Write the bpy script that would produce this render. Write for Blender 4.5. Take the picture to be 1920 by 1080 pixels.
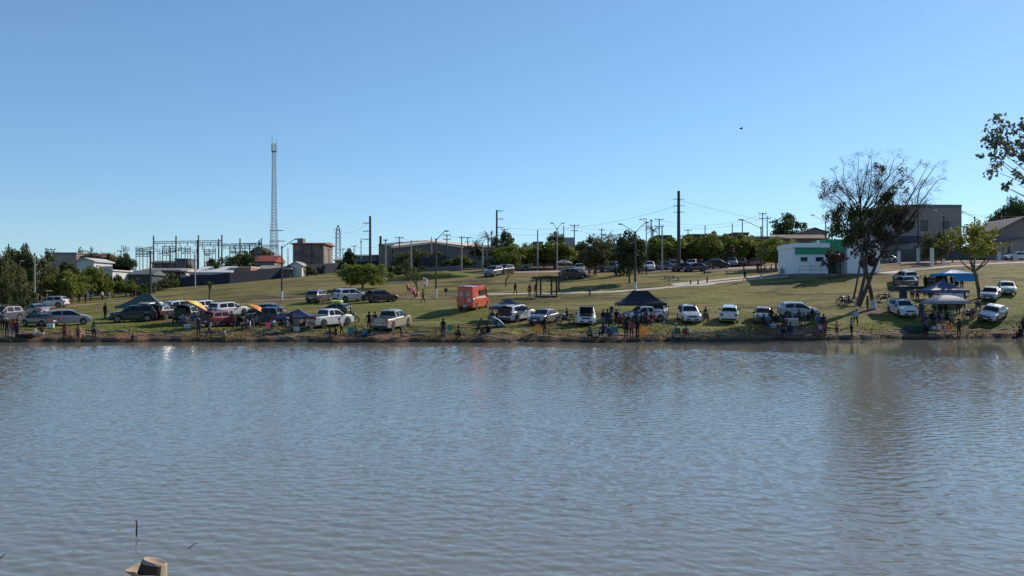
import bpy, bmesh, math, random
import numpy as np
from mathutils import Vector, Matrix, Euler
random.seed(7); rng = np.random.default_rng(7)
PI = math.pi; R = math.radians
for o in list(bpy.data.objects): bpy.data.objects.remove(o)
S = bpy.context.scene; COL = S.collection
# ------------------------------------------------ camera, sky, sun, exposure
CH = 4.05; F = 1507.0; HY = 555.0            # eye height over the water, focal length and horizon row in photo pixels
cam = bpy.data.cameras.new('camera'); cam_o = bpy.data.objects.new('camera', cam); COL.objects.link(cam_o)
cam_o.location = (0, 0, CH); cam_o.rotation_euler = (R(90), 0, 0)
cam.sensor_width = 36; cam.lens = 36 * F / 1920; cam.shift_y = (HY - 540) / 1920
cam.clip_start = 0.1; cam.clip_end = 6000
S.camera = cam_o
SUN_EL = R(30); SUN_AZ = R(49)               # azimuth clockwise from +Y
w = bpy.data.worlds.new('World'); S.world = w; w.use_nodes = True
nt = w.node_tree; bg = nt.nodes['Background']
sky = nt.nodes.new('ShaderNodeTexSky'); sky.sky_type = 'NISHITA'; sky.sun_disc = False
sky.sun_elevation = SUN_EL; sky.sun_rotation = SUN_AZ
sky.air_density = 0.95; sky.dust_density = 0.12; sky.ozone_density = 6.0; sky.altitude = 0
gm = nt.nodes.new('ShaderNodeGamma'); gm.inputs[1].default_value = .78; tn = nt.nodes.new('ShaderNodeVectorMath'); tn.operation = 'MULTIPLY'; tn.inputs[1].default_value = (1.06, 1.25, 1.34)
nt.links.new(sky.outputs[0], gm.inputs[0]); nt.links.new(gm.outputs[0], tn.inputs[0]); nt.links.new(tn.outputs[0], bg.inputs[0]); bg.inputs[1].default_value = 0.132
sl = bpy.data.lights.new('sun', 'SUN'); sl.energy = 5.0; sl.angle = R(0.53); sl.color = (1.0, 0.90, 0.76)
so = bpy.data.objects.new('sun', sl); COL.objects.link(so)
SD = Vector((math.sin(SUN_AZ) * math.cos(SUN_EL), math.cos(SUN_AZ) * math.cos(SUN_EL), math.sin(SUN_EL)))
so.rotation_euler = SD.to_track_quat('Z', 'Y').to_euler(); so.location = (60, 40, 60)
S.view_settings.view_transform = 'Standard'; S.view_settings.look = 'None'
S.view_settings.exposure = 0.22; S.view_settings.gamma = 1; S.view_settings.use_curve_mapping = False
S.render.engine = 'CYCLES'

# ------------------------------------------------ helpers
def smooth(a, b, x):
    t = np.clip((x - a) / (b - a), 0, 1); return t * t * (3 - 2 * t)

class MB:
    """collects shapes; build() links them as one mesh object"""
    def __init__(s): s.v = []; s.f = []; s.m = []; s.cm = 0
    def add(s, vs, fs, m=None):
        n = len(s.v); s.v += [tuple(p) for p in vs]
        s.f += [tuple(i + n for i in f) for f in fs]; s.m += [s.cm if m is None else m] * len(fs)
        return s
    def box(s, c, d, rz=0, m=None, taper=1.0):
        hx, hy, hz = d[0] / 2, d[1] / 2, d[2] / 2; cr, sr = math.cos(rz), math.sin(rz); vs = []
        for z, t in ((-hz, 1), (hz, taper)):
            for x, y in ((-hx, -hy), (hx, -hy), (hx, hy), (-hx, hy)):
                x *= t; y *= t; vs.append((c[0] + x * cr - y * sr, c[1] + x * sr + y * cr, c[2] + z))
        return s.add(vs, [(3, 2, 1, 0), (4, 5, 6, 7), (0, 1, 5, 4), (1, 2, 6, 5), (2, 3, 7, 6), (3, 0, 4, 7)], m)
    def tube(s, p0, p1, r0, r1=None, n=6, m=None, caps=True):
        r1 = r0 if r1 is None else r1; p0 = Vector(p0); p1 = Vector(p1); d = (p1 - p0)
        if d.length < 1e-6: return s
        d.normalize(); u = d.orthogonal().normalized(); v = d.cross(u); vs = []
        for p, r in ((p0, r0), (p1, r1)):
            for i in range(n):
                a = 2 * PI * i / n; vs.append(p + (u * math.cos(a) + v * math.sin(a)) * r)
        fs = [(i, (i + 1) % n, n + (i + 1) % n, n + i) for i in range(n)]
        if caps: fs += [tuple(range(n - 1, -1, -1)), tuple(range(n, 2 * n))]
        return s.add(vs, fs, m)
    def path(s, pts, r, n=6, m=None):
        for i in range(len(pts) - 1):
            ra = r[i] if isinstance(r, (list, tuple)) else r; rb = r[i + 1] if isinstance(r, (list, tuple)) else r
            s.tube(pts[i], pts[i + 1], ra, rb, n, m)
        return s
    def prism(s, poly, h0, h1, m=None):
        n = len(poly); vs = [(x, y, h0) for x, y in poly] + [(x, y, h1) for x, y in poly]
        return s.add(vs, [tuple(range(n - 1, -1, -1)), tuple(range(n, 2 * n))] + [(i, (i + 1) % n, n + (i + 1) % n, n + i) for i in range(n)], m)
    def slab(s, poly, y0, y1, m=None):      # polygon in x,z extruded along y
        n = len(poly); vs = [(x, y0, z) for x, z in poly] + [(x, y1, z) for x, z in poly]
        return s.add(vs, [tuple(range(n)), tuple(range(2 * n - 1, n - 1, -1))] + [(i + n, (i + 1) % n + n, (i + 1) % n, i) for i in range(n)], m)
    def ball(s, c, r, nu=10, nv=6, m=None, sc=(1, 1, 1)):
        vs = [(c[0], c[1], c[2] - r * sc[2])]
        for j in range(1, nv):
            t = PI * j / nv - PI / 2
            for i in range(nu):
                a = 2 * PI * i / nu; vs.append((c[0] + r * sc[0] * math.cos(t) * math.cos(a), c[1] + r * sc[1] * math.cos(t) * math.sin(a), c[2] + r * sc[2] * math.sin(t)))
        vs.append((c[0], c[1], c[2] + r * sc[2])); fs = []
        for i in range(nu):
            fs.append((0, 1 + (i + 1) % nu, 1 + i)); k = 1 + (nv - 2) * nu; fs.append((k + i, k + (i + 1) % nu, len(vs) - 1))
        for j in range(nv - 2):
            for i in range(nu): a = 1 + j * nu + i; b = 1 + j * nu + (i + 1) % nu; fs.append((a, b, b + nu, a + nu))
        return s.add(vs, fs, m)
    def mesh(s, name, mats, sm=False):
        me = bpy.data.meshes.new(name); me.from_pydata(s.v, [], s.f)
        for mt in (mats if isinstance(mats, (list, tuple)) else [mats]): me.materials.append(mt)
        if s.m and any(s.m): me.polygons.foreach_set('material_index', s.m)
        bm = bmesh.new(); bm.from_mesh(me); bmesh.ops.recalc_face_normals(bm, faces=bm.faces); bm.to_mesh(me); bm.free()
        if sm: me.polygons.foreach_set('use_smooth', [True] * len(me.polygons))
        return me
    def build(s, name, mats, parent=None, loc=None, rz=0, sm=False):
        return link(name, s.mesh(name, mats, sm), parent, loc, rz)

def link(name, me, parent=None, loc=None, rz=0):
    o = bpy.data.objects.new(name, me); COL.objects.link(o)
    if parent: o.parent = parent
    if loc is not None: o.location = loc
    if rz: o.rotation_euler = (0, 0, rz)
    return o
def tag(o, label, cat, group=None, kind=None):
    if label: o['label'] = label
    if cat: o['category'] = cat
    if group: o['group'] = group
    if kind: o['kind'] = kind
    return o
def thing(name, label, cat, loc=(0, 0, 0), rz=0, group=None):
    o = bpy.data.objects.new(name, None); COL.objects.link(o); o.empty_display_size = 0.2
    o.location = loc; o.rotation_euler = (0, 0, rz); return tag(o, label, cat, group)
def dup(root, loc=None, rz=0, label=None, group=None, scale=None):
    r = root.copy(); COL.objects.link(r)
    if loc is not None: r.location = loc
    r.rotation_euler = (0, 0, rz)
    if label: r['label'] = label
    if group: r['group'] = group
    if scale: r.scale = scale if isinstance(scale, (tuple, list)) else (scale,) * 3
    for ch in list(root.children):
        c = ch.copy(); COL.objects.link(c); c.parent = r
        for g in ch.children:
            d = g.copy(); COL.objects.link(d); d.parent = c
    return r
def fast(name, V, Fq, mats, attr=None):
    V = np.asarray(V, dtype=np.float32); Fq = np.asarray(Fq, dtype=np.int32); k = Fq.shape[1]
    me = bpy.data.meshes.new(name); me.vertices.add(len(V)); me.vertices.foreach_set('co', V.ravel())
    me.loops.add(Fq.size); me.loops.foreach_set('vertex_index', Fq.ravel())
    me.polygons.add(len(Fq)); me.polygons.foreach_set('loop_start', np.arange(0, Fq.size, k, dtype=np.int32))
    me.polygons.foreach_set('loop_total', np.full(len(Fq), k, dtype=np.int32))
    for mt in (mats if isinstance(mats, (list, tuple)) else [mats]): me.materials.append(mt)
    if attr:
        for an, av in attr.items():
            a = me.attributes.new(an, 'FLOAT', 'POINT'); a.data.foreach_set('value', np.asarray(av, dtype=np.float32).ravel())
    me.update(calc_edges=True); return me

# ------------------------------------------------ materials
def mat(name, col, rough=0.7, metal=0.0, coat=0.0, var=0.0, scale=3.0, spec=0.5, bump=0.0, trans=0.0, emis=None):
    m = bpy.data.materials.new(name); m.use_nodes = True; t = m.node_tree; b = t.nodes['Principled BSDF']
    b.inputs['Roughness'].default_value = rough; b.inputs['Metallic'].default_value = metal
    b.inputs['Coat Weight'].default_value = coat; b.inputs['Specular IOR Level'].default_value = spec
    b.inputs['Base Color'].default_value = (*col, 1)
    if var or bump:
        tc = t.nodes.new('ShaderNodeTexCoord'); n = t.nodes.new('ShaderNodeTexNoise'); n.inputs['Scale'].default_value = scale
        n.inputs['Detail'].default_value = 5; n.inputs['Roughness'].default_value = .65
        t.links.new(tc.outputs['Object'], n.inputs['Vector'])
        if var:
            r = t.nodes.new('ShaderNodeMapRange'); r.inputs[1].default_value = .25; r.inputs[2].default_value = .75
            r.inputs[3].default_value = 1 - var; r.inputs[4].default_value = 1 + var
            t.links.new(n.outputs['Fac'], r.inputs[0])
            x = t.nodes.new('ShaderNodeVectorMath'); x.operation = 'SCALE'; x.inputs[0].default_value = col
            t.links.new(r.outputs[0], x.inputs['Scale']); t.links.new(x.outputs[0], b.inputs['Base Color'])
        if bump:
            bp = t.nodes.new('ShaderNodeBump'); bp.inputs['Strength'].default_value = bump; bp.inputs['Distance'].default_value = 0.05
            t.links.new(n.outputs['Fac'], bp.inputs['Height']); t.links.new(bp.outputs[0], b.inputs['Normal'])
    return m
def leafmat(name, c1, c2, transl=0.35):
    m = bpy.data.materials.new(name); m.use_nodes = True; t = m.node_tree; b = t.nodes['Principled BSDF']
    g = t.nodes.new('ShaderNodeNewGeometry'); oi = t.nodes.new('ShaderNodeObjectInfo')
    ad = t.nodes.new('ShaderNodeMath'); ad.operation = 'MULTIPLY_ADD'; ad.inputs[1].default_value = .65
    mu = t.nodes.new('ShaderNodeMath'); mu.operation = 'MULTIPLY'; mu.inputs[1].default_value = .35
    t.links.new(oi.outputs['Random'], mu.inputs[0]); t.links.new(g.outputs['Random Per Island'], ad.inputs[0]); t.links.new(mu.outputs[0], ad.inputs[2])
    mx = t.nodes.new('ShaderNodeMix'); mx.data_type = 'RGBA'; mx.inputs[6].default_value = (*c1, 1); mx.inputs[7].default_value = (*c2, 1)
    t.links.new(ad.outputs[0], mx.inputs[0]); t.links.new(mx.outputs[2], b.inputs['Base Color'])
    b.inputs['Roughness'].default_value = .62; b.inputs['Specular IOR Level'].default_value = .3
    tr = t.nodes.new('ShaderNodeBsdfTranslucent'); ms = t.nodes.new('ShaderNodeMixShader'); ms.inputs[0].default_value = transl
    t.links.new(mx.outputs[2], tr.inputs[0]); t.links.new(b.outputs[0], ms.inputs[1]); t.links.new(tr.outputs[0], ms.inputs[2])
    t.links.new(ms.outputs[0], t.nodes['Material Output'].inputs[0]); return m
_mc = {}
def cm(kind, col, **k):
    key = (kind, tuple(round(c, 3) for c in col), tuple(sorted(k.items())))
    if key not in _mc:
        if kind == 'paint': _mc[key] = mat('car_paint', col, rough=.4, metal=.15, coat=.8, spec=.4, **k)
        elif kind == 'cloth': _mc[key] = mat('cloth', col, rough=.9, var=.12, scale=6, spec=.2, **k)
        elif kind == 'canopy': _mc[key] = mat('canopy_cloth', col, rough=.5, var=.08, scale=5, spec=.35, **k)
        elif kind == 'dress': _mc[key] = mat('clothing', tuple(c * .72 for c in col), rough=.9, var=.12, scale=6, spec=.2, **k)
        elif kind == 'plastic': _mc[key] = mat('plastic', col, rough=.45, **k)
        elif kind == 'wall': _mc[key] = mat('wall_render', col, rough=.9, var=.13, scale=.9, spec=.2, **k)
        else: _mc[key] = mat(kind, col, **k)
    return _mc[key]
GLASS = mat('dark_car_glass', (.010, .012, .015), rough=.12, spec=.3)
RUBBER = mat('tyre_rubber', (.02, .02, .02), rough=.85)
RIM = mat('alloy_rim', (.17, .175, .18), rough=.35, metal=.8)
TRIM = mat('black_trim', (.018, .018, .02), rough=.55)
LAMP = mat('headlight_glass', (.7, .72, .75), rough=.12, metal=.3, coat=1)
TAIL = mat('tail_light_red', (.35, .012, .01), rough=.2, coat=1)
PLATE = mat('number_plate', (.6, .6, .58), rough=.5)
METAL = mat('galvanised_steel', (.14, .145, .15), rough=.5, metal=.6, var=.1)
DSTEEL = mat('dark_steel', (.06, .065, .07), rough=.6, metal=.3)
CONC = mat('concrete_post', (.30, .29, .27), rough=.9, var=.15, scale=2)
DPOST = mat('dark_post', (.045, .042, .04), rough=.85, var=.15, scale=2)
WPAINT = mat('white_paint', (.52, .52, .50), rough=.7, var=.08)
WOOD = mat('dark_timber', (.055, .035, .022), rough=.8, var=.25, scale=4)
BARK = mat('bark', (.12, .09, .065), rough=.95, var=.3, scale=6, bump=.6)
GBARK = mat('grey_bark', (.085, .065, .052), rough=.95, var=.3, scale=5, bump=.6)
WIRE = mat('wire_black', (.03, .03, .03), rough=.6)
WINDOWG = mat('window_glass', (.02, .024, .03), rough=.12, spec=.8)

# ------------------------------------------------ terrain of the far shore
def wiggle(u): return .35 * np.sin(u * 41) + .22 * np.sin(u * 97 + 1) + .12 * np.sin(u * 233)
def shore_y(u):                # depth of the far waterline along direction u = x / y
    px = 960 + F * u
    base = np.interp(px, [-2000, 0, 300, 600, 960, 1250, 1500, 1700, 1940, 2100, 2600], [70.2, 70.2, 71, 70.2, 70.2, 71, 73.5, 75.3, 77.3, 80, 84])
    return base + wiggle(u)
COLS = {   # photo column -> (depth, photo row) of the ground there
 -500: [(82, 606), (90, 596), (100, 588), (120, 577), (134, 566), (150, 562), (200, 558), (300, 553), (600, 548)],
    0: [(82, 606), (90, 596), (100, 588), (120, 577), (134, 566), (150, 562), (200, 558), (300, 553), (600, 548)],
  300: [(82, 605), (90, 591), (100, 576), (120, 567), (134, 561), (165, 541), (200, 538), (300, 534), (600, 532)],
  600: [(82, 604), (90, 583), (100, 566), (118, 545), (150, 529), (200, 512), (300, 505), (600, 503)],
  900: [(82, 602), (87, 582), (98, 569), (104, 560), (118, 538), (133, 516), (150, 507), (200, 496), (300, 492), (600, 490)],
 1250: [(82, 603), (88, 583), (98, 569), (109, 549), (120, 531), (133, 515), (150, 503), (170, 495), (200, 489), (300, 484), (600, 482)],
 1600: [(82, 603), (88, 580), (98, 560), (108, 538), (118, 514), (135, 500), (150, 493), (170, 488), (200, 482), (300, 476), (600, 474)],
 1900: [(82, 601), (88, 575), (94, 553), (105, 526), (118, 500), (135, 489), (150, 484), (170, 482), (200, 478), (300, 474), (600, 470)],
 2500: [(82, 601), (88, 575), (94, 553), (105, 526), (118, 500), (135, 489), (150, 484), (170, 482), (200, 478), (300, 474), (600, 470)]}
_px = sorted(COLS); DK = np.concatenate([np.arange(0, 30, .5), np.arange(30, 70, 1.), np.arange(70, 180, 3.), [200, 240, 300, 400, 520, 3500]])
_tab = []
for p in _px:
    y0 = float(shore_y((p - 960) / F)); ds = [0, .35, 2., 5.]; zs = [0, .32, .62, 1.02]
    for Y, py in COLS[p]: ds.append(Y - y0); zs.append(CH - (py - HY) * Y / F)
    ds.append(3500); zs.append(zs[-1] * 1.3)
    _tab.append(np.interp(DK, ds, zs))
_tab = np.array(_tab)
PXG = np.arange(-1400, 3300, 20.)
TAB = np.array([[np.interp(p, _px, _tab[:, j]) for j in range(len(DK))] for p in PXG])
ker = np.hanning(13); ker /= ker.sum(); pad = np.pad(TAB, ((6, 6), (0, 0)), mode='edge')
TAB = np.array([np.convolve(pad[:, j], ker, 'valid') for j in range(len(DK))]).T
k2 = np.array([1, 2, 3, 2, 1]) / 9; TB2 = TAB.copy()
for j in range(6, 95): TB2[:, j] = sum(k2[q] * TAB[:, j + q - 2] for q in range(5))
TAB = TB2
def height(x, y):
    x = np.asarray(x, float); y = np.asarray(y, float); u = x / y; d = y - shore_y(u); d = d + wiggle(u) * smooth(1, 8, d); px = np.clip(960 + F * u, PXG[0], PXG[-1] - 1)
    i = ((px - PXG[0]) / 20).astype(int); i = np.clip(i, 0, len(PXG) - 2); fx = (px - PXG[i]) / 20
    dj = np.clip(d, 0, 3499); j = np.clip(np.searchsorted(DK, dj, side='right') - 1, 0, len(DK) - 2); fy = (dj - DK[j]) / (DK[j + 1] - DK[j])
    z = (TAB[i, j] * (1 - fx) + TAB[i + 1, j] * fx) * (1 - fy) + (TAB[i, j + 1] * (1 - fx) + TAB[i + 1, j + 1] * fx) * fy
    bumpy = (.05 * np.sin(x * 1.7 + y * .6) * np.sin(y * 2.3 - x * .4) + .035 * np.sin(x * 3.9 + 1) * np.sin(y * 4.7 + 2)) * smooth(0, 2, d) * (1 - .8 * smooth(3, 7, d))
    return np.where(d < 0, np.maximum(d * .5, -1.2), z + bumpy)
def zat(x, y): return float(height(x, y))
def at(px, Y, up=0.0):            # ground point below photo column px at depth Y
    x = (px - 960) / F * Y; return Vector((x, Y, zat(x, Y) + up))
def hit(px, py):                  # ground point seen at a photo pixel
    u = (px - 960) / F; Y = np.arange(float(shore_y(u)) + .05, 420, .1); z = height(u * Y, Y); r = HY - (z - CH) / Y * F
    k = np.argmax(r <= py) if (r <= py).any() else len(Y) - 1
    return Vector((u * Y[k], Y[k], z[k]))
def world(px, py, Y): return Vector(((px - 960) / F * Y, Y, CH + (HY - py) / F * Y))
def normal(x, y):
    e = 1.3; return Vector((-(zat(x + e, y) - zat(x - e, y)) / (2 * e), -(zat(x, y + e) - zat(x, y - e)) / (2 * e), 1)).normalized()

def attrnode(t, n): a = t.nodes.new('ShaderNodeAttribute'); a.attribute_name = n; return a
def ground_mat():
    m = bpy.data.materials.new('grass_and_soil'); m.use_nodes = True; t = m.node_tree; L = t.links.new; b = t.nodes['Principled BSDF']
    b.inputs['Roughness'].default_value = .95; b.inputs['Specular IOR Level'].default_value = .1
    tc = t.nodes.new('ShaderNodeTexCoord')
    def noise(sc, det=6, stretch=None, rough=.6):
        n = t.nodes.new('ShaderNodeTexNoise'); n.inputs['Scale'].default_value = sc; n.inputs['Detail'].default_value = det; n.inputs['Roughness'].default_value = rough
        if stretch:
            mp = t.nodes.new('ShaderNodeMapping'); mp.inputs['Scale'].default_value = stretch; L(tc.outputs['Object'], mp.inputs[0]); L(mp.outputs[0], n.inputs['Vector'])
        else: L(tc.outputs['Object'], n.inputs['Vector'])
        return n
    def ramp(src, a, bb):
        r = t.nodes.new('ShaderNodeMapRange'); r.inputs[1].default_value = a; r.inputs[2].default_value = bb; r.interpolation_type = 'SMOOTHSTEP'; L(src, r.inputs[0]); return r.outputs[0]
    def mix(f, a, bb):
        x = t.nodes.new('ShaderNodeMix'); x.data_type = 'RGBA'; L(f, x.inputs[0])
        for s_, v in ((6, a), (7, bb)):
            if isinstance(v, tuple): x.inputs[s_].default_value = (*v, 1)
            else: L(v, x.inputs[s_])
        return x.outputs[2]
    def math_(op, a, bb):
        x = t.nodes.new('ShaderNodeMath'); x.operation = op
        for i_, v in enumerate((a, bb)):
            if isinstance(v, (int, float)): x.inputs[i_].default_value = v
            else: L(v, x.inputs[i_])
        return x.outputs[0]
    green = (.122, .140, .028); straw = (.185, .155, .048); brown = (.135, .088, .042); soil = (.15, .10, .062); red = (.20, .115, .075); wet_shade = (.03, .024, .018)
    n1 = noise(.09, 5, (1, 2.6, 1)); n2 = noise(.7, 6); n3 = noise(5, 6, None, .7); n4 = noise(.12, 5, (.45, 1, 1), .65)
    dry = attrnode(t, 'dry'); dirt = attrnode(t, 'dirt'); wt = attrnode(t, 'wet_shade')
    f1 = ramp(math_('ADD', math_('MULTIPLY', dry.outputs['Fac'], .55), n1.outputs['Fac']), .5, .95)
    c = mix(f1, green, straw)
    c = mix(ramp(n4.outputs['Fac'], .50, .66), c, brown)
    n5 = noise(.16, 6, (.4, 1, 1), .7); c = mix(math_('MULTIPLY', ramp(n5.outputs['Fac'], .49, .58), .85), c, (.062, .052, .022)); n6 = noise(.55, 4, (.3, 1, 1), .6); c = mix(math_('MULTIPLY', ramp(n6.outputs['Fac'], .52, .60), .7), c, (.24, .20, .085))
    c = mix(math_('MULTIPLY', ramp(n2.outputs['Fac'], .5, .7), .45), c, (.075, .085, .02))
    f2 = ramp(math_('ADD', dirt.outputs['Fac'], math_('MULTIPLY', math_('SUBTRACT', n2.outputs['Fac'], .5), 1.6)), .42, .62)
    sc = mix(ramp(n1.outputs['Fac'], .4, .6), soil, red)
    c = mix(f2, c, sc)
    c = mix(wt.outputs['Fac'], c, wet_shade)  # waterline darkened: wet soil with the eroded edge's shade put into the colour
    mm = t.nodes.new('ShaderNodeMapRange'); mm.inputs[1].default_value = .3; mm.inputs[2].default_value = .7; mm.inputs[3].default_value = .62; mm.inputs[4].default_value = 1.35; L(n3.outputs['Fac'], mm.inputs[0])
    v = t.nodes.new('ShaderNodeVectorMath'); v.operation = 'SCALE'; L(c, v.inputs[0]); L(mm.outputs[0], v.inputs['Scale']); L(v.outputs[0], b.inputs['Base Color'])
    bp = t.nodes.new('ShaderNodeBump'); bp.inputs['Strength'].default_value = .6; bp.inputs['Distance'].default_value = .12
    L(math_('ADD', n3.outputs['Fac'], n2.outputs['Fac']), bp.inputs['Height']); L(bp.outputs[0], b.inputs['Normal']); return m
GROUND = ground_mat()
def dirt_at(x, y):
    u = x / y; px = 960 + F * u; d = y - shore_y(u)
    bank = 1 - smooth(1.2, 4.5, d)
    soil_clump = .8 * np.exp(-((px - 1480) / 95) ** 2) * (1 - smooth(4, 8.5, d)) + .75 * np.exp(-((px - 1765) / 90) ** 2) * (1 - smooth(3, 9, d))  # soil colour in two rounded spots along the bank
    trackL = np.exp(-((y - (105 + (px - 600) * .006)) / 1.0) ** 2) * smooth(380, 480, px) * (1 - smooth(820, 900, px)) * .85
    far = smooth(128, 140, y) * smooth(880, 960, px) * (1 - smooth(1450, 1520, px)) * .7
    sq = smooth(119, 124, y) * smooth(1380, 1460, px) * (1 - smooth(134, 140, y)) * .5
    right = smooth(128, 132, y) * smooth(1600, 1660, px) * .85
    mound = np.exp(-((px - 800) / 70) ** 4) * smooth(128, 131, y) * (1 - smooth(150, 160, y)) * .8
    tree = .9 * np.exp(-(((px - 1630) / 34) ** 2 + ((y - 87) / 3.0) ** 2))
    return np.clip(np.maximum.reduce([bank * .8, soil_clump, trackL, far, sq, right, mound, tree]), 0, 1)
us = np.concatenate([np.linspace(-3.5, -.75, 40), np.arange(-.74, .74, .0022), np.linspace(.75, 3.5, 40)])
ds = np.concatenate([np.arange(-3, 0, .5), np.arange(0, 12, .25), np.arange(12, 50, .6), np.arange(50, 130, 2), np.geomspace(132, 3000, 26)])
U, D = np.meshgrid(us, ds, indexing='ij'); Y = shore_y(U) + D; X = U * Y; Z = height(X, Y)
lump = .07 * (rng.random(Z.shape) - .5) * smooth(.2, 1.5, D) * (1 - smooth(4, 6, D)); Z = Z + lump
idx = np.arange(U.size).reshape(U.shape)
Fq = np.stack([idx[:-1, :-1], idx[1:, :-1], idx[1:, 1:], idx[:-1, 1:]], -1).reshape(-1, 4)
dry = smooth(83, 125, Y) * .75 + .25 * smooth(.35, -.1, -U)
me = fast('ground', np.stack([X, Y, Z], -1).reshape(-1, 3), Fq, GROUND, {'dry': dry, 'dirt': dirt_at(X, Y), 'wet_shade': (1 - smooth(.05, .55, D))})
me.polygons.foreach_set('use_smooth', [True] * len(me.polygons))
tag(link('ground', me), 'grassy slope with dry earth bank rising from the lake', None, kind='structure')

# near bank under the camera (below the frame) and the shore right of the frame
def patch(name, xs, ys, fz, label):
    X, Y = np.meshgrid(xs, ys, indexing='ij'); Z = fz(X, Y); idx = np.arange(X.size).reshape(X.shape)
    Fq = np.stack([idx[:-1, :-1], idx[1:, :-1], idx[1:, 1:], idx[:-1, 1:]], -1).reshape(-1, 4)
    me = fast(name, np.stack([X, Y, Z], -1).reshape(-1, 3), Fq, GROUND, {'dry': np.full(X.shape, .4), 'dirt': np.full(X.shape, .35), 'wet_shade': (1 - smooth(.02, .15, Z))})
    me.polygons.foreach_set('use_smooth', [True] * len(me.polygons)); return tag(link(name, me), label, None, kind='structure')
NB = lambda X, Y: np.interp(Y, [-60, 0, 2, 5.2, 6.8, 10.2, 12], [2.5, 2.4, 1.9, .4, .34, -.05, -.8]) + .05 * np.sin(X * 1.3) * np.sin(Y * 1.1)
patch('near_bank', np.linspace(-60, 60, 160), np.concatenate([np.linspace(-60, -2, 12), np.linspace(0, 12, 40)]), NB, 'near bank of the lake below the viewer')
RB = lambda X, Y: np.clip((X - (.655 * Y + 1.2)) * .3, -1, 1.1) * np.clip((Y - 5) / 6, 0, 1) - (1 - np.clip((Y - 5) / 6, 0, 1)) * .3
patch('side_bank', np.linspace(5, 130, 150), np.linspace(8, 96, 90), RB, 'side bank of the lake')

# ------------------------------------------------ water
def water_mat():
    m = bpy.data.materials.new('lake_water'); m.use_nodes = True; t = m.node_tree; L = t.links.new; b = t.nodes['Principled BSDF']
    b.inputs['Base Color'].default_value = (.165, .162, .135, 1); b.inputs['Roughness'].default_value = .06; b.inputs['IOR'].default_value = 1.45
    tc = t.nodes.new('ShaderNodeTexCoord'); calm = attrnode(t, 'calm')
    def noise(sc, st, rot, det=3, dist=0.0, rough=.5):
        mp = t.nodes.new('ShaderNodeMapping'); mp.inputs['Scale'].default_value = st; mp.inputs['Rotation'].default_value = (0, 0, R(rot))
        L(tc.outputs['Object'], mp.inputs[0]); n = t.nodes.new('ShaderNodeTexNoise'); n.inputs['Scale'].default_value = sc; n.inputs['Detail'].default_value = det
        n.inputs['Distortion'].default_value = dist; n.inputs['Roughness'].default_value = rough; L(mp.outputs[0], n.inputs['Vector']); return n.outputs['Fac']
    a = noise(3.1, (.8, 1, 1), -22, 1.5, .6); c = noise(6.5, (.85, 1, 1), 30, 2, .5); d = noise(.13, (.6, 1, 1), 8, 2); e = noise(14, (.6, 1, 1), -5, 2)
    def mth(op, x, y):
        n = t.nodes.new('ShaderNodeMath'); n.operation = op
        for i, v in enumerate((x, y)):
            if isinstance(v, (int, float)): n.inputs[i].default_value = v
            else: L(v, n.inputs[i])
        return n.outputs[0]
    h = mth('ADD', mth('ADD', mth('MULTIPLY', a, .60), mth('MULTIPLY', c, .30)), mth('MULTIPLY', e, .05))
    patch_ = t.nodes.new('ShaderNodeMapRange'); patch_.inputs[1].default_value = .35; patch_.inputs[2].default_value = .65; patch_.inputs[3].default_value = .6; patch_.inputs[4].default_value = 1.2; L(d, patch_.inputs[0])
    amp = mth('MULTIPLY', patch_.outputs[0], mth('SUBTRACT', 1.0, mth('MULTIPLY', calm.outputs['Fac'], .93)))
    h = mth('MULTIPLY', h, amp)
    bp = t.nodes.new('ShaderNodeBump'); bp.inputs['Strength'].default_value = 1.0; bp.inputs['Distance'].default_value = .022
    L(h, bp.inputs['Height']); L(bp.outputs[0], b.inputs['Normal']); return m
WSL = .0195
WATER = water_mat()
us = np.concatenate([np.linspace(-3.2, -.72, 14), np.arange(-.70, .7001, .00128), np.linspace(.72, 3.2, 14)])
ys = [5., 7., 9.]; y_ = 10.2
while y_ < 80.5: ys.append(y_); y_ += .032 + .0007 * (y_ - 10)
ts = np.array(ys)
U, Y = np.meshgrid(us, ts, indexing='ij'); sy = shore_y(U); Y = np.minimum(Y, sy + .6 + (Y - 80.5) * .002); X = U * Y; idx = np.arange(U.size).reshape(U.shape)
Fq = np.stack([idx[:-1, :-1], idx[1:, :-1], idx[1:, 1:], idx[:-1, 1:]], -1).reshape(-1, 4)
rip = np.interp(960 + F * U, [0, 600, 960, 1250, 1400, 1500, 1700, 1920], [648, 648, 650, 653, 657, 661, 667, 673])   # row where the ripples begin
dist = CH * F / (rip - HY); calm = smooth(-1.4, .6, Y - dist - .5 * np.sin(U * 60) - .4 * np.sin(U * 143))
wr_ = np.random.default_rng(4); Z = np.zeros_like(X)
for k in range(26):
    lam = .17 * (3.6 ** (k / 25)); kk = 2 * PI / lam; th = PI / 2 + wr_.normal() * .55; ph = wr_.random() * 2 * PI
    env = 1 + .55 * np.sin(X * .11 * (1 + .3 * (k % 4)) + k) * np.sin(Y * .13 + 2 * k)
    Z += WSL / kk * env * np.sin(kk * (X * math.cos(th) + Y * math.sin(th)) + ph + .7 * np.sin(X * .31 + Y * .17 + k))
wind = .85 + .3 * np.sin(X * .05 + 1.3 + .6 * np.sin(Y * .09)) * np.sin(Y * .11 + .02 * X)
Z *= wind * (1 - .97 * calm) * (.72 + .28 * smooth(15, 45, Y)) * smooth(.70, .68, np.abs(U)) * smooth(9.5, 11, Y)
me = fast('water', np.stack([X, Y, Z], -1).reshape(-1, 3), Fq, WATER, {'calm': calm})
me.polygons.foreach_set('use_smooth', [True] * len(me.polygons))
tag(link('water', me), 'rippled murky lake', None, kind='structure')

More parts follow.
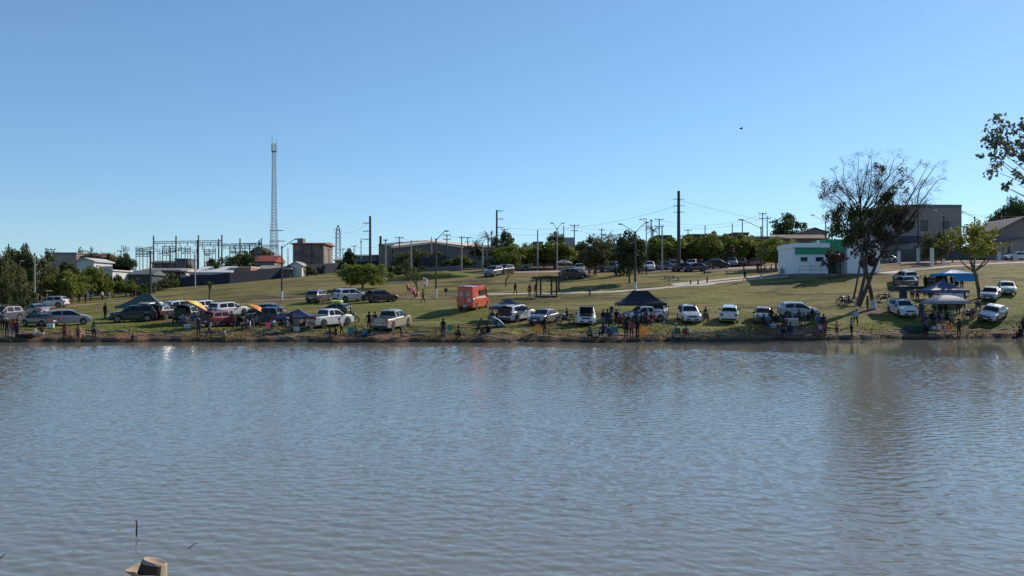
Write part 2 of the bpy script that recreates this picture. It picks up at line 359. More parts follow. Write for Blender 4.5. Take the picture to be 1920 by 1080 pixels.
# ------------------------------------------------ buildings and street furniture
def ground_z(px, Y): return at(px, Y).z
def ribbon(name, pts, wd, m, label, up=.035):
    P = [Vector(p) for p in pts]; fine = []
    for a, b in zip(P[:-1], P[1:]):
        n = max(2, int((b - a).length / 1.0)); fine += [a.lerp(b, i / n) for i in range(n)]
    fine.append(P[-1]); mb = MB(); vs = []
    for i, p in enumerate(fine):
        d = (fine[min(i + 1, len(fine) - 1)] - fine[max(i - 1, 0)]); d.z = 0; d.normalize(); nn = Vector((-d.y, d.x, 0))
        row = []
        for s in (-1, -.33, .33, 1):
            q = p + nn * wd / 2 * s; row.append((q.x, q.y, zat(q.x, q.y) + up))
        q0, q1 = row[0], row[-1]
        vs += [(q0[0], q0[1], q0[2] - .25)] + row + [(q1[0], q1[1], q1[2] - .25)]
    fs = [(i * 6 + k, i * 6 + k + 1, i * 6 + k + 7, i * 6 + k + 6) for i in range(len(fine) - 1) for k in range(5)]
    mb.add(vs, fs); o = mb.build(name, m); return tag(o, label, None, kind='structure')
PATH = mat('pale_concrete_path', (.42, .37, .30), rough=.95, var=.18, scale=1.2)
TRACK = mat('earth_track', (.26, .20, .13), rough=.95, var=.3, scale=.8)
ASPH = mat('street_asphalt', (.30, .25, .20), rough=.95, var=.2, scale=.5)
G = lambda *l: [hit(a, b) for a, b in l]
ribbon('path', [at(900, 109), at(960, 109), at(1060, 109.3), at(1150, 110), at(1250, 113.5), at(1330, 116.5), at(1400, 119), at(1487, 121)], 1.5, PATH, 'pale concrete footpath crossing the slope')
ribbon('path', [at(1300, 118.5), at(1370, 121.5), at(1450, 124.5), at(1500, 127)], 1.8, PATH, 'upper branch of the footpath')
ribbon('track', [at(470, 106), at(560, 105.5), at(650, 105), at(740, 104.5), at(800, 106)], 1.2, TRACK, 'beaten earth track across the grass')
ribbon('track', [at(70, 113), at(180, 122), at(240, 124)], 1.2, TRACK, 'faint earth track')
ribbon('path', [at(1655, 118), at(1740, 124), at(1830, 128), at(1960, 131), at(2100, 133)], 2.2, PATH, 'pale footpath above the lawn')
ribbon('street', [at(1640, 148), at(1750, 142), at(1850, 141), at(2150, 142)], 3.5, ASPH, 'street in front of the houses')
ribbon('street', [at(930, 142), at(1100, 143), at(1300, 143), at(1480, 144)], 4.5, ASPH, 'street behind the parked cars')
mb = MB(); c = at(1300, 116.2)
N = 40; vs = [(c.x, c.y, c.z + .07)]
for i in range(N):
    a = 2 * PI * i / N; x = c.x + 3.2 * math.cos(a); y = c.y + 2.6 * math.sin(a); vs.append((x, y, zat(x, y) + .06))
mb.add(vs, [(0, 1 + i, 1 + (i + 1) % N) for i in range(N)])
tag(mb.build('pavement', PATH), 'round paved rest spot on the footpath', None, kind='structure')

def box_bld(name, label, px0, px1, Y, top, depth, wallc, base=None, rz=0, windows=(), cat='building', roof=None, group=None, roofc=(.2, .15, .12), overhang=.4, doors=()):
    """a building whose front stands at depth Y between two photo columns; top is the photo row of its wall top"""
    x0 = (px0 - 960) / F * Y; x1 = (px1 - 960) / F * Y; xc = (x0 + x1) / 2; W = x1 - x0
    zb = (min(zat(x0, Y), zat(x1, Y), zat(xc, Y + depth)) - .3) if base is None else base
    zt = CH + (HY - top) / F * Y; H = zt - zb
    t = thing(name, label, cat, (xc, Y, zb), rz, group)
    MB().box((0, depth / 2, H / 2), (W, depth, H)).build('wall', cm('wall', wallc), t)
    def px2x(p): return (p - 960) / F * Y - xc
    def py2z(p): return CH + (HY - p) / F * Y - zb
    for (a, b, c_, d) in windows:
        f = MB(); xa, xb, za, zb_ = px2x(a), px2x(b), py2z(d), py2z(c_); fr = .09
        for (cx, cz, dx, dz) in (((xa + xb) / 2, za, xb - xa + fr, fr), ((xa + xb) / 2, zb_, xb - xa + fr, fr), (xa, (za + zb_) / 2, fr, zb_ - za + fr * .98), (xb, (za + zb_) / 2, fr, zb_ - za + fr * .98), ((xa + xb) / 2, (za + zb_) / 2, fr * .7, zb_ - za)):
            f.box((cx, -.03, cz), (dx, .12, dz))
        wf = f.build('window', TRIM, t)
        MB().box(((xa + xb) / 2, -.005, (za + zb_) / 2), (xb - xa, .03, zb_ - za)).build('pane', WINDOWG, wf)
    for (a, b, c_, d) in doors:
        xa, xb, za, zb_ = px2x(a), px2x(b), py2z(d), py2z(c_)
        MB().box(((xa + xb) / 2, -.03, (za + zb_) / 2), (xb - xa, .1, zb_ - za)).build('door', cm('wall', (.10, .09, .085)), t)
    rm = cm('wall', roofc)
    if roof == 'flat':
        MB().box((0, depth / 2, H + .15), (W + .3, depth + .3, .3)).build('roof', rm, t)
    elif roof and roof[0] == 'gable_x':   # ridge along x (long slope faces the camera)
        h = roof[1]; o = overhang
        MB().slab([(0, 0)], 0, 0) if False else None
        m_ = MB(); m_.add([(-W / 2 - o, -o, H - .1), (W / 2 + o, -o, H - .1), (W / 2 + o, depth / 2, H + h), (-W / 2 - o, depth / 2, H + h), (W / 2 + o, depth + o, H - .1), (-W / 2 - o, depth + o, H - .1),
              (-W / 2 - o, -o, H - .28), (W / 2 + o, -o, H - .28), (W / 2 + o, depth + o, H - .28), (-W / 2 - o, depth + o, H - .28)],
              [(0, 1, 2, 3), (3, 2, 4, 5), (6, 7, 1, 0), (5, 4, 8, 9), (9, 8, 7, 6), (1, 7, 8, 4, 2), (6, 0, 3, 5, 9)]); m_.build('roof', rm, t)
    elif roof and roof[0] == 'gable_y':   # ridge runs away from the camera, gable faces it
        h = roof[1]; o = overhang; m_ = MB()
        m_.slab([(-W / 2, H), (W / 2, H), (0, H + h)], .02, depth - .02); m_.build('gable', cm('wall', wallc), t)
        r_ = MB(); e = o * h / (W / 2)
        r_.slab([(-W / 2 - o, H - e + .03), (0, H + h + .03), (W / 2 + o, H - e + .03), (W / 2 + o, H - e + .2), (0, H + h + .22), (-W / 2 - o, H - e + .2)], -o, depth + o); r_.build('roof', rm, t)
    elif roof and roof[0] == 'shed':      # slopes up from left to right by h
        h = roof[1]; MB().slab([(-W / 2 - .3, H + .02), (W / 2 + .3, H + h), (W / 2 + .3, H + h + .18), (-W / 2 - .3, H + .2)], -.4, depth + .4).build('roof', rm, t)
        MB().slab([(-W / 2, H), (W / 2, H), (W / 2, H + h)], .01, depth - .01).build('gable', cm('wall', wallc), t)
    return t

# kiosk: white blocks with a green fascia
K = thing('park_kiosk', 'white park kiosk with green fascia band behind the grass', 'kiosk', (0, 0, 0))
Yk = 119.5
def kx(p, Y=Yk): return (p - 960) / F * Y
def kz(p, Y=Yk): return CH + (HY - p) / F * Y
zg = kz(513.5)
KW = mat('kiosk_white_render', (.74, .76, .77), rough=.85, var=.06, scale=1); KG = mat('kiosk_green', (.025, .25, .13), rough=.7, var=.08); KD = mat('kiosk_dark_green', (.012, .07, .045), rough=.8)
def kb(name, a, b, t, bt, y0, y1, m, par=K): return MB().box(((kx(a) + kx(b)) / 2, (y0 + y1) / 2, (kz(t) + kz(bt)) / 2), (kx(b) - kx(a), y1 - y0, kz(t) - kz(bt))).build(name, m, par)
kb('wall', 1488.5, 1553, 458, 516, Yk, Yk + 7, KW); kb('roof', 1486.5, 1554, 456, 464.2, Yk - .35, Yk + 7.2, KW); kb('fascia', 1491, 1553.6, 464.4, 477, Yk - .15, Yk + 6, KG)
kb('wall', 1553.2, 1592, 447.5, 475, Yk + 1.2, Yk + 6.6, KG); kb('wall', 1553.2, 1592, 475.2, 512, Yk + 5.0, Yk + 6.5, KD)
kb('wall', 1592.2, 1653.5, 450, 513, Yk + .6, Yk + 6.5, KW); kb('roof', 1591, 1655, 447.6, 450, Yk + .3, Yk + 6.8, WPAINT)
kb('chimney', 1548, 1552, 448, 456, Yk + 3, Yk + 3.4, KW)
for a, b in ((1501.5, 1513), (1530, 1543)):
    f = MB()
    for (cx, cz, dx, dz) in (((a + b) / 2, 482.5, b - a + 1.5, .06), ((a + b) / 2, 489.5, b - a + 1.5, .06)): f.box((kx(cx), Yk - .03, kz(cz)), (kx(cx + dx / 2) - kx(cx - dx / 2), .14, dz))
    for q in (a, b, (a + b) / 2): f.box((kx(q), Yk - .028, kz(486)), (.05, .13, kz(482.5) - kz(489.5)))
    wf = f.build('window', TRIM, K); MB().box((kx((a + b) / 2), Yk, kz(486)), (kx(b) - kx(a), .03, kz(482.7) - kz(489.3))).build('pane', WINDOWG, wf)
b2 = MB().box((kx(1620), Yk + 2, kz(517)), (kx(1660) - kx(1487) , 9, 1.1)) if False else None
pl = MB().box((kx(1572), Yk + 2.3, zg - .45), (kx(1662) - kx(1484), 8.6, .9)).build('plinth', cm('wall', (.16, .15, .14)), K)
r = MB(); yr = Yk - 1.7
for q in np.linspace(1492, 1571, 5): r.tube((kx(q), yr, zg), (kx(q), yr, zg + 1.05), .03)
for hh in (.55, 1.05): r.tube((kx(1492), yr, zg + hh), (kx(1571), yr, zg + hh), .028)
r.build('railing', METAL, K)
for q, hgt in ((1604, .0),):
    pass

# retaining shade wall of the mound, dark perimeter wall, boundary walls
def wall_run(name, label, pts, tops, th, m, cat='wall', cap=None, posts=None):
    """straight wall pieces between points (px, Y); tops are world heights above ground"""
    t = thing(name, label, cat, (0, 0, 0)); w_ = MB(); cp = MB()
    for i in range(len(pts) - 1):
        a = at(*pts[i]); b = at(*pts[i + 1]); n = max(1, int((b - a).length / 3)); d = Vector((b.x - a.x, b.y - a.y, 0)).normalized(); nn = Vector((-d.y, d.x, 0)) * th / 2
        prev = None
        for k in range(n + 1):
            f = k / n; x = a.x + (b.x - a.x) * f; y = a.y + (b.y - a.y) * f; zb = zat(x, y) - .5; hh = tops[i] * (1 - f) + tops[i + 1] * f; zt = zat(x, y) + hh
            ring = [(x - nn.x, y - nn.y, zb), (x + nn.x, y + nn.y, zb), (x + nn.x, y + nn.y, zt), (x - nn.x, y - nn.y, zt)]
            if prev: w_.add(prev + ring, [(0, 4, 7, 3), (1, 2, 6, 5), (3, 7, 6, 2)] + ([(0, 3, 2, 1)] if k == 1 else []) + ([(4, 5, 6, 7)] if k == n else []))
            prev = ring
            if posts and k % posts == 0: cp.box((x, y, zt - hh / 2 + .05), (.22, .22, hh + .2))
    w_.build('panel', m, t)
    if cp.v: cp.build('post', cm('wall', (.10, .10, .11)), t)
    return t
NAVY = cm('wall', (.032, .038, .058)); GREYW = cm('wall', (.14, .135, .13))
wall_run('perimeter_wall', 'long dark navy wall climbing the slope behind the grass', [(262, 163), (430, 172), (560, 188), (636, 203), (735, 208)], [1.7, 2.3, 2.6, 2.3, 2.2], .2, NAVY)
wall_run('perimeter_wall', 'low pale topped wall behind the dark earth mound', [(700, 160), (800, 160), (866, 158)], [.9, 1.0, 1.1], .2, GREYW)
wall_run('perimeter_wall', 'dark sheet wall in front of the warehouse', [(785, 168), (842, 167)], [3.0, 3.0], .15, cm('wall', (.05, .052, .056)))
wall_run('boundary_wall', 'grey boundary wall beside the warehouse right end', [(836, 172), (930, 176), (990, 178)], [2.4, 2.5, 2.3], .2, cm('wall', (.22, .21, .19)))
wall_run('boundary_wall', 'dark street wall below the big grey building', [(1655, 152), (1750, 152), (1860, 152)], [2.3, 2.3, 2.2], .2, cm('wall', (.10, .095, .10)))
wall_run('boundary_wall', 'brown boundary wall behind the street trees', [(1000, 172), (1200, 172), (1480, 168)], [2.6, 2.6, 2.6], .2, cm('wall', (.16, .13, .11)))
# earth mound
m_ = MB(); nx, ny = 26, 8; vs = []
for i in range(nx + 1):
    for j in range(ny + 1):
        px = 722 + (888 - 722) * i / nx; Y = 132 + 16 * (j / ny) ** 2.2; p = at(px, Y)
        e = max(0, math.sin(PI * i / nx)) ** .35; g = min(1, j / 2.4) * (1 if j < 6 else (ny - j) / 3 + .0)
        vs.append((p.x, p.y, p.z - .3 + (1.25 * e * g * (1 if i < nx * .7 else 1 - (i / nx - .7) * 1.5)) + .12 * random.random()))
m_.add(vs, [(i * (ny + 1) + j, (i + 1) * (ny + 1) + j, (i + 1) * (ny + 1) + j + 1, i * (ny + 1) + j + 1) for i in range(nx) for j in range(ny)])
tag(m_.build('earth_mound', GROUND, sm=True), 'dark grassy earth mound below the warehouse', None, kind='structure')

# --- far buildings
big = box_bld('grey_building', 'large plain grey brown building with flat stepped roof', 1652, 1803, 160, 389, 14, (.27, .23, .21), windows=[(1727, 1739, 414, 425), (1768, 1778, 415, 427), (1671, 1677, 452, 458), (1727, 1739, 427, 432)], roof=None, cat='building')
MB().slab([(-8, 0), (8.02, 0), (8.02, .55), (-2, .6), (-6, .35), (-8, .25)], -.06, 14.06).build('parapet', cm('wall', (.17, .16, .15)), big).location.z = CH + (HY - 389) / F * 160 - big.location.z
MB().tube((-5.5, 4, 0), (-5.5, 4, 3), .12).build('vent_pipe', DPOST, big).location.z = CH + (HY - 389) / F * 160 - big.location.z
box_bld('small_house', 'small house with hipped dark roof before the big grey building', 1706, 1745, 154, 452, 5, (.24, .22, .20), roof=('gable_x', 1.2), roofc=(.06, .06, .065), windows=[(1714, 1718, 462, 474)], cat='house')
box_bld('gable_house', 'grey gabled house with carport at the right edge', 1874, 1960, 150, 430, 10, (.23, .19, .18), roof=('gable_y', 2.2), roofc=(.19, .175, .165), windows=[(1880, 1892, 462, 478), (1897, 1912, 462, 478)], cat='house', overhang=.8)
box_bld('garage', 'low grey garage wing of the gabled house', 1868, 1926, 147, 456, 3, (.26, .225, .215), roof=('shed', 1.1), roofc=(.13, .12, .115), doors=[(1889, 1894, 461, 484)], cat='garage')
box_bld('shop_house', 'long low house with brown tile roof behind the kiosk', 1462, 1552, 190, 446, 9, (.16, .12, .11), roof=('gable_x', 1.1), roofc=(.17, .13, .11), cat='house')
box_bld('gable_house', 'grey brown gabled house peeking over the kiosk left', 1505, 1550, 205, 436, 9, (.20, .16, .15), roof=('gable_y', 1.1), roofc=(.10, .09, .085), windows=[(1512, 1524, 438, 444)], cat='house')
box_bld('pale_roof_house', 'house with pale metal roof edge above the street trees', 1405, 1468, 185, 443, 9, (.13, .12, .115), roof=('gable_x', .5), roofc=(.5, .5, .5), cat='house')
box_bld('flat_block', 'dark flat roofed block behind the trees left of the street lamp', 1376, 1404, 200, 438, 6, (.07, .065, .06), roof='flat', roofc=(.1, .09, .08))
box_bld('flat_block', 'dark low roof line right of the thick tall pole', 1291, 1332, 200, 441, 6, (.07, .06, .055), roof='flat', roofc=(.09, .08, .07))
box_bld('flat_block', 'dark low roof line left of the thick tall pole', 1232, 1259, 200, 443, 6, (.07, .06, .055), roof='flat', roofc=(.09, .08, .07))
box_bld('grey_block', 'small light grey block beside the dark round tree', 1058, 1077, 210, 445, 6, (.26, .28, .30), roof=None)
box_bld('flat_block', 'low dark roofs far right of the palms', 1000, 1018, 215, 455, 6, (.09, .085, .085), roof='flat')
# warehouse with low gable and orange lit roof
WY = 192
wh = thing('warehouse', 'long warehouse with low pitched gable and pale lit roof', 'warehouse', ((805 - 960) / F * WY, WY, ground_z(805, WY) - .4)); wz = lambda p: CH + (HY - p) / F * WY - wh.location.z; wx = lambda p: (p - 805) / F * WY
MB().slab([(wx(737), 0), (wx(890), 0), (wx(890), wz(464)), (wx(872), wz(463)), (wx(812), wz(454)), (wx(737), wz(463))], 0, 26).build('wall', cm('wall', (.15, .135, .13)), wh)
RF = mat('pale_metal_roof', (.72, .56, .42), rough=.5, var=.08)
MB().slab([(wx(735), wz(463.2)), (wx(812), wz(454.2)), (wx(892), wz(464.2)), (wx(892), wz(463)), (wx(812), wz(452.8)), (wx(735), wz(462))], -.25, 26).build('roof', RF, wh)
MB().slab([(wx(708), 0), (wx(733.8), 0), (wx(733.8), wz(463.5)), (wx(708), wz(457.5))], 1.5, 20).build('annex', cm('wall', (.19, .165, .155)), wh)
MB().slab([(wx(708), wz(457.3)), (wx(733.8), wz(463.3)), (wx(733.8), wz(462)), (wx(708), wz(456))], 1.3, 20).build('roof', cm('wall', (.1, .08, .07)), wh)
wq = lambda p: CH + (HY - p) / F * (WY + 27) - wh.location.z
wr = lambda p: (p - 960) / F * (WY + 27) - wh.location.x
sr = MB(); fp = [(733, 463.5), (775, 458.6), (812, 453.6), (840, 458), (870, 463)]; bp_ = [(744, 455), (770, 452.6), (803, 449.4), (850, 453.5), (900, 457.5)]
pf = [world(p_, q_, WY - .3) - wh.location for p_, q_ in fp]; pb = [world(p_, q_, WY + 42) - wh.location for p_, q_ in bp_]
sr.add([tuple(v) for v in pf + pb] + [(v.x, v.y, v.z - .3) for v in pf + pb], [(i, i + 1, i + 6, i + 5) for i in range(4)] + [(i + 10, i + 15, i + 16, i + 11) for i in range(4)] + [(i, i + 10, i + 11, i + 1) for i in range(4)] + [(i + 5, i + 6, i + 16, i + 15) for i in range(4)] + [(0, 5, 15, 10), (4, 14, 19, 9)]); sr.build('roof', RF, wh)
MB().slab([(wr(712), wq(475)), (wr(905), wq(475)), (wr(905), wq(459)), (wr(868), wq(456.5)), (wr(803), wq(450.5)), (wr(748), wq(454)), (wr(712), wq(457.5))], 27, 50).build('rear_hall', RF, wh)
MB().tube((wx(758), 28, wz(456)), (wx(758), 28, wz(446.5)), 1.0, n=12).build('water_tank', cm('wall', (.08, .08, .08)), wh)
MB().tube((wx(758), 28, wz(446.5)), (wx(758), 28, wz(434)), .05, n=4).build('antenna', WIRE, wh)
MB().box((wx(711.5), 1.6, wz(457.5) + .9), (.5, .5, 2.2)).build('chimney', cm('wall', (.1, .08, .07)), wh)
box_bld('orange_shed', 'small shed with orange brown awning by the palms', 868, 903, 180, 467, 7, (.24, .19, .16), roof=('shed', .4), roofc=(.30, .15, .07), cat='shed')
box_bld('white_house', 'white house end between palms and trees', 903, 926, 183, 463, 6, (.55, .54, .52), roof=('gable_x', .6), roofc=(.22, .14, .10), windows=[(907, 912, 470, 478), (918, 922, 470, 478)], cat='house')
# brick block of flats
fl = box_bld('apartment_block', 'pinkish grey apartment block under a thin red roof', 549, 606, 225, 456, 12, (.22, .165, .155), windows=[(553, 560, 472, 478), (563, 568, 470, 476), (572, 577, 461, 469), (585, 590, 461, 469), (598, 603, 462, 470), (572, 577, 475, 482), (585, 590, 475, 482)], roof=('gable_x', .55), roofc=(.22, .10, .085), cat='building', overhang=.7)
fz = CH + (HY - 456) / F * 225 - fl.location.z
MB().box((-2.6, 3, fz + .6), (1.6, 3, 1.8)).build('stair_tower', cm('wall', (.17, .15, .145)), fl)
for q in (-1.5, 1.0, 3.6): MB().box((q, -.6, fz / 2), (.2, .2, fz)).build('column', cm('wall', (.09, .08, .08)), fl)
MB().box((4.6, -.3, fz * .45), (.35, .3, fz * .9)).build('column', cm('wall', (.5, .5, .48)), fl)
# left town
hs = [
 ('flat_house', 'grey and pink flat roofed house above the left trees', 89, 143, 170, 476, 8, (.30, .24, .21), 'flat', (.16, .15, .15), [(96, 102, 480, 486)]),
 ('white_house', 'white sunlit house with broad white gable left of the substation', 144, 176, 150, 490, 7, (.50, .49, .47), ('gable_y', .5), (.42, .41, .39), []),
 ('white_house', 'white sloping roof wing of the sunlit house', 186, 211, 150, 499, 7, (.50, .49, .47), ('shed', -.9), (.45, .44, .42), []),
 ('tile_house', 'dark brown tiled roof behind the white house', 155, 187, 172, 480, 7, (.15, .11, .1), ('gable_x', .7), (.10, .055, .045), []),
 ('low_house', 'dark low house right of the white gable', 208, 234, 158, 509, 6, (.09, .08, .08), ('gable_x', .5), (.16, .13, .12), []),
 ('white_shed', 'tiny white shed beside the dark pole', 231, 245, 158, 509, 4, (.6, .62, .6), 'flat', (.5, .5, .5), []),
 ('green_roof_house', 'dark house with green grey roof beside the lamp pole', 243, 285, 156, 513, 5, (.055, .075, .075), ('gable_x', .7), (.12, .14, .15), [(255, 262, 519, 526)]),
 ('long_shed', 'long grey roofed shed right of the dark lamp pole', 266, 338, 172, 506, 8, (.13, .12, .11), ('gable_x', .5), (.22, .20, .19), []),
 ('block_wall_house', 'grey block walled house under the long shed', 284, 312, 168, 511, 5, (.20, .18, .17), ('shed', -.4), (.20, .19, .18), []),
 ('pale_house', 'small pale house with two dark openings', 331, 349, 172, 507, 5, (.42, .38, .33), ('gable_x', .5), (.36, .33, .30), [(334, 338, 509, 514), (341, 345, 509, 514)]),
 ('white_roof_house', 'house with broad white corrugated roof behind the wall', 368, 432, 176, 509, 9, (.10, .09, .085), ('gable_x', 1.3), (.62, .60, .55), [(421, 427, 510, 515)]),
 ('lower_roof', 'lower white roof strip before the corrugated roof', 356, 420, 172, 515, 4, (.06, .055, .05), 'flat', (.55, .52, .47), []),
 ('orange_house', 'orange brick house at the wall', 447, 470, 178, 502, 6, (.40, .19, .12), 'flat', (.55, .40, .32), []),
 ('grey_house', 'grey house left of the orange brick house', 432, 447, 178, 502, 5, (.22, .23, .25), ('gable_x', .3), (.25, .25, .26), []),
 ('red_roof_house', 'house under a red tiled roof left of the lamp', 474, 515, 196, 489, 8, (.25, .2, .18), ('gable_x', 1.5), (.26, .075, .06), []),
 ('grey_roof_house', 'grey roofed house below the red roof', 484, 545, 184, 503, 8, (.12, .11, .1), ('gable_x', .8), (.26, .25, .23), []),
 ('white_gable_house', 'white gabled front right of the tall lamp', 542, 566, 186, 498, 6, (.55, .53, .5), ('gable_y', .8), (.32, .31, .29), []),
 ('dark_gable_house', 'dark gabled house in front of the radio mast', 470, 497, 210, 472, 8, (.10, .09, .09), ('gable_y', 1.2), (.05, .045, .045), []),
 ('low_house', 'low house beside the small lattice tower', 628, 655, 225, 487, 6, (.25, .22, .2), ('gable_x', .6), (.3, .27, .25), []),
 ('low_house', 'grey low block right of the green round tree', 664, 706, 225, 479, 6, (.16, .165, .18), ('gable_x', .4), (.2, .2, .21), []),
 ('brown_shed', 'brown shed row at the foot of the substation', 285, 330, 200, 492, 5, (.15, .09, .07), ('gable_x', .5), (.13, .10, .09), []),
 ('control_house', 'grey control house inside the substation', 328, 352, 196, 487, 5, (.14, .14, .15), 'flat', (.12, .12, .13), []),
]
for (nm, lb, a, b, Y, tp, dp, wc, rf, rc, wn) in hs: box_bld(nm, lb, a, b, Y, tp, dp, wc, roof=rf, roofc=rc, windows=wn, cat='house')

# --- substation gantries
GAL = mat('grey_gantry', (.075, .09, .095), rough=.7, var=.15)
def gantry(label, posts, beam, Y, r=.22, tops=None, braces=0, m=GAL):
    t = thing('substation_gantry', label, 'gantry', (0, 0, 0), group='steel gantries of the substation')
    for i, (p, top) in enumerate(posts):
        b = at(p, Y); z = world(p, top, Y).z; MB().tube(b - Vector((0, 0, .3)), (b.x, b.y, z), r, r * .75, 6).build('post', m, t)
    for (p0, p1, row, row1) in beam:
        a = world(p0, row, Y); c = world(p1, row1, Y); bm_ = MB()
        for dz in (-.22, .22): bm_.tube(a + Vector((0, -.1, dz)), c + Vector((0, -.1, dz)), .09, n=4)
        n = max(2, int((c - a).length / .9))
        for k in range(n):
            q0 = a.lerp(c, k / n); q1 = a.lerp(c, (k + 1) / n); s = .22 if k % 2 else -.22
            bm_.tube(q0 + Vector((0, -.1, s)), q1 + Vector((0, -.1, -s)), .05, n=3, caps=False)
        bm_.build('beam', m, t)
        for k in range(braces):
            q = a.lerp(c, (k + .5) / braces); MB().tube(q - Vector((0, .1, .3)), q - Vector((0, .1, 1.1)), .09, n=5).build('insulator', cm('plastic', (.16, .10, .08)), t)
    return t
gantry('tallest substation gantry with four posts and one long beam', [(288, 442), (330, 442), (372, 441), (416, 440)], [(288, 416, 455, 452.5)], 190, braces=9)
gantry('second gantry sharing the middle of the substation', [(370, 450), (410, 448)], [(370, 490, 460, 458)], 198, braces=6)
gantry('right hand gantry ending by the radio mast', [(450, 447), (490, 446.5), (468, 456), (486, 450)], [(416, 490, 459.5, 457), (490, 522, 461, 461)], 200, braces=5)
gantry('low left gantry of the substation with triple rails', [(255, 462), (268, 465), (283, 462)], [(255, 290, 469, 464), (255, 290, 474, 474), (256, 283, 479, 479)], 186, .12)
gantry('low middle gantry with stacked rails', [(305, 461), (318, 460), (320, 464)], [(305, 330, 464, 464), (305, 330, 471, 471), (305, 318, 477, 477)], 188, .13)
gantry('thin gantry right of the second tall post', [(340, 462), (347, 461), (357, 462)], [(333, 357, 467, 467), (340, 357, 474, 473)], 192, .11)
gantry('thin gantry under the second long beam', [(383, 463), (392, 466), (404, 463)], [(380, 405, 470, 470), (383, 396, 477, 477)], 194, .11)
gantry('low right gantry among bushes of the substation', [(431, 460), (442, 458), (459, 462), (477, 464)], [(428, 480, 465, 464), (430, 462, 473, 472)], 197, .12)
POSTL = ['thin post %s' % s for s in ('left of the black lamp pole, outermost', 'just right of the outermost one', 'at the low left gantry', 'behind the black lamp pole top', 'right of the tallest gantry left post', 'second right of the tallest gantry left post', 'at the middle stacked rails', 'left of the second tall post', 'right of the second tall post', 'above the control house', 'left of the third tall post', 'right of the third tall post', 'between third and fourth tall posts', 'right of the fourth tall post', 'left in the right hand gantry', 'middle of the right hand gantry', 'near the radio mast foot')]
for q, (p, tp) in enumerate([(232, 461), (238, 464), (262, 463), (276, 466), (296, 466), (300, 470), (312, 468), (324, 466), (335, 464), (352, 466), (364, 468), (388, 472), (398, 470), (437, 468), (455, 466), (464, 470), (482, 468)]):
    Y = 186 + (q * 5) % 11; b = at(p, Y); z = world(p, tp, Y).z
    t = thing('equipment_post', POSTL[q], 'post', b, group='thin posts of the substation')
    MB().tube((0, 0, -.3), (0, 0, z - b.z), .09, .07, 5).build('post', GAL, t)
    i_ = MB(); i_.box((0, 0, z - b.z - .7), (1.1, .12, .12))
    for s in (-.5, 0, .5): i_.tube((s, 0, z - b.z - .7), (s, 0, z - b.z + .1), .07, n=5)
    i_.build('insulator', cm('plastic', (.14, .10, .09)), t)
for q, (p, Y, s) in enumerate([(275, 186, 2.2), (312, 190, 2.6), (345, 192, 3.4), (362, 193, 2.5), (352, 190, 3.8), (400, 195, 2.2), (432, 196, 2.4)]):
    b = at(p, Y); t = thing('transformer', 'brown grey transformer block ' + ('below the low left gantry', 'below the middle stacked rails', 'left of the pale pole', 'right behind the pale pole', 'tallest one before the control house', 'under the second long beam', 'below the right hand gantry')[q], 'transformer', b, group='transformers in the substation')
    MB().box((0, 0, s / 2), (2.4, 1.6, s)).build('tank', cm('wall', (.22, .17, .15)), t)
    rd = MB()
    for k in range(6): rd.box((-1 + k * .4, -.95, s / 2), (.12, .26, s * .8))
    rd.build('radiator', cm('wall', (.28, .23, .21)), t)
    bu = MB()
    for k in (-.8, 0, .8): bu.tube((k, 0, s), (k, 0, s + 1.3), .12, .06, 6)
    bu.build('bushing', cm('plastic', (.2, .11, .09)), t)
# radio mast
MY = 235; b = at(514, MY); mt = thing('radio_mast', 'tall white grey lattice radio mast with antennas at its top', 'tower', b); MH = world(514, 268, MY).z - b.z
LAT = mat('mast_steel', (.40, .41, .40), rough=.6, metal=.2)
fr = MB(); hb = lambda z: np.interp(z / MH, [0, .25, .42, .8, 1], [1.45, .92, .66, .48, .48])
nl = 44; zz = [MH * i / nl for i in range(nl + 1)]
for s1, s2 in ((-1, -1), (1, -1), (1, 1), (-1, 1)):
    fr = MB()
    for i in range(nl): fr.tube((s1 * hb(zz[i]), s2 * hb(zz[i]), zz[i]), (s1 * hb(zz[i + 1]), s2 * hb(zz[i + 1]), zz[i + 1]), .085 if i < 20 else .065, n=4, caps=False)
    fr.build('mast_leg', LAT, mt)
br = MB()
for i in range(nl):
    a, c = hb(zz[i]), hb(zz[i + 1])
    for q in range(4):
        co = [(-1, -1), (1, -1), (1, 1), (-1, 1)]; p = co[q]; n_ = co[(q + 1) % 4]
        br.tube((p[0] * a, p[1] * a, zz[i]), (n_[0] * c, n_[1] * c, zz[i + 1]), .038, n=3, caps=False); br.tube((n_[0] * a, n_[1] * a, zz[i]), (p[0] * c, p[1] * c, zz[i + 1]), .034, n=3, caps=False)
        br.tube((p[0] * a, p[1] * a, zz[i]), (n_[0] * a, n_[1] * a, zz[i]), .036, n=3, caps=False)
br.build('bracing', LAT, mt)
for zf, ln in ((.26, 2.8), (.34, 2.2)):
    MB().tube((-1.3, 0, MH * zf), (hb(MH * zf) + ln * .8, 0, MH * zf), .12, n=5).build('antenna_arm', DSTEEL, mt)
MB().box((0, 0, MH * .935), (1.45, 1.45, .1)).build('platform', DSTEEL, mt)
for (dx, dy, l) in ((-.72, -.4, 1.7), (.72, -.4, 1.7), (.72, .5, 1.5), (-.72, .5, 1.5)): MB().box((dx, dy, MH * .965), (.14, .14, l)).build('panel_antenna', cm('plastic', (.45, .46, .47)), mt)
MB().tube((-.6, 0, MH), (-.6, 0, MH + 2.6), .06, .03, 4).build('lightning_rod', DSTEEL, mt); MB().tube((.7, 0, MH), (.7, 0, MH + 1.0), .06, .03, 4).build('lightning_rod', DSTEEL, mt)
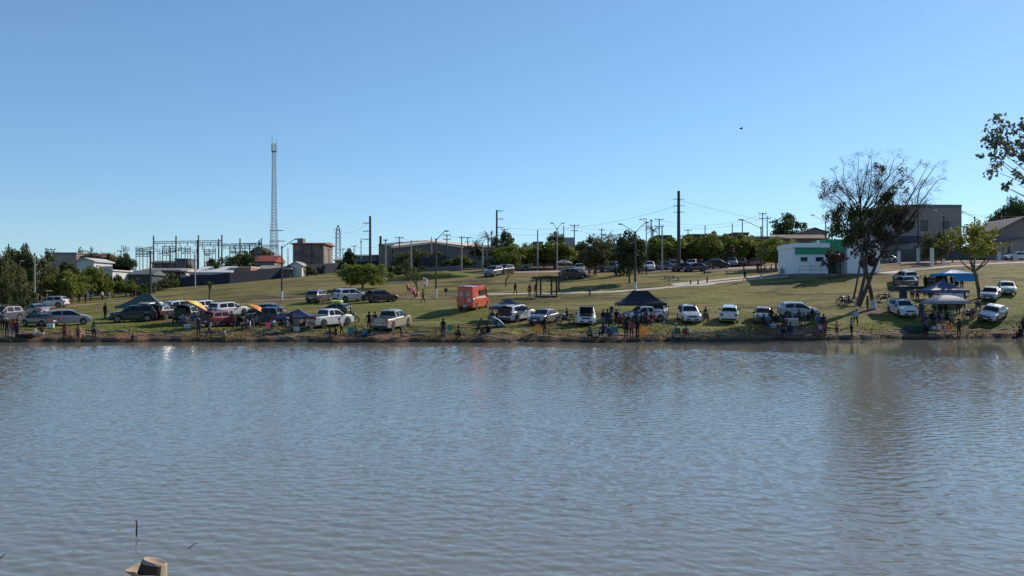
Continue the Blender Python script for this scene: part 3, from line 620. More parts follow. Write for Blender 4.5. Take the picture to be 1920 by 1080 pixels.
# small lattice pylon
PY = 245; b = at(634, PY); pt = thing('lattice_pylon', 'small steel lattice pylon with pointed top behind the houses', 'pylon', b); H_ = world(634, 422, PY).z - b.z; fr = MB(); n = 12
hb2 = lambda f: np.interp(f, [0, .6, .88, 1], [.75, .6, .55, .05])
for i in range(n):
    for s1, s2 in ((-1, -1), (1, -1), (1, 1), (-1, 1)):
        f0, f1 = i / n, (i + 1) / n; fr.tube((s1 * hb2(f0), s2 * hb2(f0), f0 * H_), (s1 * hb2(f1), s2 * hb2(f1), f1 * H_), .1, n=4, caps=False)
        fr.tube((s1 * hb2(f0), -hb2(f0), f0 * H_), (-s1 * hb2(f1), -hb2(f1), f1 * H_), .06, n=3, caps=False)
fr.build('frame', DSTEEL, pt)
for f in (.9, .82, .72): MB().tube((-1.3, 0, f * H_), (.5, 0, f * H_), .07, n=4).build('arm', DSTEEL, pt)

# --- poles
def util_pole(px, Y, top, label, r=.16, arms=(), m=CONC, base=None, group=None, transformer=False):
    b = at(px, Y) if base is None else Vector(base); H = world(px, top, Y).z - b.z
    t = thing('utility_pole', label, 'pole', b, group=group)
    MB().tube((0, 0, -.5), (0, 0, H), r, r * .72, 8).build('post', m, t)
    for (dz, wdt, off) in arms:
        a = MB().box((off, -.02, H - dz), (wdt, .12, .12))
        for k in (-.45, 0, .45):
            if abs(k) > .01 or off: a.tube((off + k * wdt, 0, H - dz), (off + k * wdt, 0, H - dz + .28), .06, n=5)
        a.build('crossarm', DPOST, t)
    if transformer: MB().tube((.3, -.25, H * .72), (.3, -.25, H * .72 + .9), .28, n=10).build('transformer_can', cm('plastic', (.2, .2, .2)), t)
    return t
util_pole(694, 178, 405, 'tall dark pole with three pairs of short arms left of the warehouse', .32, [(1.6, 1.6, -.7), (3.4, 1.6, -.7), (5.2, 1.6, -.7)], DPOST)
util_pole(931.5, 178, 394, 'tall dark pole with four arms pointing right above the trees', .26, [(.2, 1.4, .6), (2.0, 1.5, .7), (3.9, 1.5, .7), (5.6, 1.5, .7)], DPOST)
tp = util_pole(1272.5, 140, 358, 'very tall thick pole with curved arm pairs', .34, [], DPOST)
HH = world(1272.5, 358, 140).z - tp.location.z
for dz in (1.5, 2.65, 3.75):
    for s in (-1, 1): MB().path([(0, 0, HH - dz - .1), (s * .45, 0, HH - dz + .1), (s * .95, 0, HH - dz + .0)], .05, 5).build('arm', DPOST, tp)
up = [(723, 150, 448, 'pale pole at the left end of the warehouse', [(.3, .8, 0)], CONC), (749, 175, 444, 'dark pole with crossarm before the warehouse annex', [(.2, 1.8, 0), (1.2, 1.2, 0)], DPOST),
 (771, 150, 451, 'plain pale pole before the warehouse wall', [], CONC), (809, 178, 444, 'plain grey pole in front of the warehouse ridge', [], CONC), (838, 165, 439, 'dark pole with crossarm right of the street lamp arm', [(.2, 1.5, 0), (1.1, 1.5, 0)], DPOST),
 (865.5, 148, 443, 'pale pole right of the warehouse gable', [(.3, .7, 0)], CONC), (877, 190, 444, 'far dark pole with crossarm above the warehouse roof', [(.2, 1.6, 0), (1.2, 1.2, 0)], DPOST), (905, 146, 455, 'pale pole left of the palms', [], CONC),
 (922, 180, 432, 'thin pole between palms', [(.6, .6, 0)], DPOST), (946, 178, 429, 'pole with crossarm over the dark trees', [(.2, 1.6, 0)], DPOST), (1008, 148, 431, 'thin pale pole left of the dark round tree', [], CONC),
 (1057, 190, 423, 'plain grey pole beside the dark round tree', [], CONC), (1077, 178, 421, 'pole with two crossarms right of the dark round tree', [(.2, 2.0, 0), (1.4, 1.5, 0)], DPOST), (1128, 190, 428, 'short far pole above the rounded tree', [(.4, 1.2, 0)], DPOST),
 (1221, 165, 411, 'slim dark pole left of the crossarm pole', [(.4, .5, 0)], DPOST), (1236, 165, 410, 'crossarm pole left of the thick tall pole', [(.2, 1.7, 0), (1.6, 1.9, 0)], DPOST), (1241.5, 138, 423, 'pale lamp pole with short lamp at top left of the thick pole', [], CONC),
 (1290, 178, 430, 'small crossarm pole just right of the thick pole', [(.2, 1.6, 0)], DPOST), (1322, 185, 423, 'thin grey pole above the street trees', [], CONC), (1373, 185, 419, 'thin grey pole in the middle of the street trees', [], CONC),
 (1392, 175, 411, 'pole with curved double lamp behind the lamp arm', [(.2, .6, 0)], CONC), (1430, 170, 399, 'tall crossarm pole beside the street lamp', [(.2, 1.7, 0), (1.2, 1.4, 0)], DPOST), (1438.5, 172, 405, 'dark pole right of the tall crossarm pole', [(.6, .8, .3)], DPOST),
 (643, 225, 466, 'far pole beside the lattice pylon', [(.2, 1.4, 0)], DPOST), (664, 225, 460, 'far crossarm pole left of the thick dark pole', [(.2, 1.6, 0)], DPOST), (677, 220, 446, 'slim grey pole right of the lattice pylon', [(1.2, .4, 0)], CONC),
 (617, 215, 466, 'short pole right of the apartment block', [(.3, 1.2, 0)], DPOST), (540, 220, 464, 'thin pole left of the apartment block', [], CONC), (485, 215, 452, 'thin pole left of the radio mast', [], DPOST),
 (96, 165, 466, 'far crossarm pole above the left trees', [(.2, 1.8, 0)], CONC), (227, 175, 469, 'crossarm pole left of the substation', [(.2, 1.6, 0)], DPOST), (16, 150, 457, 'thin pole among the leftmost trees', [(1.0, .5, 0)], DPOST), (366, 158, 476, 'slim pale pole standing on the grass at the dark wall', [], cm('wall', (.42, .38, .33))),
 (1721.5, 143, 391, 'dark pole in front of the big grey building', [], DPOST), (1710, 165, 372, 'thin green pipe pole left of the big grey building', [], DPOST), (1683, 148, 430, 'short dark pole left of the grey building front', [], DPOST)]
for (p, Y, tpy, lb, arms, m_) in up: util_pole(p, Y, tpy, lb, .15 if m_ is CONC else .14, arms, m_)

def lamp_post(px, Y, post_top, arms, label, r=.13, white=1.2, pale=False, base_up=0):
    b = at(px, Y); t = thing('street_lamp', label, 'street lamp', b); H = world(px, post_top, Y).z - b.z; m = CONC if pale else DPOST
    MB().tube((0, 0, -.4), (0, 0, H), r, r * .65, 8).build('post', m, t)
    if white: MB().tube((0, 0, -.1), (0, 0, white), r * 1.22, r * 1.15, 8).build('painted_base', WPAINT, t)
    MB().tube((0, 0, H - .1), (0, 0, H + .25), r * .9, n=8).build('bracket', DSTEEL, t)
    for (ax, ay) in arms:
        e = world(ax, ay, Y) - b; e.y = -.3; MB().path([(0, 0, H), (e.x * .5, e.y * .5, H + (e.z - H) * .55), (e.x, e.y, e.z)], .045, 5).build('arm', DSTEEL, t)
        d = Vector((e.x, 0, 0)).normalized(); MB().ball((e.x + d.x * .25, e.y, e.z + .03), .32, 8, 5, sc=(1.1, .5, .32)).build('lamp_head', cm('plastic', (.28, .29, .3)), t)
    return t
lamp_post(528.5, 105, 465, [(554, 449)], 'tall dark street lamp with arm to the right before the apartment block')
lamp_post(817.5, 105, 451, [(834, 434)], 'street lamp with arm to the right standing left of the red van')
lamp_post(1427, 118.5, 428, [(1390, 412.5)], 'street lamp with long arm to the left beside the path', white=.9)
lamp_post(1191, 111, 437, [(1166, 421), (1209, 418)], 'double armed street lamp in front of the dark leafy tree', r=.17)
lamp_post(1548, 140, 418, [(1525, 404)], 'street lamp behind the kiosk roof', white=0)
lamp_post(1769.5, 130, 408, [(1754, 395)], 'street lamp in front of the big grey building', white=1.1)
lamp_post(1827.5, 131, 409, [(1806, 398)], 'street lamp against the sky over the yellow green tree', white=1.0)
lamp_post(1883, 128, 424, [(1868, 412)], 'street lamp beside the gabled house', white=1.0) if False else None
lamp_post(1044.5, 148, 430, [(1037, 419), (1053, 419)], 'small double armed lamp above the dark round tree', white=0, pale=True)
lamp_post(1212, 150, 418, [(1203, 412), (1211, 411)], 'pale double lamp pole left of the thick tall pole', white=0, pale=True)
lamp_post(282, 106, 474, [(275, 472)], 'black lamp pole standing beside the dark green gazebo', r=.17, white=0)
lamp_post(65, 112, 478, [(47, 490)], 'pale lamp pole with drooping arm at the left trees', white=0, pale=True)
for (p, Y, hh) in ((1654.5 + 31, 140, 2.2), (1722, 141, 2.6), (1747.5, 126, 3.0), (1873, 138, 1.5), (1903, 137, 1.2)):
    b = at(p, Y); t = thing('gate_pillar', {1685.5: 'short white pillar before the grey building wall', 1722: 'middle white pillar before the grey building wall', 1747.5: 'tallest white pillar standing on the lawn edge', 1873: 'white pillar left of the gabled house'}.get(p, 'small white pillar by the parked white sedan'), 'pillar', b)
    MB().box((0, 0, hh / 2 - .1), (.42, .42, hh + .2)).build('shaft', WPAINT, t); MB().box((0, 0, hh + .05), (.5, .5, .1)).build('cap', CONC, t)
# pergola
PYg = 106.5; P0 = at(1025, PYg); pg = thing('pergola', 'dark timber pergola with four posts beside the footpath', 'pergola', P0)
pxs = [(1006, 0), (1013, -1.2), (1034, 0), (1042.5, -1.2)]; zt = world(1000, 523, PYg).z - P0.z
for (p, dy) in pxs: MB().box(((p - 1025) / F * PYg, dy, zt / 2 - .1), (.24, .24, zt + .2)).build('post', WOOD, pg)
for dy in (0, -1.2): MB().box((0, dy, zt + .12), (3.9, .14, .22)).build('beam', WOOD, pg)
for k in range(11): MB().box((-1.85 + k * .37, -.6, zt + .3), (.08, 2.2, .14)).build('slat', WOOD, pg)
sl_ = MB().box((.1, -.6, .05), (2.8, 2.6, .16)).build('paving', PATH, pg)
# shelter at left
b = at(78, 118); sh = thing('park_shelter', 'dark timber shelter behind the white car at left', 'shelter', b)
for p in (68.5, 87): MB().box(((p - 78) / F * 118, 0, 1.1), (.28, .28, 2.6)).build('post', WOOD, sh)
MB().box((-.2, -.3, 2.35), (2.9, 1.8, .18)).build('roof', WOOD, sh)
b = at(47.5, 103); t = thing('signpost', 'white post beside the leftmost bushy tree', 'post', b); MB().box((0, 0, .8), (.16, .12, 1.8)).build('shaft', WPAINT, t); MB().box((0, 0, 1.72), (.2, .16, .06)).build('cap', CONC, t)
# benches, bins, bollards
def bench(px, Y, label, rz=0):
    t = thing('park_bench', label, 'bench', at(px, Y), rz)
    MB().box((0, 0, .45), (1.9, .42, .09)).build('seat', CONC, t)
    for s in (-.7, .7): MB().box((s, 0, .2), (.14, .36, .42)).build('leg', CONC, t)
bench(1263, 122, 'concrete bench above the round rest spot'); bench(1371, 129, 'pale concrete bench beside the upper path')
bench(1255, 125, 'second concrete bench behind the first one', .3)
def bin_(px, py, label):
    b = hit(px, py); t = thing('litter_bin', label, 'bin', b)
    MB().tube((0, 0, -.1), (0, 0, 1.0), .04, n=5).build('post', DPOST, t); m_ = MB().tube((0, 0, .55), (0, 0, 1.1), .22, .27, 10); m_.build('drum', cm('plastic', (.03, .03, .028)), t)
bin_(836, 556, 'black litter bin on a post right of the street lamp')
for (p, y, h, lb) in ((1106, 555, .95, 'dark low marker post on the footpath edge'), (1326, 531, .9, 'dark marker post beside the round rest spot'), (1321, 513, 1.1, 'dark post on the bare plaza'), (1295, 534, .6, 'left low stool on the round rest spot'), (1309, 534, .6, 'right low stool on the round rest spot')):
    b = hit(p, y); t = thing('marker_post', lb, 'post', b); MB().tube((0, 0, -.1), (0, 0, h), .11, .1, 8).build('shaft', DPOST, t); MB().tube((0, 0, h), (0, 0, h + .05), .13, .13, 8).build('cap', CONC, t)
# power lines
def cable(a, b, sag, label, r=.022):
    n = 14; pts = [a.lerp(b, i / n) - Vector((0, 0, sag * 4 * (i / n) * (1 - i / n))) for i in range(n + 1)]
    o = MB().path(pts, r, 3).build('power_line', WIRE); tag(o, label, 'cable', group='overhead power lines')
Wd = world
cable(Wd(1236, 413, 165), Wd(1430, 402, 170), 1.6, 'power line running right from the crossarm pole to the tall crossarm pole'); cable(Wd(1236, 420, 165), Wd(1430, 410, 170), 1.4, 'lower power line between the two crossarm poles')
cable(Wd(1077, 425, 178), Wd(1236, 414, 165), 1.3, 'power line between the two double crossarm poles'); cable(Wd(946, 437, 178), Wd(1077, 424, 178), 1.2, 'power line over the dark round tree')
cable(Wd(1077, 431, 178), Wd(1236, 421, 165), 1.5, 'lower power line left of the thick tall pole'); cable(Wd(838, 441, 165), Wd(946, 432, 178), 1.1, 'power line over the palms')
cable(Wd(1272, 375, 140), Wd(1700, 430, 300), 3, 'high line leaving the thick tall pole to the right'); cable(Wd(1272, 385, 140), Wd(931, 425, 178), 2, 'high line from the thick tall pole to the left')
cable(Wd(749, 446, 175), Wd(838, 441, 165), .9, 'power line across the warehouse roof'); cable(Wd(664, 462, 225), Wd(749, 446, 175), 1.2, 'power line left of the warehouse')
cable(Wd(1430, 402, 170), Wd(1560, 416, 200), 1.2, 'power line right of the tall crossarm pole'); cable(Wd(96, 468, 165), Wd(227, 471, 175), 1.3, 'power line above the left houses')
cable(Wd(1770, 395, 165), Wd(2000, 400, 165), .9, 'power line at the right over the yellow green tree'); cable(Wd(1803, 400, 165), Wd(2000, 406, 165), .9, 'lower power line at the right'); cable(Wd(617, 468, 215), Wd(664, 461, 225), .5, 'short line right of the apartment block')
cable(Wd(-40, 462, 165), Wd(96, 468, 165), 1, 'power line at the far left'); cable(Wd(694, 415, 178), Wd(634, 432, 245), 1.5, 'line from the tall dark pole to the lattice pylon')

# ------------------------------------------------ trees
LEAFG = leafmat('street_tree_leaves', (.075, .10, .016), (.22, .25, .04)); LEAFD = leafmat('dark_leaves', (.03, .048, .016), (.085, .115, .034), .35)
LEAFY = leafmat('yellow_green_leaves', (.10, .12, .012), (.20, .20, .025), .45); LEAFO = leafmat('olive_leaves', (.05, .065, .022), (.13, .135, .045)); LEAFB = leafmat('brown_dry_leaves', (.06, .04, .03), (.13, .08, .06), .2)
def clumps(centers, radii, n, size, flat=1.0, drop=0.0):
    centers = np.asarray(centers); radii = np.asarray(radii); k = len(centers); ci = rng.integers(0, k, n)
    d = rng.normal(size=(n, 3)); d /= np.linalg.norm(d, axis=1)[:, None]; rr = rng.random(n) ** .45
    p = centers[ci] + d * (radii[ci] * rr)[:, None] * np.array([1, 1, flat])
    nrm = d * .6 + rng.normal(size=(n, 3)) * .6; nrm /= np.linalg.norm(nrm, axis=1)[:, None]
    t = np.cross(nrm, rng.normal(size=(n, 3))); t /= np.linalg.norm(t, axis=1)[:, None]; b = np.cross(nrm, t)
    s = size * (.6 + .8 * rng.random(n))[:, None]
    if drop: t = t * .4; t[:, 2] -= drop; t /= np.linalg.norm(t, axis=1)[:, None]
    V = np.stack([p - t * s * .5, p + b * s * .28, p + t * s * .5, p - b * s * .28], 1).reshape(-1, 3)
    return V, np.arange(4 * n).reshape(-1, 4)
def crown_mesh(name, m, rx, ry, rz, zc, nc, n, size, rc=.3, flatbot=.35, seed=1, hollow=.45, drop=0):
    r = np.random.default_rng(seed); c = []
    while len(c) < nc:
        v = r.uniform(-1, 1, 3); l = np.linalg.norm(v)
        if l > 1 or l < hollow or v[2] < -flatbot: continue
        c.append(v * (1 + .12 * r.normal()))
    c = np.array(c) * [rx, ry, rz]; c[:, 2] += zc
    V, Fq = clumps(c, r.uniform(.7, 1.25, nc) * rc * min(rx, rz * 1.3), n, size, .8, drop); return fast(name, V, Fq, m), c
def trunk_mesh(h, r, limbs, m, n=7, lean=(0, 0)):
    mb = MB(); top = Vector((lean[0], lean[1], h)); mb.path([(0, 0, -.3), (lean[0] * .3, lean[1] * .3, h * .5), top], [r * 1.25, r, r * .8], n)
    for q in limbs:
        mid = top.lerp(Vector(q), .5) + Vector((0, 0, .08 * h)); mb.path([top - Vector((0, 0, .12 * h)), mid, q], [r * .6, r * .4, r * .12], 5)
    return mb.mesh('trunk', m)
def tree_kind(rx, ry, rz, zc, leaf, seed, nc=26, n=2600, size=.34, th=None, tr=.16, rc=.34, bark=BARK, flatbot=.35, hollow=.4, drop=0):
    cr, c = crown_mesh('crown', leaf, rx, ry, rz, zc, nc, n, size, rc, flatbot, seed, hollow, drop)
    th = th or (zc - rz * flatbot) * .8; tm = trunk_mesh(th, tr, [tuple(q * np.array([.85, .85, 1])) for q in c[:9]], bark); return cr, tm
def plant(kind, loc, label, cat='tree', name='street_tree', sc=1, rz=None, group=None):
    t = thing(name, label, cat, loc, random.random() * 6 if rz is None else rz, group)
    link('crown', kind[0], t); link('trunk', kind[1], t); t.scale = (sc,) * 3 if not isinstance(sc, tuple) else sc; return t
ROUND = [tree_kind(3.3, 3.0, 2.0, 2.9, LEAFG, s, nc=60, n=7500, size=.36, th=1.1, flatbot=.62) for s in (1, 2, 3)]
WIDE = tree_kind(4.1, 3.4, 1.9, 2.4, LEAFG, 9, nc=70, n=9500, size=.32, th=.8, flatbot=.75)
DARK = [tree_kind(3.0, 3.0, 3.0, 3.9, LEAFD, s, nc=46, n=6000, size=.42, th=1.6, flatbot=.85) for s in (11, 12)]
OLIVE = [tree_kind(3.0, 2.8, 2.7, 3.3, LEAFO, s, nc=44, n=5000, size=.36, th=1.4, flatbot=.8) for s in (21, 22)]
BUSH = [tree_kind(1.6, 1.5, 1.2, 1.1, LEAFD, s, nc=14, n=1100, size=.28, th=.5, flatbot=.8, tr=.08) for s in (31, 32)]
ALLM = tree_kind(6, 6, 3.6, 5.2, LEAFD, 41, nc=60, n=9000, size=.42, th=3.2, tr=.35, flatbot=.35, rc=.3)
def plant_at(kind, px, Y, top, label, w_px=None, up=0, **k):
    """tree with its foot at depth Y; its crown top reaches the photo row"""
    b = at(px, Y, up); H = world(px, top, Y).z - b.z; co = np.empty(len(kind[0].vertices) * 3, np.float32); kind[0].vertices.foreach_get('co', co); co = co.reshape(-1, 3); h0 = np.percentile(co[:, 2], 99.3)
    sz = H / h0; sx = sz
    if w_px: sx = (w_px / F * Y) / (np.percentile(co[:, 0], 99) - np.percentile(co[:, 0], 1))
    return plant(kind, b, label, sc=(sx, sx, sz), **k)
street = [(965, 152, 461, 66, 0, 'rounded tree with sunlit top left of the pergola'), (1040, 155, 455, 76, 1, 'wide round tree behind the beige umbrella'), (1240, 154, 446, 74, 2, 'round tree left of the thick tall pole'), (1285, 156, 444, 60, 0, 'round tree right behind the thick tall pole'),
 (1322, 154, 442, 62, 1, 'round sunlit tree in the middle of the street row'), (1372, 156, 441, 66, 2, 'tall round tree left of the bare brown tree'), (1455, 137, 447, 64, 0, 'round flat topped tree beside the kiosk'), (1405, 160, 445, 40, 1, 'small round tree behind the street lamp')]
for (p, Y, tp_, wd, k, lb) in street: plant_at(ROUND[k], p, Y, tp_, lb, wd * 1.18)
plant_at(WIDE, 680, 119, 496, 'broad low green tree on the open slope behind the parked cars', 96, rz=0)
plant_at(OLIVE[0], 1115, 133, 444, 'olive green tree left of the dark leafy tree', 62)
plant_at(DARK[0], 1180, 120, 437, 'dark leafy tree around the double armed street lamp', 62)
plant_at(DARK[1], 945, 170, 436, 'dark tall tree clump beside the palms', 44); plant_at(DARK[0], 1042, 185, 437, 'dark round tree in front of the light grey block', 36)
plant_at(DARK[1], 1478, 215, 403, 'large dark round tree behind the shop houses', 66); plant_at(ALLM, 1905, 185, 373, 'large dark tree behind the gabled house', 78)
plant_at(DARK[0], 1868, 185, 400, 'small dark tree left of the large dark tree', 24)
plant_at(OLIVE[1], 1748, 141, 438, 'green shrubby tree before the big grey building', 46); plant_at(OLIVE[0], 1765, 136, 436, 'brownish thin tree right of the tall white pillar', 26)
plant_at(DARK[0], 656, 200, 468, 'dark small tree left of the tall dark pole', 24); plant_at(OLIVE[0], 782, 172, 467, 'grey green tree in front of the warehouse', 40); plant_at(DARK[1], 822, 176, 474, 'dark bush in front of the warehouse right wall', 50)
plant_at(OLIVE[1], 990, 168, 457, 'low dark tree between pergola and far roofs', 34); plant_at(ROUND[1], 958, 145, 474, 'bright small tree in front of the rounded tree', 38)
plant_at(OLIVE[1], 758, 160, 473, 'grey green tree left in front of the warehouse', 40); plant_at(ROUND[0], 868, 164, 480, 'dull tree at the right end of the warehouse', 44); plant_at(BUSH[0], 840, 162, 488, 'low bush before the dark sheet wall', 40); plant_at(DARK[0], 893, 176, 462, 'dark tree beside the orange brown awning', 30); plant_at(BUSH[0], 925, 150, 487, 'dry bush beside the parked pickups', 30); plant_at(DARK[0], 1340, 190, 436, 'far dark tree top above the street row', 30)
back = [(948, 178, 462, 60), (1000, 182, 466, 60), (1060, 178, 461, 60), (1095, 176, 458, 56), (1150, 178, 458, 60), (1205, 176, 459, 60), (1262, 178, 456, 56), (1305, 178, 455, 60), (1350, 178, 453, 60), (1400, 178, 452, 60), (1440, 178, 452, 50), (1130, 160, 470, 60), (1220, 160, 468, 50), (1085, 160, 474, 50), (1020, 160, 470, 46), (1420, 158, 466, 44)]
BW = ['left of the pergola line', 'above the pergola left post', 'left behind the beige parasol', 'behind the beige parasol', 'behind the olive tree', 'behind the dark leafy tree', 'left behind the thick tall pole', 'right behind the thick tall pole', 'over the far dark blue car', 'left of the brown dry tree', 'left of the kiosk tree', 'in the shade right of the olive tree', 'low beside the double lamp', 'low left of the olive tree', 'low above the pergola', 'low behind the street lamp']
for (p, Y, tp_, wd), wz_ in zip(back, BW): plant_at(DARK[int(p) % 2] if int(p) % 3 else ROUND[int(p) % 3], p, Y, tp_, 'dense tree in the back row ' + wz_, wd, group='trees of the back row')
# left tree mass
left = [(4, 90, 474, 36, OLIVE[0], 'leftmost bushy tree at the picture edge'), (28, 93, 500, 46, OLIVE[1], 'shaggy tree over the far left cars'), (34, 90, 535, 26, BUSH[0], 'low bushy tree beside the dark car at far left'), (50, 118, 464, 40, DARK[0], 'dark tree with upright tufts at far left'), (20, 120, 470, 60, DARK[1], 'dark tree at the far left skyline'),
 (75, 128, 487, 54, OLIVE[0], 'yellow green tree left of the flat roofed house'), (125, 124, 511, 78, ROUND[0], 'broad round tree behind the white car at left'), (120, 140, 494, 60, DARK[1], 'dark green tree below the flat roofed house'), (170, 132, 502, 52, ROUND[2], 'bright green tree below the white house'),
 (192, 134, 515, 34, ROUND[1], 'low green tree left of the dirt bank'), (90, 150, 470, 26, BUSH[1], 'palm like bush against the sky'), (215, 150, 515, 24, BUSH[0], 'small dark shrub at the slope foot'), (238, 160, 478, 36, DARK[0], 'dark tree left of the substation'), (222, 168, 482, 34, OLIVE[1], 'dull tree behind the low dark house'),
 (155, 178, 470, 24, OLIVE[0], 'sparse grey tree left of the small palm'), (205, 175, 478, 30, DARK[1], 'dark small tree right of the white gable'), (30, 105, 520, 50, OLIVE[0], 'lower foliage of the left tree group'), (60, 100, 548, 40, BUSH[1], 'bush under the left shelter'), (-20, 100, 480, 60, OLIVE[1], 'tree at the left frame edge'),
 (440, 188, 476, 40, OLIVE[0], 'grey green tree in the substation yard'), (462, 190, 474, 34, DARK[0], 'dark tree right of the substation yard'), (398, 188, 486, 30, DARK[1], 'dark bush in the middle of the substation'), (495, 205, 470, 30, DARK[0], 'dark tree at the foot of the radio mast'), (320, 165, 512, 26, BUSH[0], 'dark bush above the dark wall'),
 (265, 146, 533, 44, BUSH[1], 'bush at the left end of the dark wall'), (236, 143, 526, 40, ROUND[1], 'bush before the tiny white shed'), (213, 142, 530, 36, BUSH[0], 'dull bush left of the tiny white shed'), (290, 150, 530, 34, BUSH[0], 'bush right behind the black lamp pole'), (250, 150, 534, 26, BUSH[1], 'low weeds shrub below the green grey roof'), (305, 160, 524, 34, OLIVE[0], 'olive shrub in front of the block walled house'), (755, 151, 499, 46, BUSH[0], 'dark scrub on the left of the earth mound'), (790, 149, 500, 40, BUSH[1], 'dark scrub in the middle of the earth mound'), (735, 152, 500, 30, BUSH[1], 'scrub right behind the broad low tree'), (410, 180, 492, 24, BUSH[0], 'small bush left of the corrugated roof'), (355, 186, 496, 24, BUSH[1], 'bush behind the small pale house'), (575, 190, 498, 30, BUSH[0], 'bush left of the dark wall end'), (640, 215, 490, 22, BUSH[1], 'bush beside the low far house'), (520, 196, 497, 36, BUSH[0], 'bush below the red tiled roof')]
for (p, Y, tp_, wd, k, lb) in left: plant_at(k, p, Y, tp_, lb, wd)
# yellow green tree at the right
yk = tree_kind(3.4, 3.2, 2.5, 4.4, LEAFY, 51, nc=44, n=2800, size=.30, th=1.6, tr=.2, flatbot=.55, hollow=.35, rc=.24)
b = at(1838, 93); yt = thing('yellow_green_tree', 'sunlit yellow green tree leaning over the blue gazebo', 'tree', b)
crm = link('crown', yk[0], yt); H_ = world(1838, 418, 93).z - b.z; crm.scale = (1.02, 1, 1.0); crm.location = (-.35, 0, H_ - 6.75)
tkm = MB().path([(0, 0, -.3), (-.25, 0, 1.2), (-.55, 0, 2.6), (-.75, 0, 3.2)], [.24, .2, .17, .15], 8)
for q in [(-2.6, .4, 4.9), (-1.6, -.6, 5.6), (-.4, .5, 6.2), (1.2, -.5, 5.6), (2.2, .6, 5.2), (-.9, 1.2, 5.5), (.3, -1.2, 5)]:
    mid = Vector((-.7, 0, 3.0)).lerp(Vector(q), .5) + Vector((0, 0, -.15)); tkm.path([(-.7, 0, 3.0), mid, q], [.11, .08, .03], 5)
tkm.build('trunk', BARK, yt)
# thin dry trees and saplings
def branchy(mb, p, d, L, r, depth, spread=.5, tips=None, grow=.72, up=.15, rs=random, kids=(2, 3), seg=3):
    pts = [p]; q = p; dd = d.copy()
    for i in range(seg):
        dd = (dd + Vector((rs.gauss(0, .13), rs.gauss(0, .13), rs.gauss(0, .10) + up * .25))).normalized(); q = q + dd * (L / seg); pts.append(q)
    e = r * .62 if depth else r * .3
    mb.path(pts, [r + (e - r) * i / seg for i in range(seg + 1)], 5 if r > .04 else 3)
    if depth == 0:
        if tips is not None: tips.append(q)
        return
    for k in range(rs.randint(*kids)):
        a = rs.random() * 2 * PI; o = dd.orthogonal().normalized(); o = Matrix.Rotation(a, 3, dd) @ o
        nd = (dd + o * spread * (.6 + .8 * rs.random())).normalized(); branchy(mb, q if k == 0 else pts[rs.randint(seg - 1, seg)], nd, L * grow * (.8 + .4 * rs.random()), e, depth - 1, spread, tips, grow, up, rs, kids, seg)
def dry_tree(px, Y, top, label, leaf=None, nleaf=250, spread=.55, name='bare_tree', depth=4, wide=1.0, mat_=GBARK):
    b = at(px, Y); H = world(px, top, Y).z - b.z; mb = MB(); tips = []; rs = random.Random(int(px))
    branchy(mb, Vector((0, 0, -.2)), Vector((0, 0, 1)), H * .34, H * .022 + .02, depth, spread, tips, .74, .12, rs)
    hz = max(t_.z for t_ in tips); t = thing(name, label, 'tree', b); o = mb.build('trunk', mat_, t); o.scale = (wide * H / hz,) * 2 + (H / hz,)
    if leaf:
        V, Fq = clumps([tuple(q) for q in tips], [H * .07] * len(tips), nleaf, .26); c = link('crown', fast('crown', V, Fq, leaf), t); c.scale = o.scale
    return t
dry_tree(1048, 112, 486, 'bare grey tree right behind the pergola', None, wide=1.3)
dry_tree(949, 118, 497, 'thin bare sapling left of the pergola', None, depth=3); dry_tree(785, 110, 505, 'thin sapling with sparse leaves by the red bundle', LEAFO, 260, depth=3)
dry_tree(1395, 138, 462, 'brown dry leaved tree left of the street lamp', LEAFB, 1500, depth=4, wide=1.2); dry_tree(393, 112, 531, 'thin sapling on the left slope', LEAFD, 40, depth=1, spread=.3)
dry_tree(572, 112, 545, 'tiny dry sapling near the dark hatchback', None, depth=3); dry_tree(1575, 117, 470, 'brownish dry tree before the kiosk recess', LEAFB, 1300, depth=4); dry_tree(1205, 135, 470, 'dry shrub behind the double lamp', LEAFB, 400, depth=3)
dry_tree(1786, 138, 452, 'dry twiggy tree behind the yellow green tree', LEAFO, 350, depth=4); dry_tree(160, 176, 468, 'pale bare tree beside the small palm', None)
dry_tree(4, 96, 500, 'grey bare trunk tree at the left edge', LEAFO, 500, depth=4); dry_tree(1262, 150, 470, 'bare shrub by the parked cars', None, depth=3)
# palms
def palm(px, Y, top, label, sc=1.0, m=LEAFD):
    b = at(px, Y); H = world(px, top, Y).z - b.z; t = thing('palm_tree', label, 'palm', b); MB().path([(0, 0, -.3), (.1, 0, H * .4), (0, 0, H * .86)], [.2, .16, .14], 6).build('trunk', GBARK, t)
    V = []; Fq = []
    for k in range(17):
        a = 2 * PI * k / 17 + random.random() * .3; el = random.uniform(-.2, 1.15); L = (1.9 + random.random() * .5) * sc; prev = Vector((0, 0, H * .86)); d = Vector((math.cos(a) * math.cos(el), math.sin(a) * math.cos(el), math.sin(el)))
        for s in range(7):
            nx_ = prev + d * (L / 7); d = (d + Vector((0, 0, -.17))).normalized(); side = d.cross(Vector((0, 0, 1))).normalized(); w_ = .42 * sc * math.sin(PI * (s + .8) / 8)
            for sg in (-1, 1):
                for f in (0, .5):
                    q = prev.lerp(nx_, f); n0 = len(V); V += [q, q + (nx_ - prev) * .35, q + side * sg * w_ + Vector((0, 0, -w_ * .5)) + d * .15]; Fq.append((n0, n0 + 1, n0 + 2))
            prev = nx_
    link('crown', fast('crown', [tuple(v) for v in V], Fq, m), t)
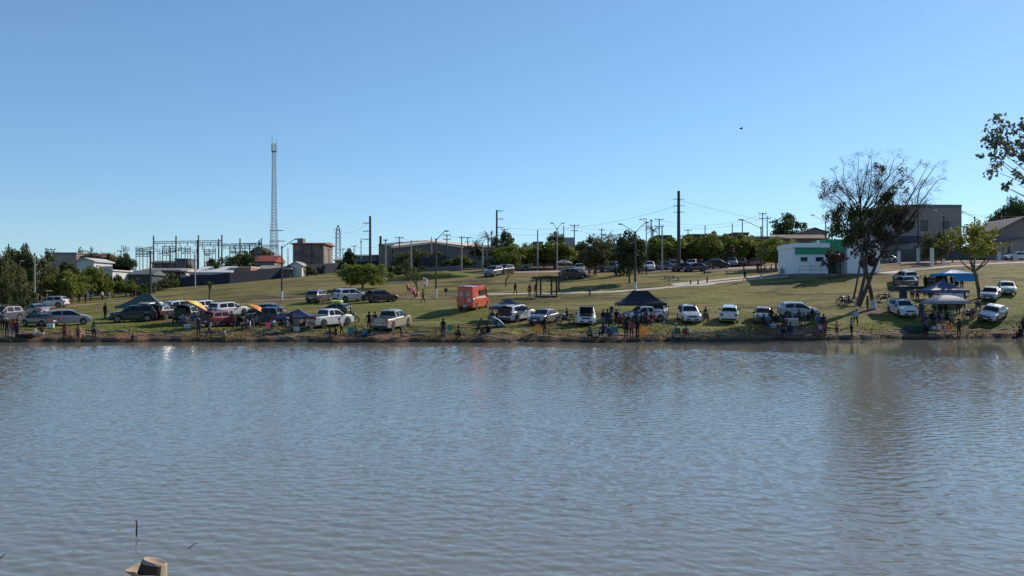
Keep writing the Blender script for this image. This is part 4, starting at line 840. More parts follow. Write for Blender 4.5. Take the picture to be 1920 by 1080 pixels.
palm(915, 176, 437, 'palm left of the tall pole with right arms', 1.2); palm(172, 172, 464, 'small palm above the brown tiled roof', 1.0); palm(1224, 160, 421, 'slim palm left of the thick tall pole', .9); palm(1140, 175, 436, 'palm behind the olive tree', 1.0); palm(1125, 178, 440, 'palm left behind the olive tree', .9)
palm(82, 165, 474, 'palm left of the flat roofed house', .8); palm(200, 180, 472, 'palm right of the brown tiled roof', .9); palm(214, 178, 475, 'palm left of the crossarm pole', .9); palm(890, 172, 455, 'palm over the orange brown awning', 1.1, LEAFB); palm(1152, 168, 441, 'palm between the olive and the dark leafy tree', .9)

# the big half bare tree on the shore
bt = thing('half_bare_tree', 'tall half bare many stemmed tree with a dark vine mass in its fork', 'tree', at(1630, 88)); TB = bt.location.copy()
def tl(px, py, dy=0): v = world(px, py, 88) - TB; v.y = dy; return v
st = MB(); rs = random.Random(5); tips = []
stems = [([(1606, 572), (1612, 545), (1618, 515), (1613, 480), (1600, 450), (1580, 428)], [.22, .19, .17, .15, .12, .09], -.3),
         ([(1612, 574), (1625, 545), (1638, 515), (1651, 485), (1668, 462), (1690, 440)], [.25, .22, .19, .16, .13, .10], .2),
         ([(1642, 578), (1637, 545), (1631, 515), (1629, 485), (1633, 455), (1640, 425)], [.23, .2, .17, .15, .12, .10], .5),
         ([(1594, 562), (1600, 530), (1604, 500), (1606, 475), (1612, 445), (1620, 415)], [.12, .11, .1, .1, .09, .08], -.8),
         ([(1624, 520), (1622, 490), (1622, 460), (1618, 430), (1610, 405)], [.14, .13, .12, .1, .08], 0.0)]
ends = []
for pts, rr, dy in stems:
    P = [tl(p, y, dy + i * .12 * (1 if dy > 0 else -1)) for i, (p, y) in enumerate(pts)]; st.path(P, rr, 8)
    for i in range(3, len(P)): ends.append((P[i], (P[i] - P[i - 1]).normalized(), rr[i]))
st.path([tl(1668, 462, .4), tl(1700, 425, .6), tl(1722, 398, .7), tl(1746, 372, .8)], [.13, .10, .07, .03], 6); st.build('trunk', GBARK, bt)
for px_, py_, dy in ((1606, 572, -.3), (1612, 574, .2), (1642, 578, .5)):
    a = tl(px_, py_, dy); b_ = a + Vector((.1, 0, 1.0)); 
MB().tube(tl(1642, 579, .5), tl(1641, 562, .5), .34, .27, 10).build('whitewash', WPAINT, bt)
tw = MB(); targets = [(1540, 350), (1552, 385), (1565, 325), (1590, 312), (1610, 300), (1628, 297), (1650, 292), (1668, 300), (1690, 306), (1705, 318), (1728, 322), (1742, 315), (1738, 345), (1715, 350), (1700, 380), (1580, 350), (1600, 340), (1640, 330), (1660, 340), (1680, 345), (1572, 375), (1560, 405), (1720, 395), (1620, 350), (1693, 330)]
for (px_, py_) in targets:
    g = tl(px_, py_, rs.uniform(-2.2, 2.2)); e = min(ends, key=lambda e_: (e_[0] - g).length + (2 if e_[0].z > g.z else 0)); d = g - e[0]
    m1 = e[0] + d * .35 + Vector((rs.gauss(0, .25), rs.gauss(0, .3), -.25)); m2 = e[0] + d * .68 + Vector((rs.gauss(0, .3), rs.gauss(0, .3), -.05)); r0 = min(.11, e[2])
    tw.path([e[0], m1, m2, g], [r0, r0 * .75, r0 * .5, r0 * .3], 5)
    for (q, dd, rr, L) in ((m1, (m2 - m1), r0 * .5, .95), (m2, (g - m2), r0 * .42, .8), (g, (g - m2), r0 * .32, .45), ((m1 + m2) / 2, (m2 - m1), r0 * .4, .85)):
        for k in range(3): branchy(tw, q, (dd.normalized() + Vector((rs.gauss(0, .5), rs.gauss(0, .5), rs.gauss(0, .4)))).normalized(), L * rs.uniform(.6, 1.1), max(.013, rr * .5), 4, .62, tips, .74, .1, rs, (2, 3), 2)
tw.build('branches', GBARK, bt)
tp3 = [tuple(q) for q in tips]
V, Fq = clumps(tp3, [.25] * len(tp3), 5200, .10); link('sparse_leaves', fast('sparse_leaves', V, Fq, LEAFB), bt)['kind'] = 'stuff'
def mass(name, specs, m, n, size, drop=.0, dy=1.8):
    c = []; r = []
    for (px_, py_, rad) in specs:
        for k in range(5): v = tl(px_ + random.gauss(0, rad * 8), py_ + random.gauss(0, rad * 7), random.uniform(-dy, dy)); c.append(tuple(v)); r.append(rad * .75)
    V, Fq = clumps(c, r, n, size, 1.15, drop); return link(name, fast(name, V, Fq, m), bt)
LEAFV = leafmat('vine_leaves', (.025, .042, .012), (.07, .11, .022), .35)
mass('vine_foliage', [(1568, 395, .8), (1572, 415, .9), (1566, 432, .8), (1592, 400, .9), (1600, 420, 1.0), (1580, 440, .8), (1625, 400, 1.0), (1650, 385, .9), (1662, 372, .7), (1670, 395, .9), (1640, 410, 1.0), (1618, 440, .9), (1590, 450, .7)], LEAFV, 7500, .24, .55)
VB = leafmat('dry_vine_stems', (.022, .016, .013), (.06, .042, .034), .15)
mass('vine_foliage', [(1600, 440, 1.0), (1625, 430, 1.1), (1650, 420, 1.1), (1672, 415, 1.0), (1640, 455, 1.1), (1662, 445, 1.0), (1615, 470, .8), (1645, 480, .8), (1685, 400, .7), (1632, 495, .5), (1690, 425, .7)], VB, 5200, .28, 2.2)
mass('leaf_sprigs', [(1690, 320, .5), (1697, 335, .55), (1688, 350, .5), (1700, 360, .4)], leafmat('pale_leaves', (.06, .07, .03), (.13, .13, .06)), 420, .2, 0, 1)['kind'] = 'stuff'
mass('dry_leaf_sprigs', [(1548, 345, .6), (1555, 360, .6), (1545, 365, .5), (1565, 350, .4), (1640, 315, .5), (1650, 330, .6), (1655, 318, .4), (1645, 345, .5)], LEAFB, 1900, .16, 0, 1)['kind'] = 'stuff'

# near branch at the right frame edge: a tree standing on the side bank
nb = thing('shore_tree', 'near leafy tree branches entering at the upper right edge', 'tree', Vector((12.3, 15, float(RB(np.array(12.3), np.array(15.)))))); NBo = nb.location.copy()
def nl_(px, py, dy=0): v = world(px, py, 15) - NBo; v.y = dy * .5; return v
bm_ = MB(); bm_.path([(0, 0, -.4), (.1, 0, 2.2), (-.1, 0, 4.0)], [.2, .17, .13], 9); top = Vector((-.1, 0, 4.0)); cl = []; rad = []
for (px_, py_) in [(1872, 262), (1885, 250), (1893, 225), (1905, 262), (1880, 280), (1900, 285), (1890, 300), (1912, 300), (1915, 240), (1920, 325), (1905, 341), (1935, 220), (1950, 270), (1975, 215), (1990, 300), (2020, 240), (2060, 280), (2040, 200), (2100, 250), (2090, 330), (1865, 290), (1900, 272), (1862, 284), (1876, 300), (1884, 240), (1870, 272), (1880, 258), (1895, 315), (1907, 345), (1912, 328), (1917, 350)]:
    g = nl_(px_, py_, random.uniform(-.9, .9)); hub = Vector((-1.15, random.uniform(-.2, .2), 5.35 if py_ < 260 else 4.95)); mid = hub.lerp(g, .45) + Vector((0, random.uniform(-.1, .1), random.uniform(-.12, .14))); q3 = hub.lerp(g, .75) + Vector((0, 0, random.uniform(-.07, .07))); bm_.path([top, hub, mid, q3, g], [.05, .022, .012, .008, .004], 5); k = 1 if (py_ > 315 or px_ < 1870) else 3
    for q in range(k): cl.append(tuple(g + Vector((random.gauss(0, .07), random.gauss(0, .1), random.gauss(0, .06))))); rad.append(.08 if k == 1 else .15)
bm_.build('trunk', BARK, nb)
V, Fq = clumps(cl, rad, 1150, .095); link('crown', fast('crown', V, Fq, leafmat('broad_leaves', (.05, .065, .05), (.14, .16, .12), .35)), nb)

# ------------------------------------------------ vehicles
CAR = {
 'hatch': dict(L=4.0, W=1.72, R=.31, wx=(-1.22, 1.28), top=[(-2.0, .62), (-1.97, .98), (-1.88, 1.06), (-1.52, 1.42), (-.9, 1.51), (0, 1.52), (.32, 1.47), (1.05, 1.04), (1.7, .88), (1.93, .74), (2.0, .56)], belt=.95, roof=1.5, win=[(-1.45, -.62), (-.52, .95)], ws=(.42, 1.0), rg=(-1.84, -1.56)),
 'sedan': dict(L=4.4, W=1.76, R=.32, wx=(-1.32, 1.38), top=[(-2.2, .60), (-2.17, .96), (-1.6, 1.04), (-1.05, 1.38), (-.6, 1.46), (.05, 1.46), (.4, 1.40), (1.1, 1.0), (1.85, .87), (2.12, .74), (2.2, .56)], belt=.93, roof=1.45, win=[(-1.2, -.45), (-.35, 1.0)], ws=(.46, 1.05), rg=(-1.56, -1.1)),
 'suv': dict(L=4.35, W=1.82, R=.36, wx=(-1.3, 1.38), top=[(-2.17, .66), (-2.14, 1.06), (-2.02, 1.14), (-1.78, 1.58), (-1.2, 1.66), (0, 1.67), (.3, 1.62), (1.0, 1.14), (1.75, 1.02), (2.1, .86), (2.17, .6)], belt=1.04, roof=1.64, win=[(-1.62, -.72), (-.62, .22), (.3, .88)], ws=(.38, .95), rg=(-1.99, -1.8)),
 'pickup': dict(L=5.25, W=1.86, R=.39, wx=(-1.62, 1.6), top=[(-2.62, .74), (-2.60, 1.13), (-.98, 1.14), (-.95, 1.20), (-.78, 1.72), (-.4, 1.79), (.35, 1.79), (.62, 1.73), (1.28, 1.22), (2.2, 1.1), (2.55, .92), (2.62, .62)], belt=1.12, roof=1.76, win=[(-.72, -.12), (-.02, 1.15)], ws=(.7, 1.22), rg=(-.93, -.80)),
 'van': dict(L=5.6, W=2.0, R=.36, wx=(-1.75, 1.75), top=[(-2.8, .9), (-2.79, 2.4), (-2.65, 2.58), (-1, 2.62), (1.2, 2.6), (1.55, 2.5), (2.15, 1.45), (2.65, 1.15), (2.8, .7)], belt=1.25, roof=2.58, win=[(1.15, 1.95)], ws=(1.62, 2.1), rg=None),
}
def car_parts(kind):
    c = CAR[kind]; L2 = c['L'] / 2; W2 = c['W'] / 2; tx = [p[0] for p in c['top']]; tz = [p[1] for p in c['top']]; ra = c['R'] + .055
    xs = set(tx)
    for wx in c['wx']:
        for k in range(-4, 5): xs.add(wx + ra * math.sin(k * PI / 8) * .999)
        xs.add(wx - ra - .01); xs.add(wx + ra + .01)
    xs |= set(np.linspace(-L2, L2, 9)); xs = sorted(x for x in xs if -L2 <= x <= L2)
    def sec(x):
        zt = float(np.interp(x, tx, tz)); e = min(1, (L2 - abs(x)) / .5); ww = W2 * (.87 + .13 * math.sqrt(max(0, e))); zb = .24
        for wx in c['wx']:
            if abs(x - wx) < ra: zb = max(zb, c['R'] + math.sqrt(ra * ra - (x - wx) ** 2) * 1.0)
        if abs(x) > L2 - .12: zb = max(zb, .32)
        belt = min(c['belt'] + .03 * (x / L2 < -.3), zt - .05); f = max(0, min(1, (zt - .05 - belt) / (c['roof'] - belt - .05)))
        wt = ww * .93 * (1 - f) + ww * (.74 if kind != 'van' else .90) * f; zm = max(zb + .05, belt * .62)
        return [(0, zb), (ww * .9, zb), (ww, min(zb + .08, belt - .1)), (ww * 1.0, zm), (ww * .985, belt - .04), (ww * .955, belt), (wt + .015, zt - .06), (wt * .93, zt - .012), (0, zt + (.02 if f > .5 else .015))]
    S_ = [(x, sec(x)) for x in xs]; vs = []; n = 16
    for x, s in S_:
        ring = [(x, y, z) for y, z in s] + [(x, -y, z) for y, z in s[-2:0:-1]]; vs += ring
    fs = [(i * n + k, i * n + (k + 1) % n, (i + 1) * n + (k + 1) % n, (i + 1) * n + k) for i in range(len(xs) - 1) for k in range(n)] + [tuple(range(n)), tuple(range((len(xs) - 1) * n, len(xs) * n))]
    body = MB().add(vs, fs)
    gl = []
    def side(x, s, sg, off=.012): q = sec(x); return (x, sg * (q[5][0] * (1 - s) + q[6][0] * s + off), q[5][1] * (1 - s) + q[6][1] * s)
    for (a, b) in c['win']:
        for sg in (-1, 1):
            m = MB(); N = 6; v = []
            for i in range(N + 1): x = a + (b - a) * i / N; v += [side(x, .10, sg), side(x, .90, sg)]
            m.add(v, [(2 * i, 2 * i + 2, 2 * i + 3, 2 * i + 1) for i in range(N)]); gl.append(('side_window', m))
    for nm, rg in (('windscreen', c['ws']), ('rear_window', c['rg'])):
        if rg is None: continue
        m = MB(); v = []; N = 5
        for i in range(N + 1):
            x = rg[0] + (rg[1] - rg[0]) * i / N; q = sec(x); ox = .012 * (1 if nm == 'windscreen' else -1)
            for k in (-.95, -.5, 0, .5, .95): v.append((x + ox, q[7][0] * k, q[7][1] + (q[8][1] - q[7][1]) * (1 - abs(k)) + .016))
        m.add(v, [(i * 5 + k, i * 5 + k + 1, i * 5 + k + 6, i * 5 + k + 5) for i in range(N) for k in range(4)]); gl.append((nm, m))
    P = [('body', body, 'B')] + [(nm, m, GLASS) for nm, m in gl]
    fz = float(np.interp(L2 - .12, tx, tz)); rz_ = c['belt'] - .1; we = W2 * .9
    if kind == 'van':
        for s in (-1, 1): P.append(('rear_window', MB().box((-L2 - .012, s * .42, 1.75), (.03, .42, .42)), cm('plastic', (.32, .34, .36))))
        P.append(('door_seam', MB().box((-L2 - .012, 0, 1.3), (.03, .03, 1.9)), TRIM))
        for s in (-1, 1): P.append(('tail_light', MB().box((-L2 - .01, s * .9, 1.15), (.05, .12, .5)), TAIL))
        P.append(('side_stripe', MB().box((-.4, 1.005, 1.35), (3.3, .02, .16)).box((-.4, -1.005, 1.35), (3.3, .02, .16)), WPAINT))
        P.append(('side_panel_window', MB().box((0, -1.0, 1.88), (1.7, .03, .55)).box((0, 1.0, 1.88), (1.7, .03, .55)), GLASS))
        P.append(('light_bar', MB().box((1.0, 0, 2.67), (.3, 1.2, .12)), TAIL)); P.append(('roof_antenna', MB().tube((-.6, 0, 2.6), (-.6, 0, 3.15), .015, n=4), TRIM))
        P.append(('emblem', MB().tube((-L2 - .015, -.55, 1.12), (-L2 - .04, -.55, 1.12), .2, n=14), cm('plastic', (.55, .5, .48))))
    else:
        for s in (-1, 1): P.append(('tail_light', MB().box((-L2 + .035, s * (we - .12), rz_ - .05), (.13, .26, .26 if kind != 'pickup' else .38)), TAIL))
    for s in (-1, 1):
        P.append(('headlight', MB().box((L2 - .13, s * (we - .14), fz - .13), (.2, .36, .15), rz=-s * .35), LAMP))
        wa = c['ws'][1] - .18 if kind != 'van' else 1.9
        q = sec(wa); P.append(('wing_mirror', MB().box((wa, s * (q[5][0] + .12), q[5][1] + .07), (.12, .2, .14)), TRIM))
        hs_ = MB()
        for hx in [w_[0] + .14 for w_ in c['win']][:2]: hs_.box((hx, s * (sec(hx)[4][0] + .012), c['belt'] - .12), (.16, .03, .035))
        P.append(('door_handle', hs_, TRIM))
    P.append(('grille', MB().box((L2 - .02, 0, fz - .14), (.07, .85, .13)), TRIM)); P.append(('bumper_intake', MB().box((L2 - .03, 0, .43), (.09, 1.15, .16)), TRIM)); P.append(('rear_bumper', MB().box((-L2 + .02, 0, .42), (.12, we * 1.75, .16)), TRIM))
    P.append(('number_plate', MB().box((L2 + .02, 0, .46), (.02, .42, .13)), PLATE)); P.append(('number_plate', MB().box((-L2 - .05, 0, .62 if kind != 'van' else .5), (.02, .42, .13)), PLATE))
    if kind == 'suv':
        P.append(('roof_rails', MB().box((-.6, .62, 1.72), (1.9, .05, .05)).box((-.6, -.62, 1.72), (1.9, .05, .05)), TRIM))
    if kind == 'pickup':
        P.append(('cargo_bed', MB().box((-1.8, 0, 1.149), (1.45, 1.5, .04)), TRIM))
    W_ = []
    for wx in c['wx']:
        for s in (-1, 1):
            ty = MB(); y0 = s * (W2 - .21); y1 = s * (W2 - .005); ty.tube((wx, y0, c['R']), (wx, y1, c['R']), c['R'], n=20)
            rm = MB(); rm.tube((wx, y1 - s * .01, c['R']), (wx, y1 + s * .008, c['R']), c['R'] * .64, n=16)
            hub = MB()
            for k in range(5):
                a = 2 * PI * k / 5 + .3; hub.tube((wx, y1 + s * .012, c['R']), (wx + c['R'] * .58 * math.cos(a), y1 + s * .016, c['R'] + c['R'] * .58 * math.sin(a)), .028, n=4)
            W_.append((ty, rm, hub))
    return P, W_
_cars = {}
def car(kind, px, py, yaw, col, label, cat='car', open_=None, sc=1.0, name=None, Y=None, far=False, group=None, pcm=None):
    if kind not in _cars:
        P, W_ = car_parts(kind); _cars[kind] = ([(n, m.mesh(n, TRIM, sm=False), mm) for n, m, mm in P], [(a.mesh('tyre', RUBBER), b.mesh('rim', RIM), c_.mesh('spokes', RIM)) for a, b, c_ in W_])
    PM, WM = _cars[kind]; loc = hit(px, py) if Y is None else at(px, Y)
    nm = name or {'hatch': 'hatchback_car', 'sedan': 'sedan_car', 'suv': 'suv_car', 'pickup': 'pickup_truck', 'van': 'ambulance_van'}[kind]
    t = thing(nm, label, cat, loc, group=group); nrm = (normal(loc.x, loc.y) + Vector((0, 0, .35))).normalized(); fx = Vector((math.cos(R(yaw)), math.sin(R(yaw)), 0)); ly = nrm.cross(fx).normalized(); fx = ly.cross(nrm).normalized()
    t.rotation_euler = Matrix((fx, ly, nrm)).transposed().to_euler(); t.scale = (sc,) * 3; paint = cm('paint', col)
    for n, me, mm in PM:
        if far and n in ('door_handle', 'number_plate', 'grille', 'bumper_intake', 'rear_bumper', 'wing_mirror', 'roof_rails'): continue
        o = link(n, me, t); o.material_slots[0].link = 'OBJECT'; o.material_slots[0].material = paint if mm == 'B' else mm
    if kind == 'suv' and not far: pass
    for ty, rm, sp in WM:
        w_ = link('wheel', ty, t); link('rim', rm, w_)
        if not far: link('spokes', sp, w_)
    c = CAR[kind]; L2 = c['L'] / 2
    if open_ == 'hatch':       # raised tailgate and the dark boot behind it
        MB().box((-L2 + .02, 0, c['belt'] + .02), (.16, 1.3, .8)).build('boot_opening', TRIM, t)
        g = MB().slab([(-L2 + .35, c['roof'] - .02), (-L2 - .75, c['roof'] + .22), (-L2 - .78, c['roof'] + .13), (-L2 + .33, c['roof'] - .1)], -.72, .72); g.build('tailgate', paint, t)
        MB().slab([(-L2 + .1, c['roof'] + .05), (-L2 - .5, c['roof'] + .175), (-L2 - .5, c['roof'] + .185), (-L2 + .1, c['roof'] + .065)], -.6, .6).build('tailgate_glass', GLASS, t)
    if open_ == 'bonnet':
        MB().slab([(L2 - 1.15, c['belt'] + .12), (L2 - .55, c['belt'] + .82), (L2 - .5, c['belt'] + .78), (L2 - 1.1, c['belt'] + .07)], -.68, .68).build('bonnet', paint, t); MB().slab([(L2 - 1.08, c['belt'] + .1), (L2 - .51, c['belt'] + .76), (L2 - .49, c['belt'] + .75), (L2 - 1.06, c['belt'] + .09)], -.62, .62).build('bonnet_lining', TRIM, t)
        MB().box((L2 - .6, 0, c['belt'] + .02), (1.0, 1.25, .12)).build('engine_bay', TRIM, t); MB().tube((L2 - .2, .5, c['belt']), (L2 - .62, .5, c['belt'] + .72), .015, n=4).build('bonnet_prop', METAL, t)
    if open_ == 'door':
        MB().box((-.55, W2_ := c['W'] / 2 + .35, .78), (.08, .8, .75)).box((-.55, W2_, 1.3), (.06, .7, .34)).build('open_door', paint, t)
    if open_ == 'tail':        # lowered pickup tailgate
        MB().box((-L2 - .25, 0, .84), (.5, 1.5, .07)).build('tailgate', paint, t); MB().box((-L2 + .0, 0, .98), (.1, 1.42, .3)).build('bed_opening', TRIM, t)
    if open_ == 'rack':
        m_ = MB()
        for xx in (-1.0, .2): m_.box((xx, 0, c['roof'] + .12), (.06, 1.3, .05))
        m_.build('roof_rack', METAL, t); MB().box((-.4, 0, c['roof'] + .28), (1.3, .9, .26)).build('roof_load', cm('cloth', (.5, .55, .15)), t)
    return t
WH = (.55, .55, .54); SI = (.25, .26, .275); BK = (.012, .013, .016); DB = (.015, .022, .045); DG = (.03, .035, .03); RD = (.16, .012, .022); GR = (.09, .095, .10); BG = (.30, .265, .215)
car('suv', 97, 577, 184, WH, 'white crossover seen side on in front of the timber shelter', sc=.97)
car('hatch', 129, 609, 30, SI, 'silver hatchback with an open dark rear door, nose to the right', open_='door', sc=1.0)
car('sedan', 76, 611, 158, (.02, .035, .045), 'dark blue green sedan nose to tail with the silver hatchback', sc=.86)
car('sedan', 62, 592, 160, (.25, .26, .33), 'grey blue car behind the dark sedan', sc=.95)
car('suv', 9, 582, 268, (.4, .42, .42), 'white and grey car half hidden by the leftmost tree')
car('suv', 5, 604, 262, (.05, .055, .08), 'dark grey car cut by the left picture edge')
car('suv', 250, 603, 203, (.016, .02, .026), 'black off road car with dark bonnet left of the green gazebo', sc=1.03)
car('suv', 291, 594, 70, WH, 'white car parked under the dark green gazebo')
car('hatch', 314, 597, 75, BK, 'black car with its tailgate up right of the green gazebo', open_='hatch')
car('hatch', 338, 588, 60, (.42, .52, .48), 'pale green white hatchback behind the seated group')
car('suv', 366, 603, 75, (.02, .03, .038), 'black car with raised tailgate above the tilted orange umbrella', open_='hatch', sc=1.06)
car('suv', 428, 594, 58, WH, 'white car behind the dark red one', sc=1.0)
car('suv', 417, 611, 60, RD, 'dark red car parked in front of a white one', sc=.88, open_='hatch')
car('suv', 386, 590, 60, WH, 'white car between the black tailgate and the dark red car')
car('pickup', 506, 608, 186, (.03, .035, .045), 'dark pickup between the orange umbrella and the navy gazebo', cat='pickup', sc=.95)
car('sedan', 500, 592, 176, (.05, .055, .06), 'grey car roof showing behind the orange umbrella', sc=.9)
car('pickup', 618, 612, 56, WH, 'white pickup leaving the navy gazebo to the right', cat='pickup', open_='tail', sc=.95)
car('hatch', 628, 590, 170, (.05, .10, .04), 'small green car with yellow roof load behind the white pickup', open_='rack', sc=.8)
car('hatch', 598, 566, 76, (.03, .04, .045), 'dark hatchback left of the white car on the upper lawn', sc=1.0)
car('suv', 658, 565, 42, WH, 'white car between two dark cars on the upper lawn', sc=1.0)
car('suv', 716, 566, 36, (.06, .035, .05), 'dark plum car with open tailgate on the upper lawn', open_='hatch', sc=.9)
car('pickup', 735, 616, 73, BG, 'beige double cab pickup with an empty black bed', cat='pickup', sc=1.0)
car('van', 888, 579, 73, (.50, .055, .016), 'bright red ambulance van standing alone on the lawn', cat='van', sc=1.0)
car('suv', 970, 601, 55, (.55, .56, .58), 'white car with black open back under the navy gazebo', open_='hatch', sc=1.02)
car('sedan', 1020, 606, 243, (.10, .105, .11), 'dark grey sedan facing the lake right of the navy gazebo', sc=.98)
car('suv', 1100, 608, 263, (.6, .61, .6), 'white car with its bonnet raised, facing the lake', open_='bonnet')
car('pickup', 1208, 603, 196, WH, 'white car with rounded bonnet under the black gazebo', cat='pickup', sc=.88)
car('suv', 1234, 596, 75, (.7, .7, .66), 'white car sticking out right of the black gazebo')
car('suv', 1291, 603, 268, (.45, .46, .46), 'silver car with black roof rails facing the lake')
car('suv', 1367, 602, 74, WH, 'white compact car seen from behind beside the silver one')
car('sedan', 1430, 603, 255, (.25, .225, .18), 'dark car with pale sunlit bonnet left of the seated crowd')
car('hatch', 1497, 594, 352, (.36, .37, .42), 'silver blue hatchback side on above the seated crowd', sc=1.02)
car('suv', 1691, 591, 265, WH, 'clean white car facing the lake left of the gazebos')
car('suv', 1697, 530, 88, (.5, .51, .52), 'pale car standing highest on the right lawn'); car('sedan', 1697, 538, 86, (.05, .06, .075), 'dark blue car right in front of the highest pale car')
car('suv', 1755, 540, 80, (.03, .035, .04), 'dark car with open back beside the bright blue canopy', open_='hatch'); car('suv', 1784, 566, 82, WH, 'white car between the navy and the grey gazebo')
car('sedan', 1860, 598, 224, (.42, .42, .45), 'silver sedan facing the lake at the right end'); car('sedan', 1857, 561, 232, (.30, .31, .31), 'grey sedan behind the right end silver sedan', sc=.97)
car('sedan', 1887, 550, 244, (.62, .59, .5), 'old cream white sedan farthest right on the lawn', sc=.98)
car('sedan', 1907, 489, 181, (.5, .5, .52), 'white sedan parked by the garage at the right edge', Y=140)
# far rows
F1 = 'cars parked along the upper street'
for (k, p, Y, yaw, col, lb) in [('suv', 926, 133, 245, (.12, .125, .13), 'grey pickup like car at the left end of the upper row'), ('suv', 946, 136, 240, BK, 'black car touching the grey one at the left end of the upper row'), ('pickup', 967, 146, 200, (.10, .14, .13), 'dark green pickup behind the rounded tree'),
  ('suv', 1074, 127, 12, (.045, .04, .05), 'dark car side on behind the pergola'), ('suv', 1087, 137, 262, (.4, .4, .42), 'white fronted car beside the beige umbrella'), ('pickup', 1146, 141, 170, (.12, .125, .13), 'dark grey pickup under the olive tree'), ('suv', 1157, 143, 255, (.7, .69, .62), 'sunlit white car between the olive and the dark tree'),
  ('suv', 1218, 143, 262, WH, 'white car facing the lake left of the thick pole'), ('sedan', 1242, 144, 180, (.14, .14, .16), 'grey car first right of the white fronted one'), ('suv', 1259, 146, 170, (.3, .3, .31), 'pale grey car half hidden by its neighbour'), ('sedan', 1279, 139, 184, BK, 'low black car by the foot of the thick pole'),
  ('sedan', 1303, 138, 182, (.03, .032, .07), 'dark blue car side on right of the thick pole'), ('suv', 1298, 147, 250, (.5, .48, .42), 'pale car behind the dark blue one'), ('suv', 1345, 144, 20, BK, 'black car with open tailgate and sunlit edge'), ('suv', 1330, 149, 200, (.05, .05, .055), 'dark car left of the open tailgate'),
  ('suv', 1372, 150, 260, (.16, .17, .19), 'grey car behind the middle of the plaza'), ('hatch', 1390, 151, 75, BK, 'small black car beside the brown tree'), ('sedan', 1413, 152, 178, (.12, .05, .05), 'dark reddish car behind the street lamp'), ('sedan', 1120, 146, 180, (.05, .05, .06), 'dark car in the shade of the olive tree'), ('sedan', 1660, 146, 178, (.3, .3, .31), 'grey car behind the half bare tree')]:
    car(k, p, 0, yaw, col, lb, Y=Y, far=True, group=F1)

# ------------------------------------------------ motorcycles
def moto_mesh():
    P = []
    for x in (-.65, .68):
        t = MB(); n = 16; rr = .31
        for i in range(n):
            a, b = 2 * PI * i / n, 2 * PI * (i + 1) / n; t.tube((x + rr * math.cos(a), 0, rr + rr * math.sin(a)), (x + rr * math.cos(b), 0, rr + rr * math.sin(b)), .05, n=5, caps=False)
        s = MB()
        for i in range(6): a = PI * i / 6; s.tube((x - .3 * math.cos(a), 0, rr - .3 * math.sin(a)), (x + .3 * math.cos(a), 0, rr + .3 * math.sin(a)), .008, n=3)
        P.append(('wheel', t, RUBBER, ('spokes', s, METAL)))
    P += [('fork', MB().tube((.68, .07, .31), (.48, .07, .95), .03).tube((.68, -.07, .31), (.48, -.07, .95), .03), METAL), ('handlebar', MB().tube((.45, -.36, 1.03), (.45, .36, 1.03), .02), TRIM),
          ('tank', MB().ball((.2, 0, .82), .22, 10, 6, sc=(1.25, .65, .6)), 'B'), ('seat', MB().box((-.35, 0, .80), (.75, .26, .1)), TRIM), ('engine', MB().box((.05, 0, .45), (.42, .28, .34)).tube((-.1, .18, .3), (-.75, .18, .38), .045), DSTEEL),
          ('frame', MB().tube((.45, 0, .9), (-.1, 0, .4), .03).tube((-.1, 0, .4), (-.65, 0, .31), .03).tube((-.65, 0, .31), (-.55, 0, .75), .025), TRIM), ('mudguard', MB().box((-.75, 0, .68), (.42, .14, .05)).box((.7, 0, .66), (.36, .12, .04)), 'B'),
          ('headlight', MB().ball((.6, 0, .92), .1, 8, 6), LAMP), ('mirror', MB().ball((.42, .3, 1.2), .06, 6, 4).ball((.42, -.3, 1.2), .06, 6, 4), TRIM)]
    return P
_mm = None
def motorcycle(px, py, yaw, col, label, sc=1.0):
    global _mm
    if _mm is None: _mm = [(p[0], p[1].mesh(p[0], TRIM), p[2], (p[3][0], p[3][1].mesh(p[3][0], p[3][2])) if len(p) > 3 else None) for p in moto_mesh()]
    loc = hit(px, py); t = thing('motorcycle', label, 'motorcycle', loc, R(yaw)); t.scale = (sc,) * 3
    for n, me, mm, sub in _mm:
        o = link(n, me, t); o.material_slots[0].link = 'OBJECT'; o.material_slots[0].material = cm('paint', col) if mm == 'B' else mm
        if sub: link(sub[0], sub[1], o)
    return t
motorcycle(655, 605, 15, (.04, .04, .04), 'dark motorcycle right of the white pickup nose'); motorcycle(1060, 607, 205, (.4, .38, .35), 'motorcycle between the grey sedan and the raised bonnet', 1.1)
motorcycle(1323, 602, 275, (.05, .05, .03), 'black motorcycle between the two middle light cars'); motorcycle(1657, 566, 5, (.02, .02, .02), 'black motorcycle right of the big tree trunks', 1.05)
motorcycle(1582, 571, 190, (.03, .03, .04), 'left of the two motorcycles beside the tree trunks'); motorcycle(1596, 573, 170, (.3, .3, .3), 'right of the two motorcycles, against the tree trunks')
motorcycle(1837, 608, 250, (.05, .07, .07), 'motorcycle with pale front in front of the silver sedan', 1.15); motorcycle(1817, 598, 200, (.12, .03, .03), 'reddish motorcycle beside the grey gazebo', 1.0); motorcycle(1834, 580, 255, (.03, .06, .05), 'dark motorcycle behind the right end silver sedan', 1.0)

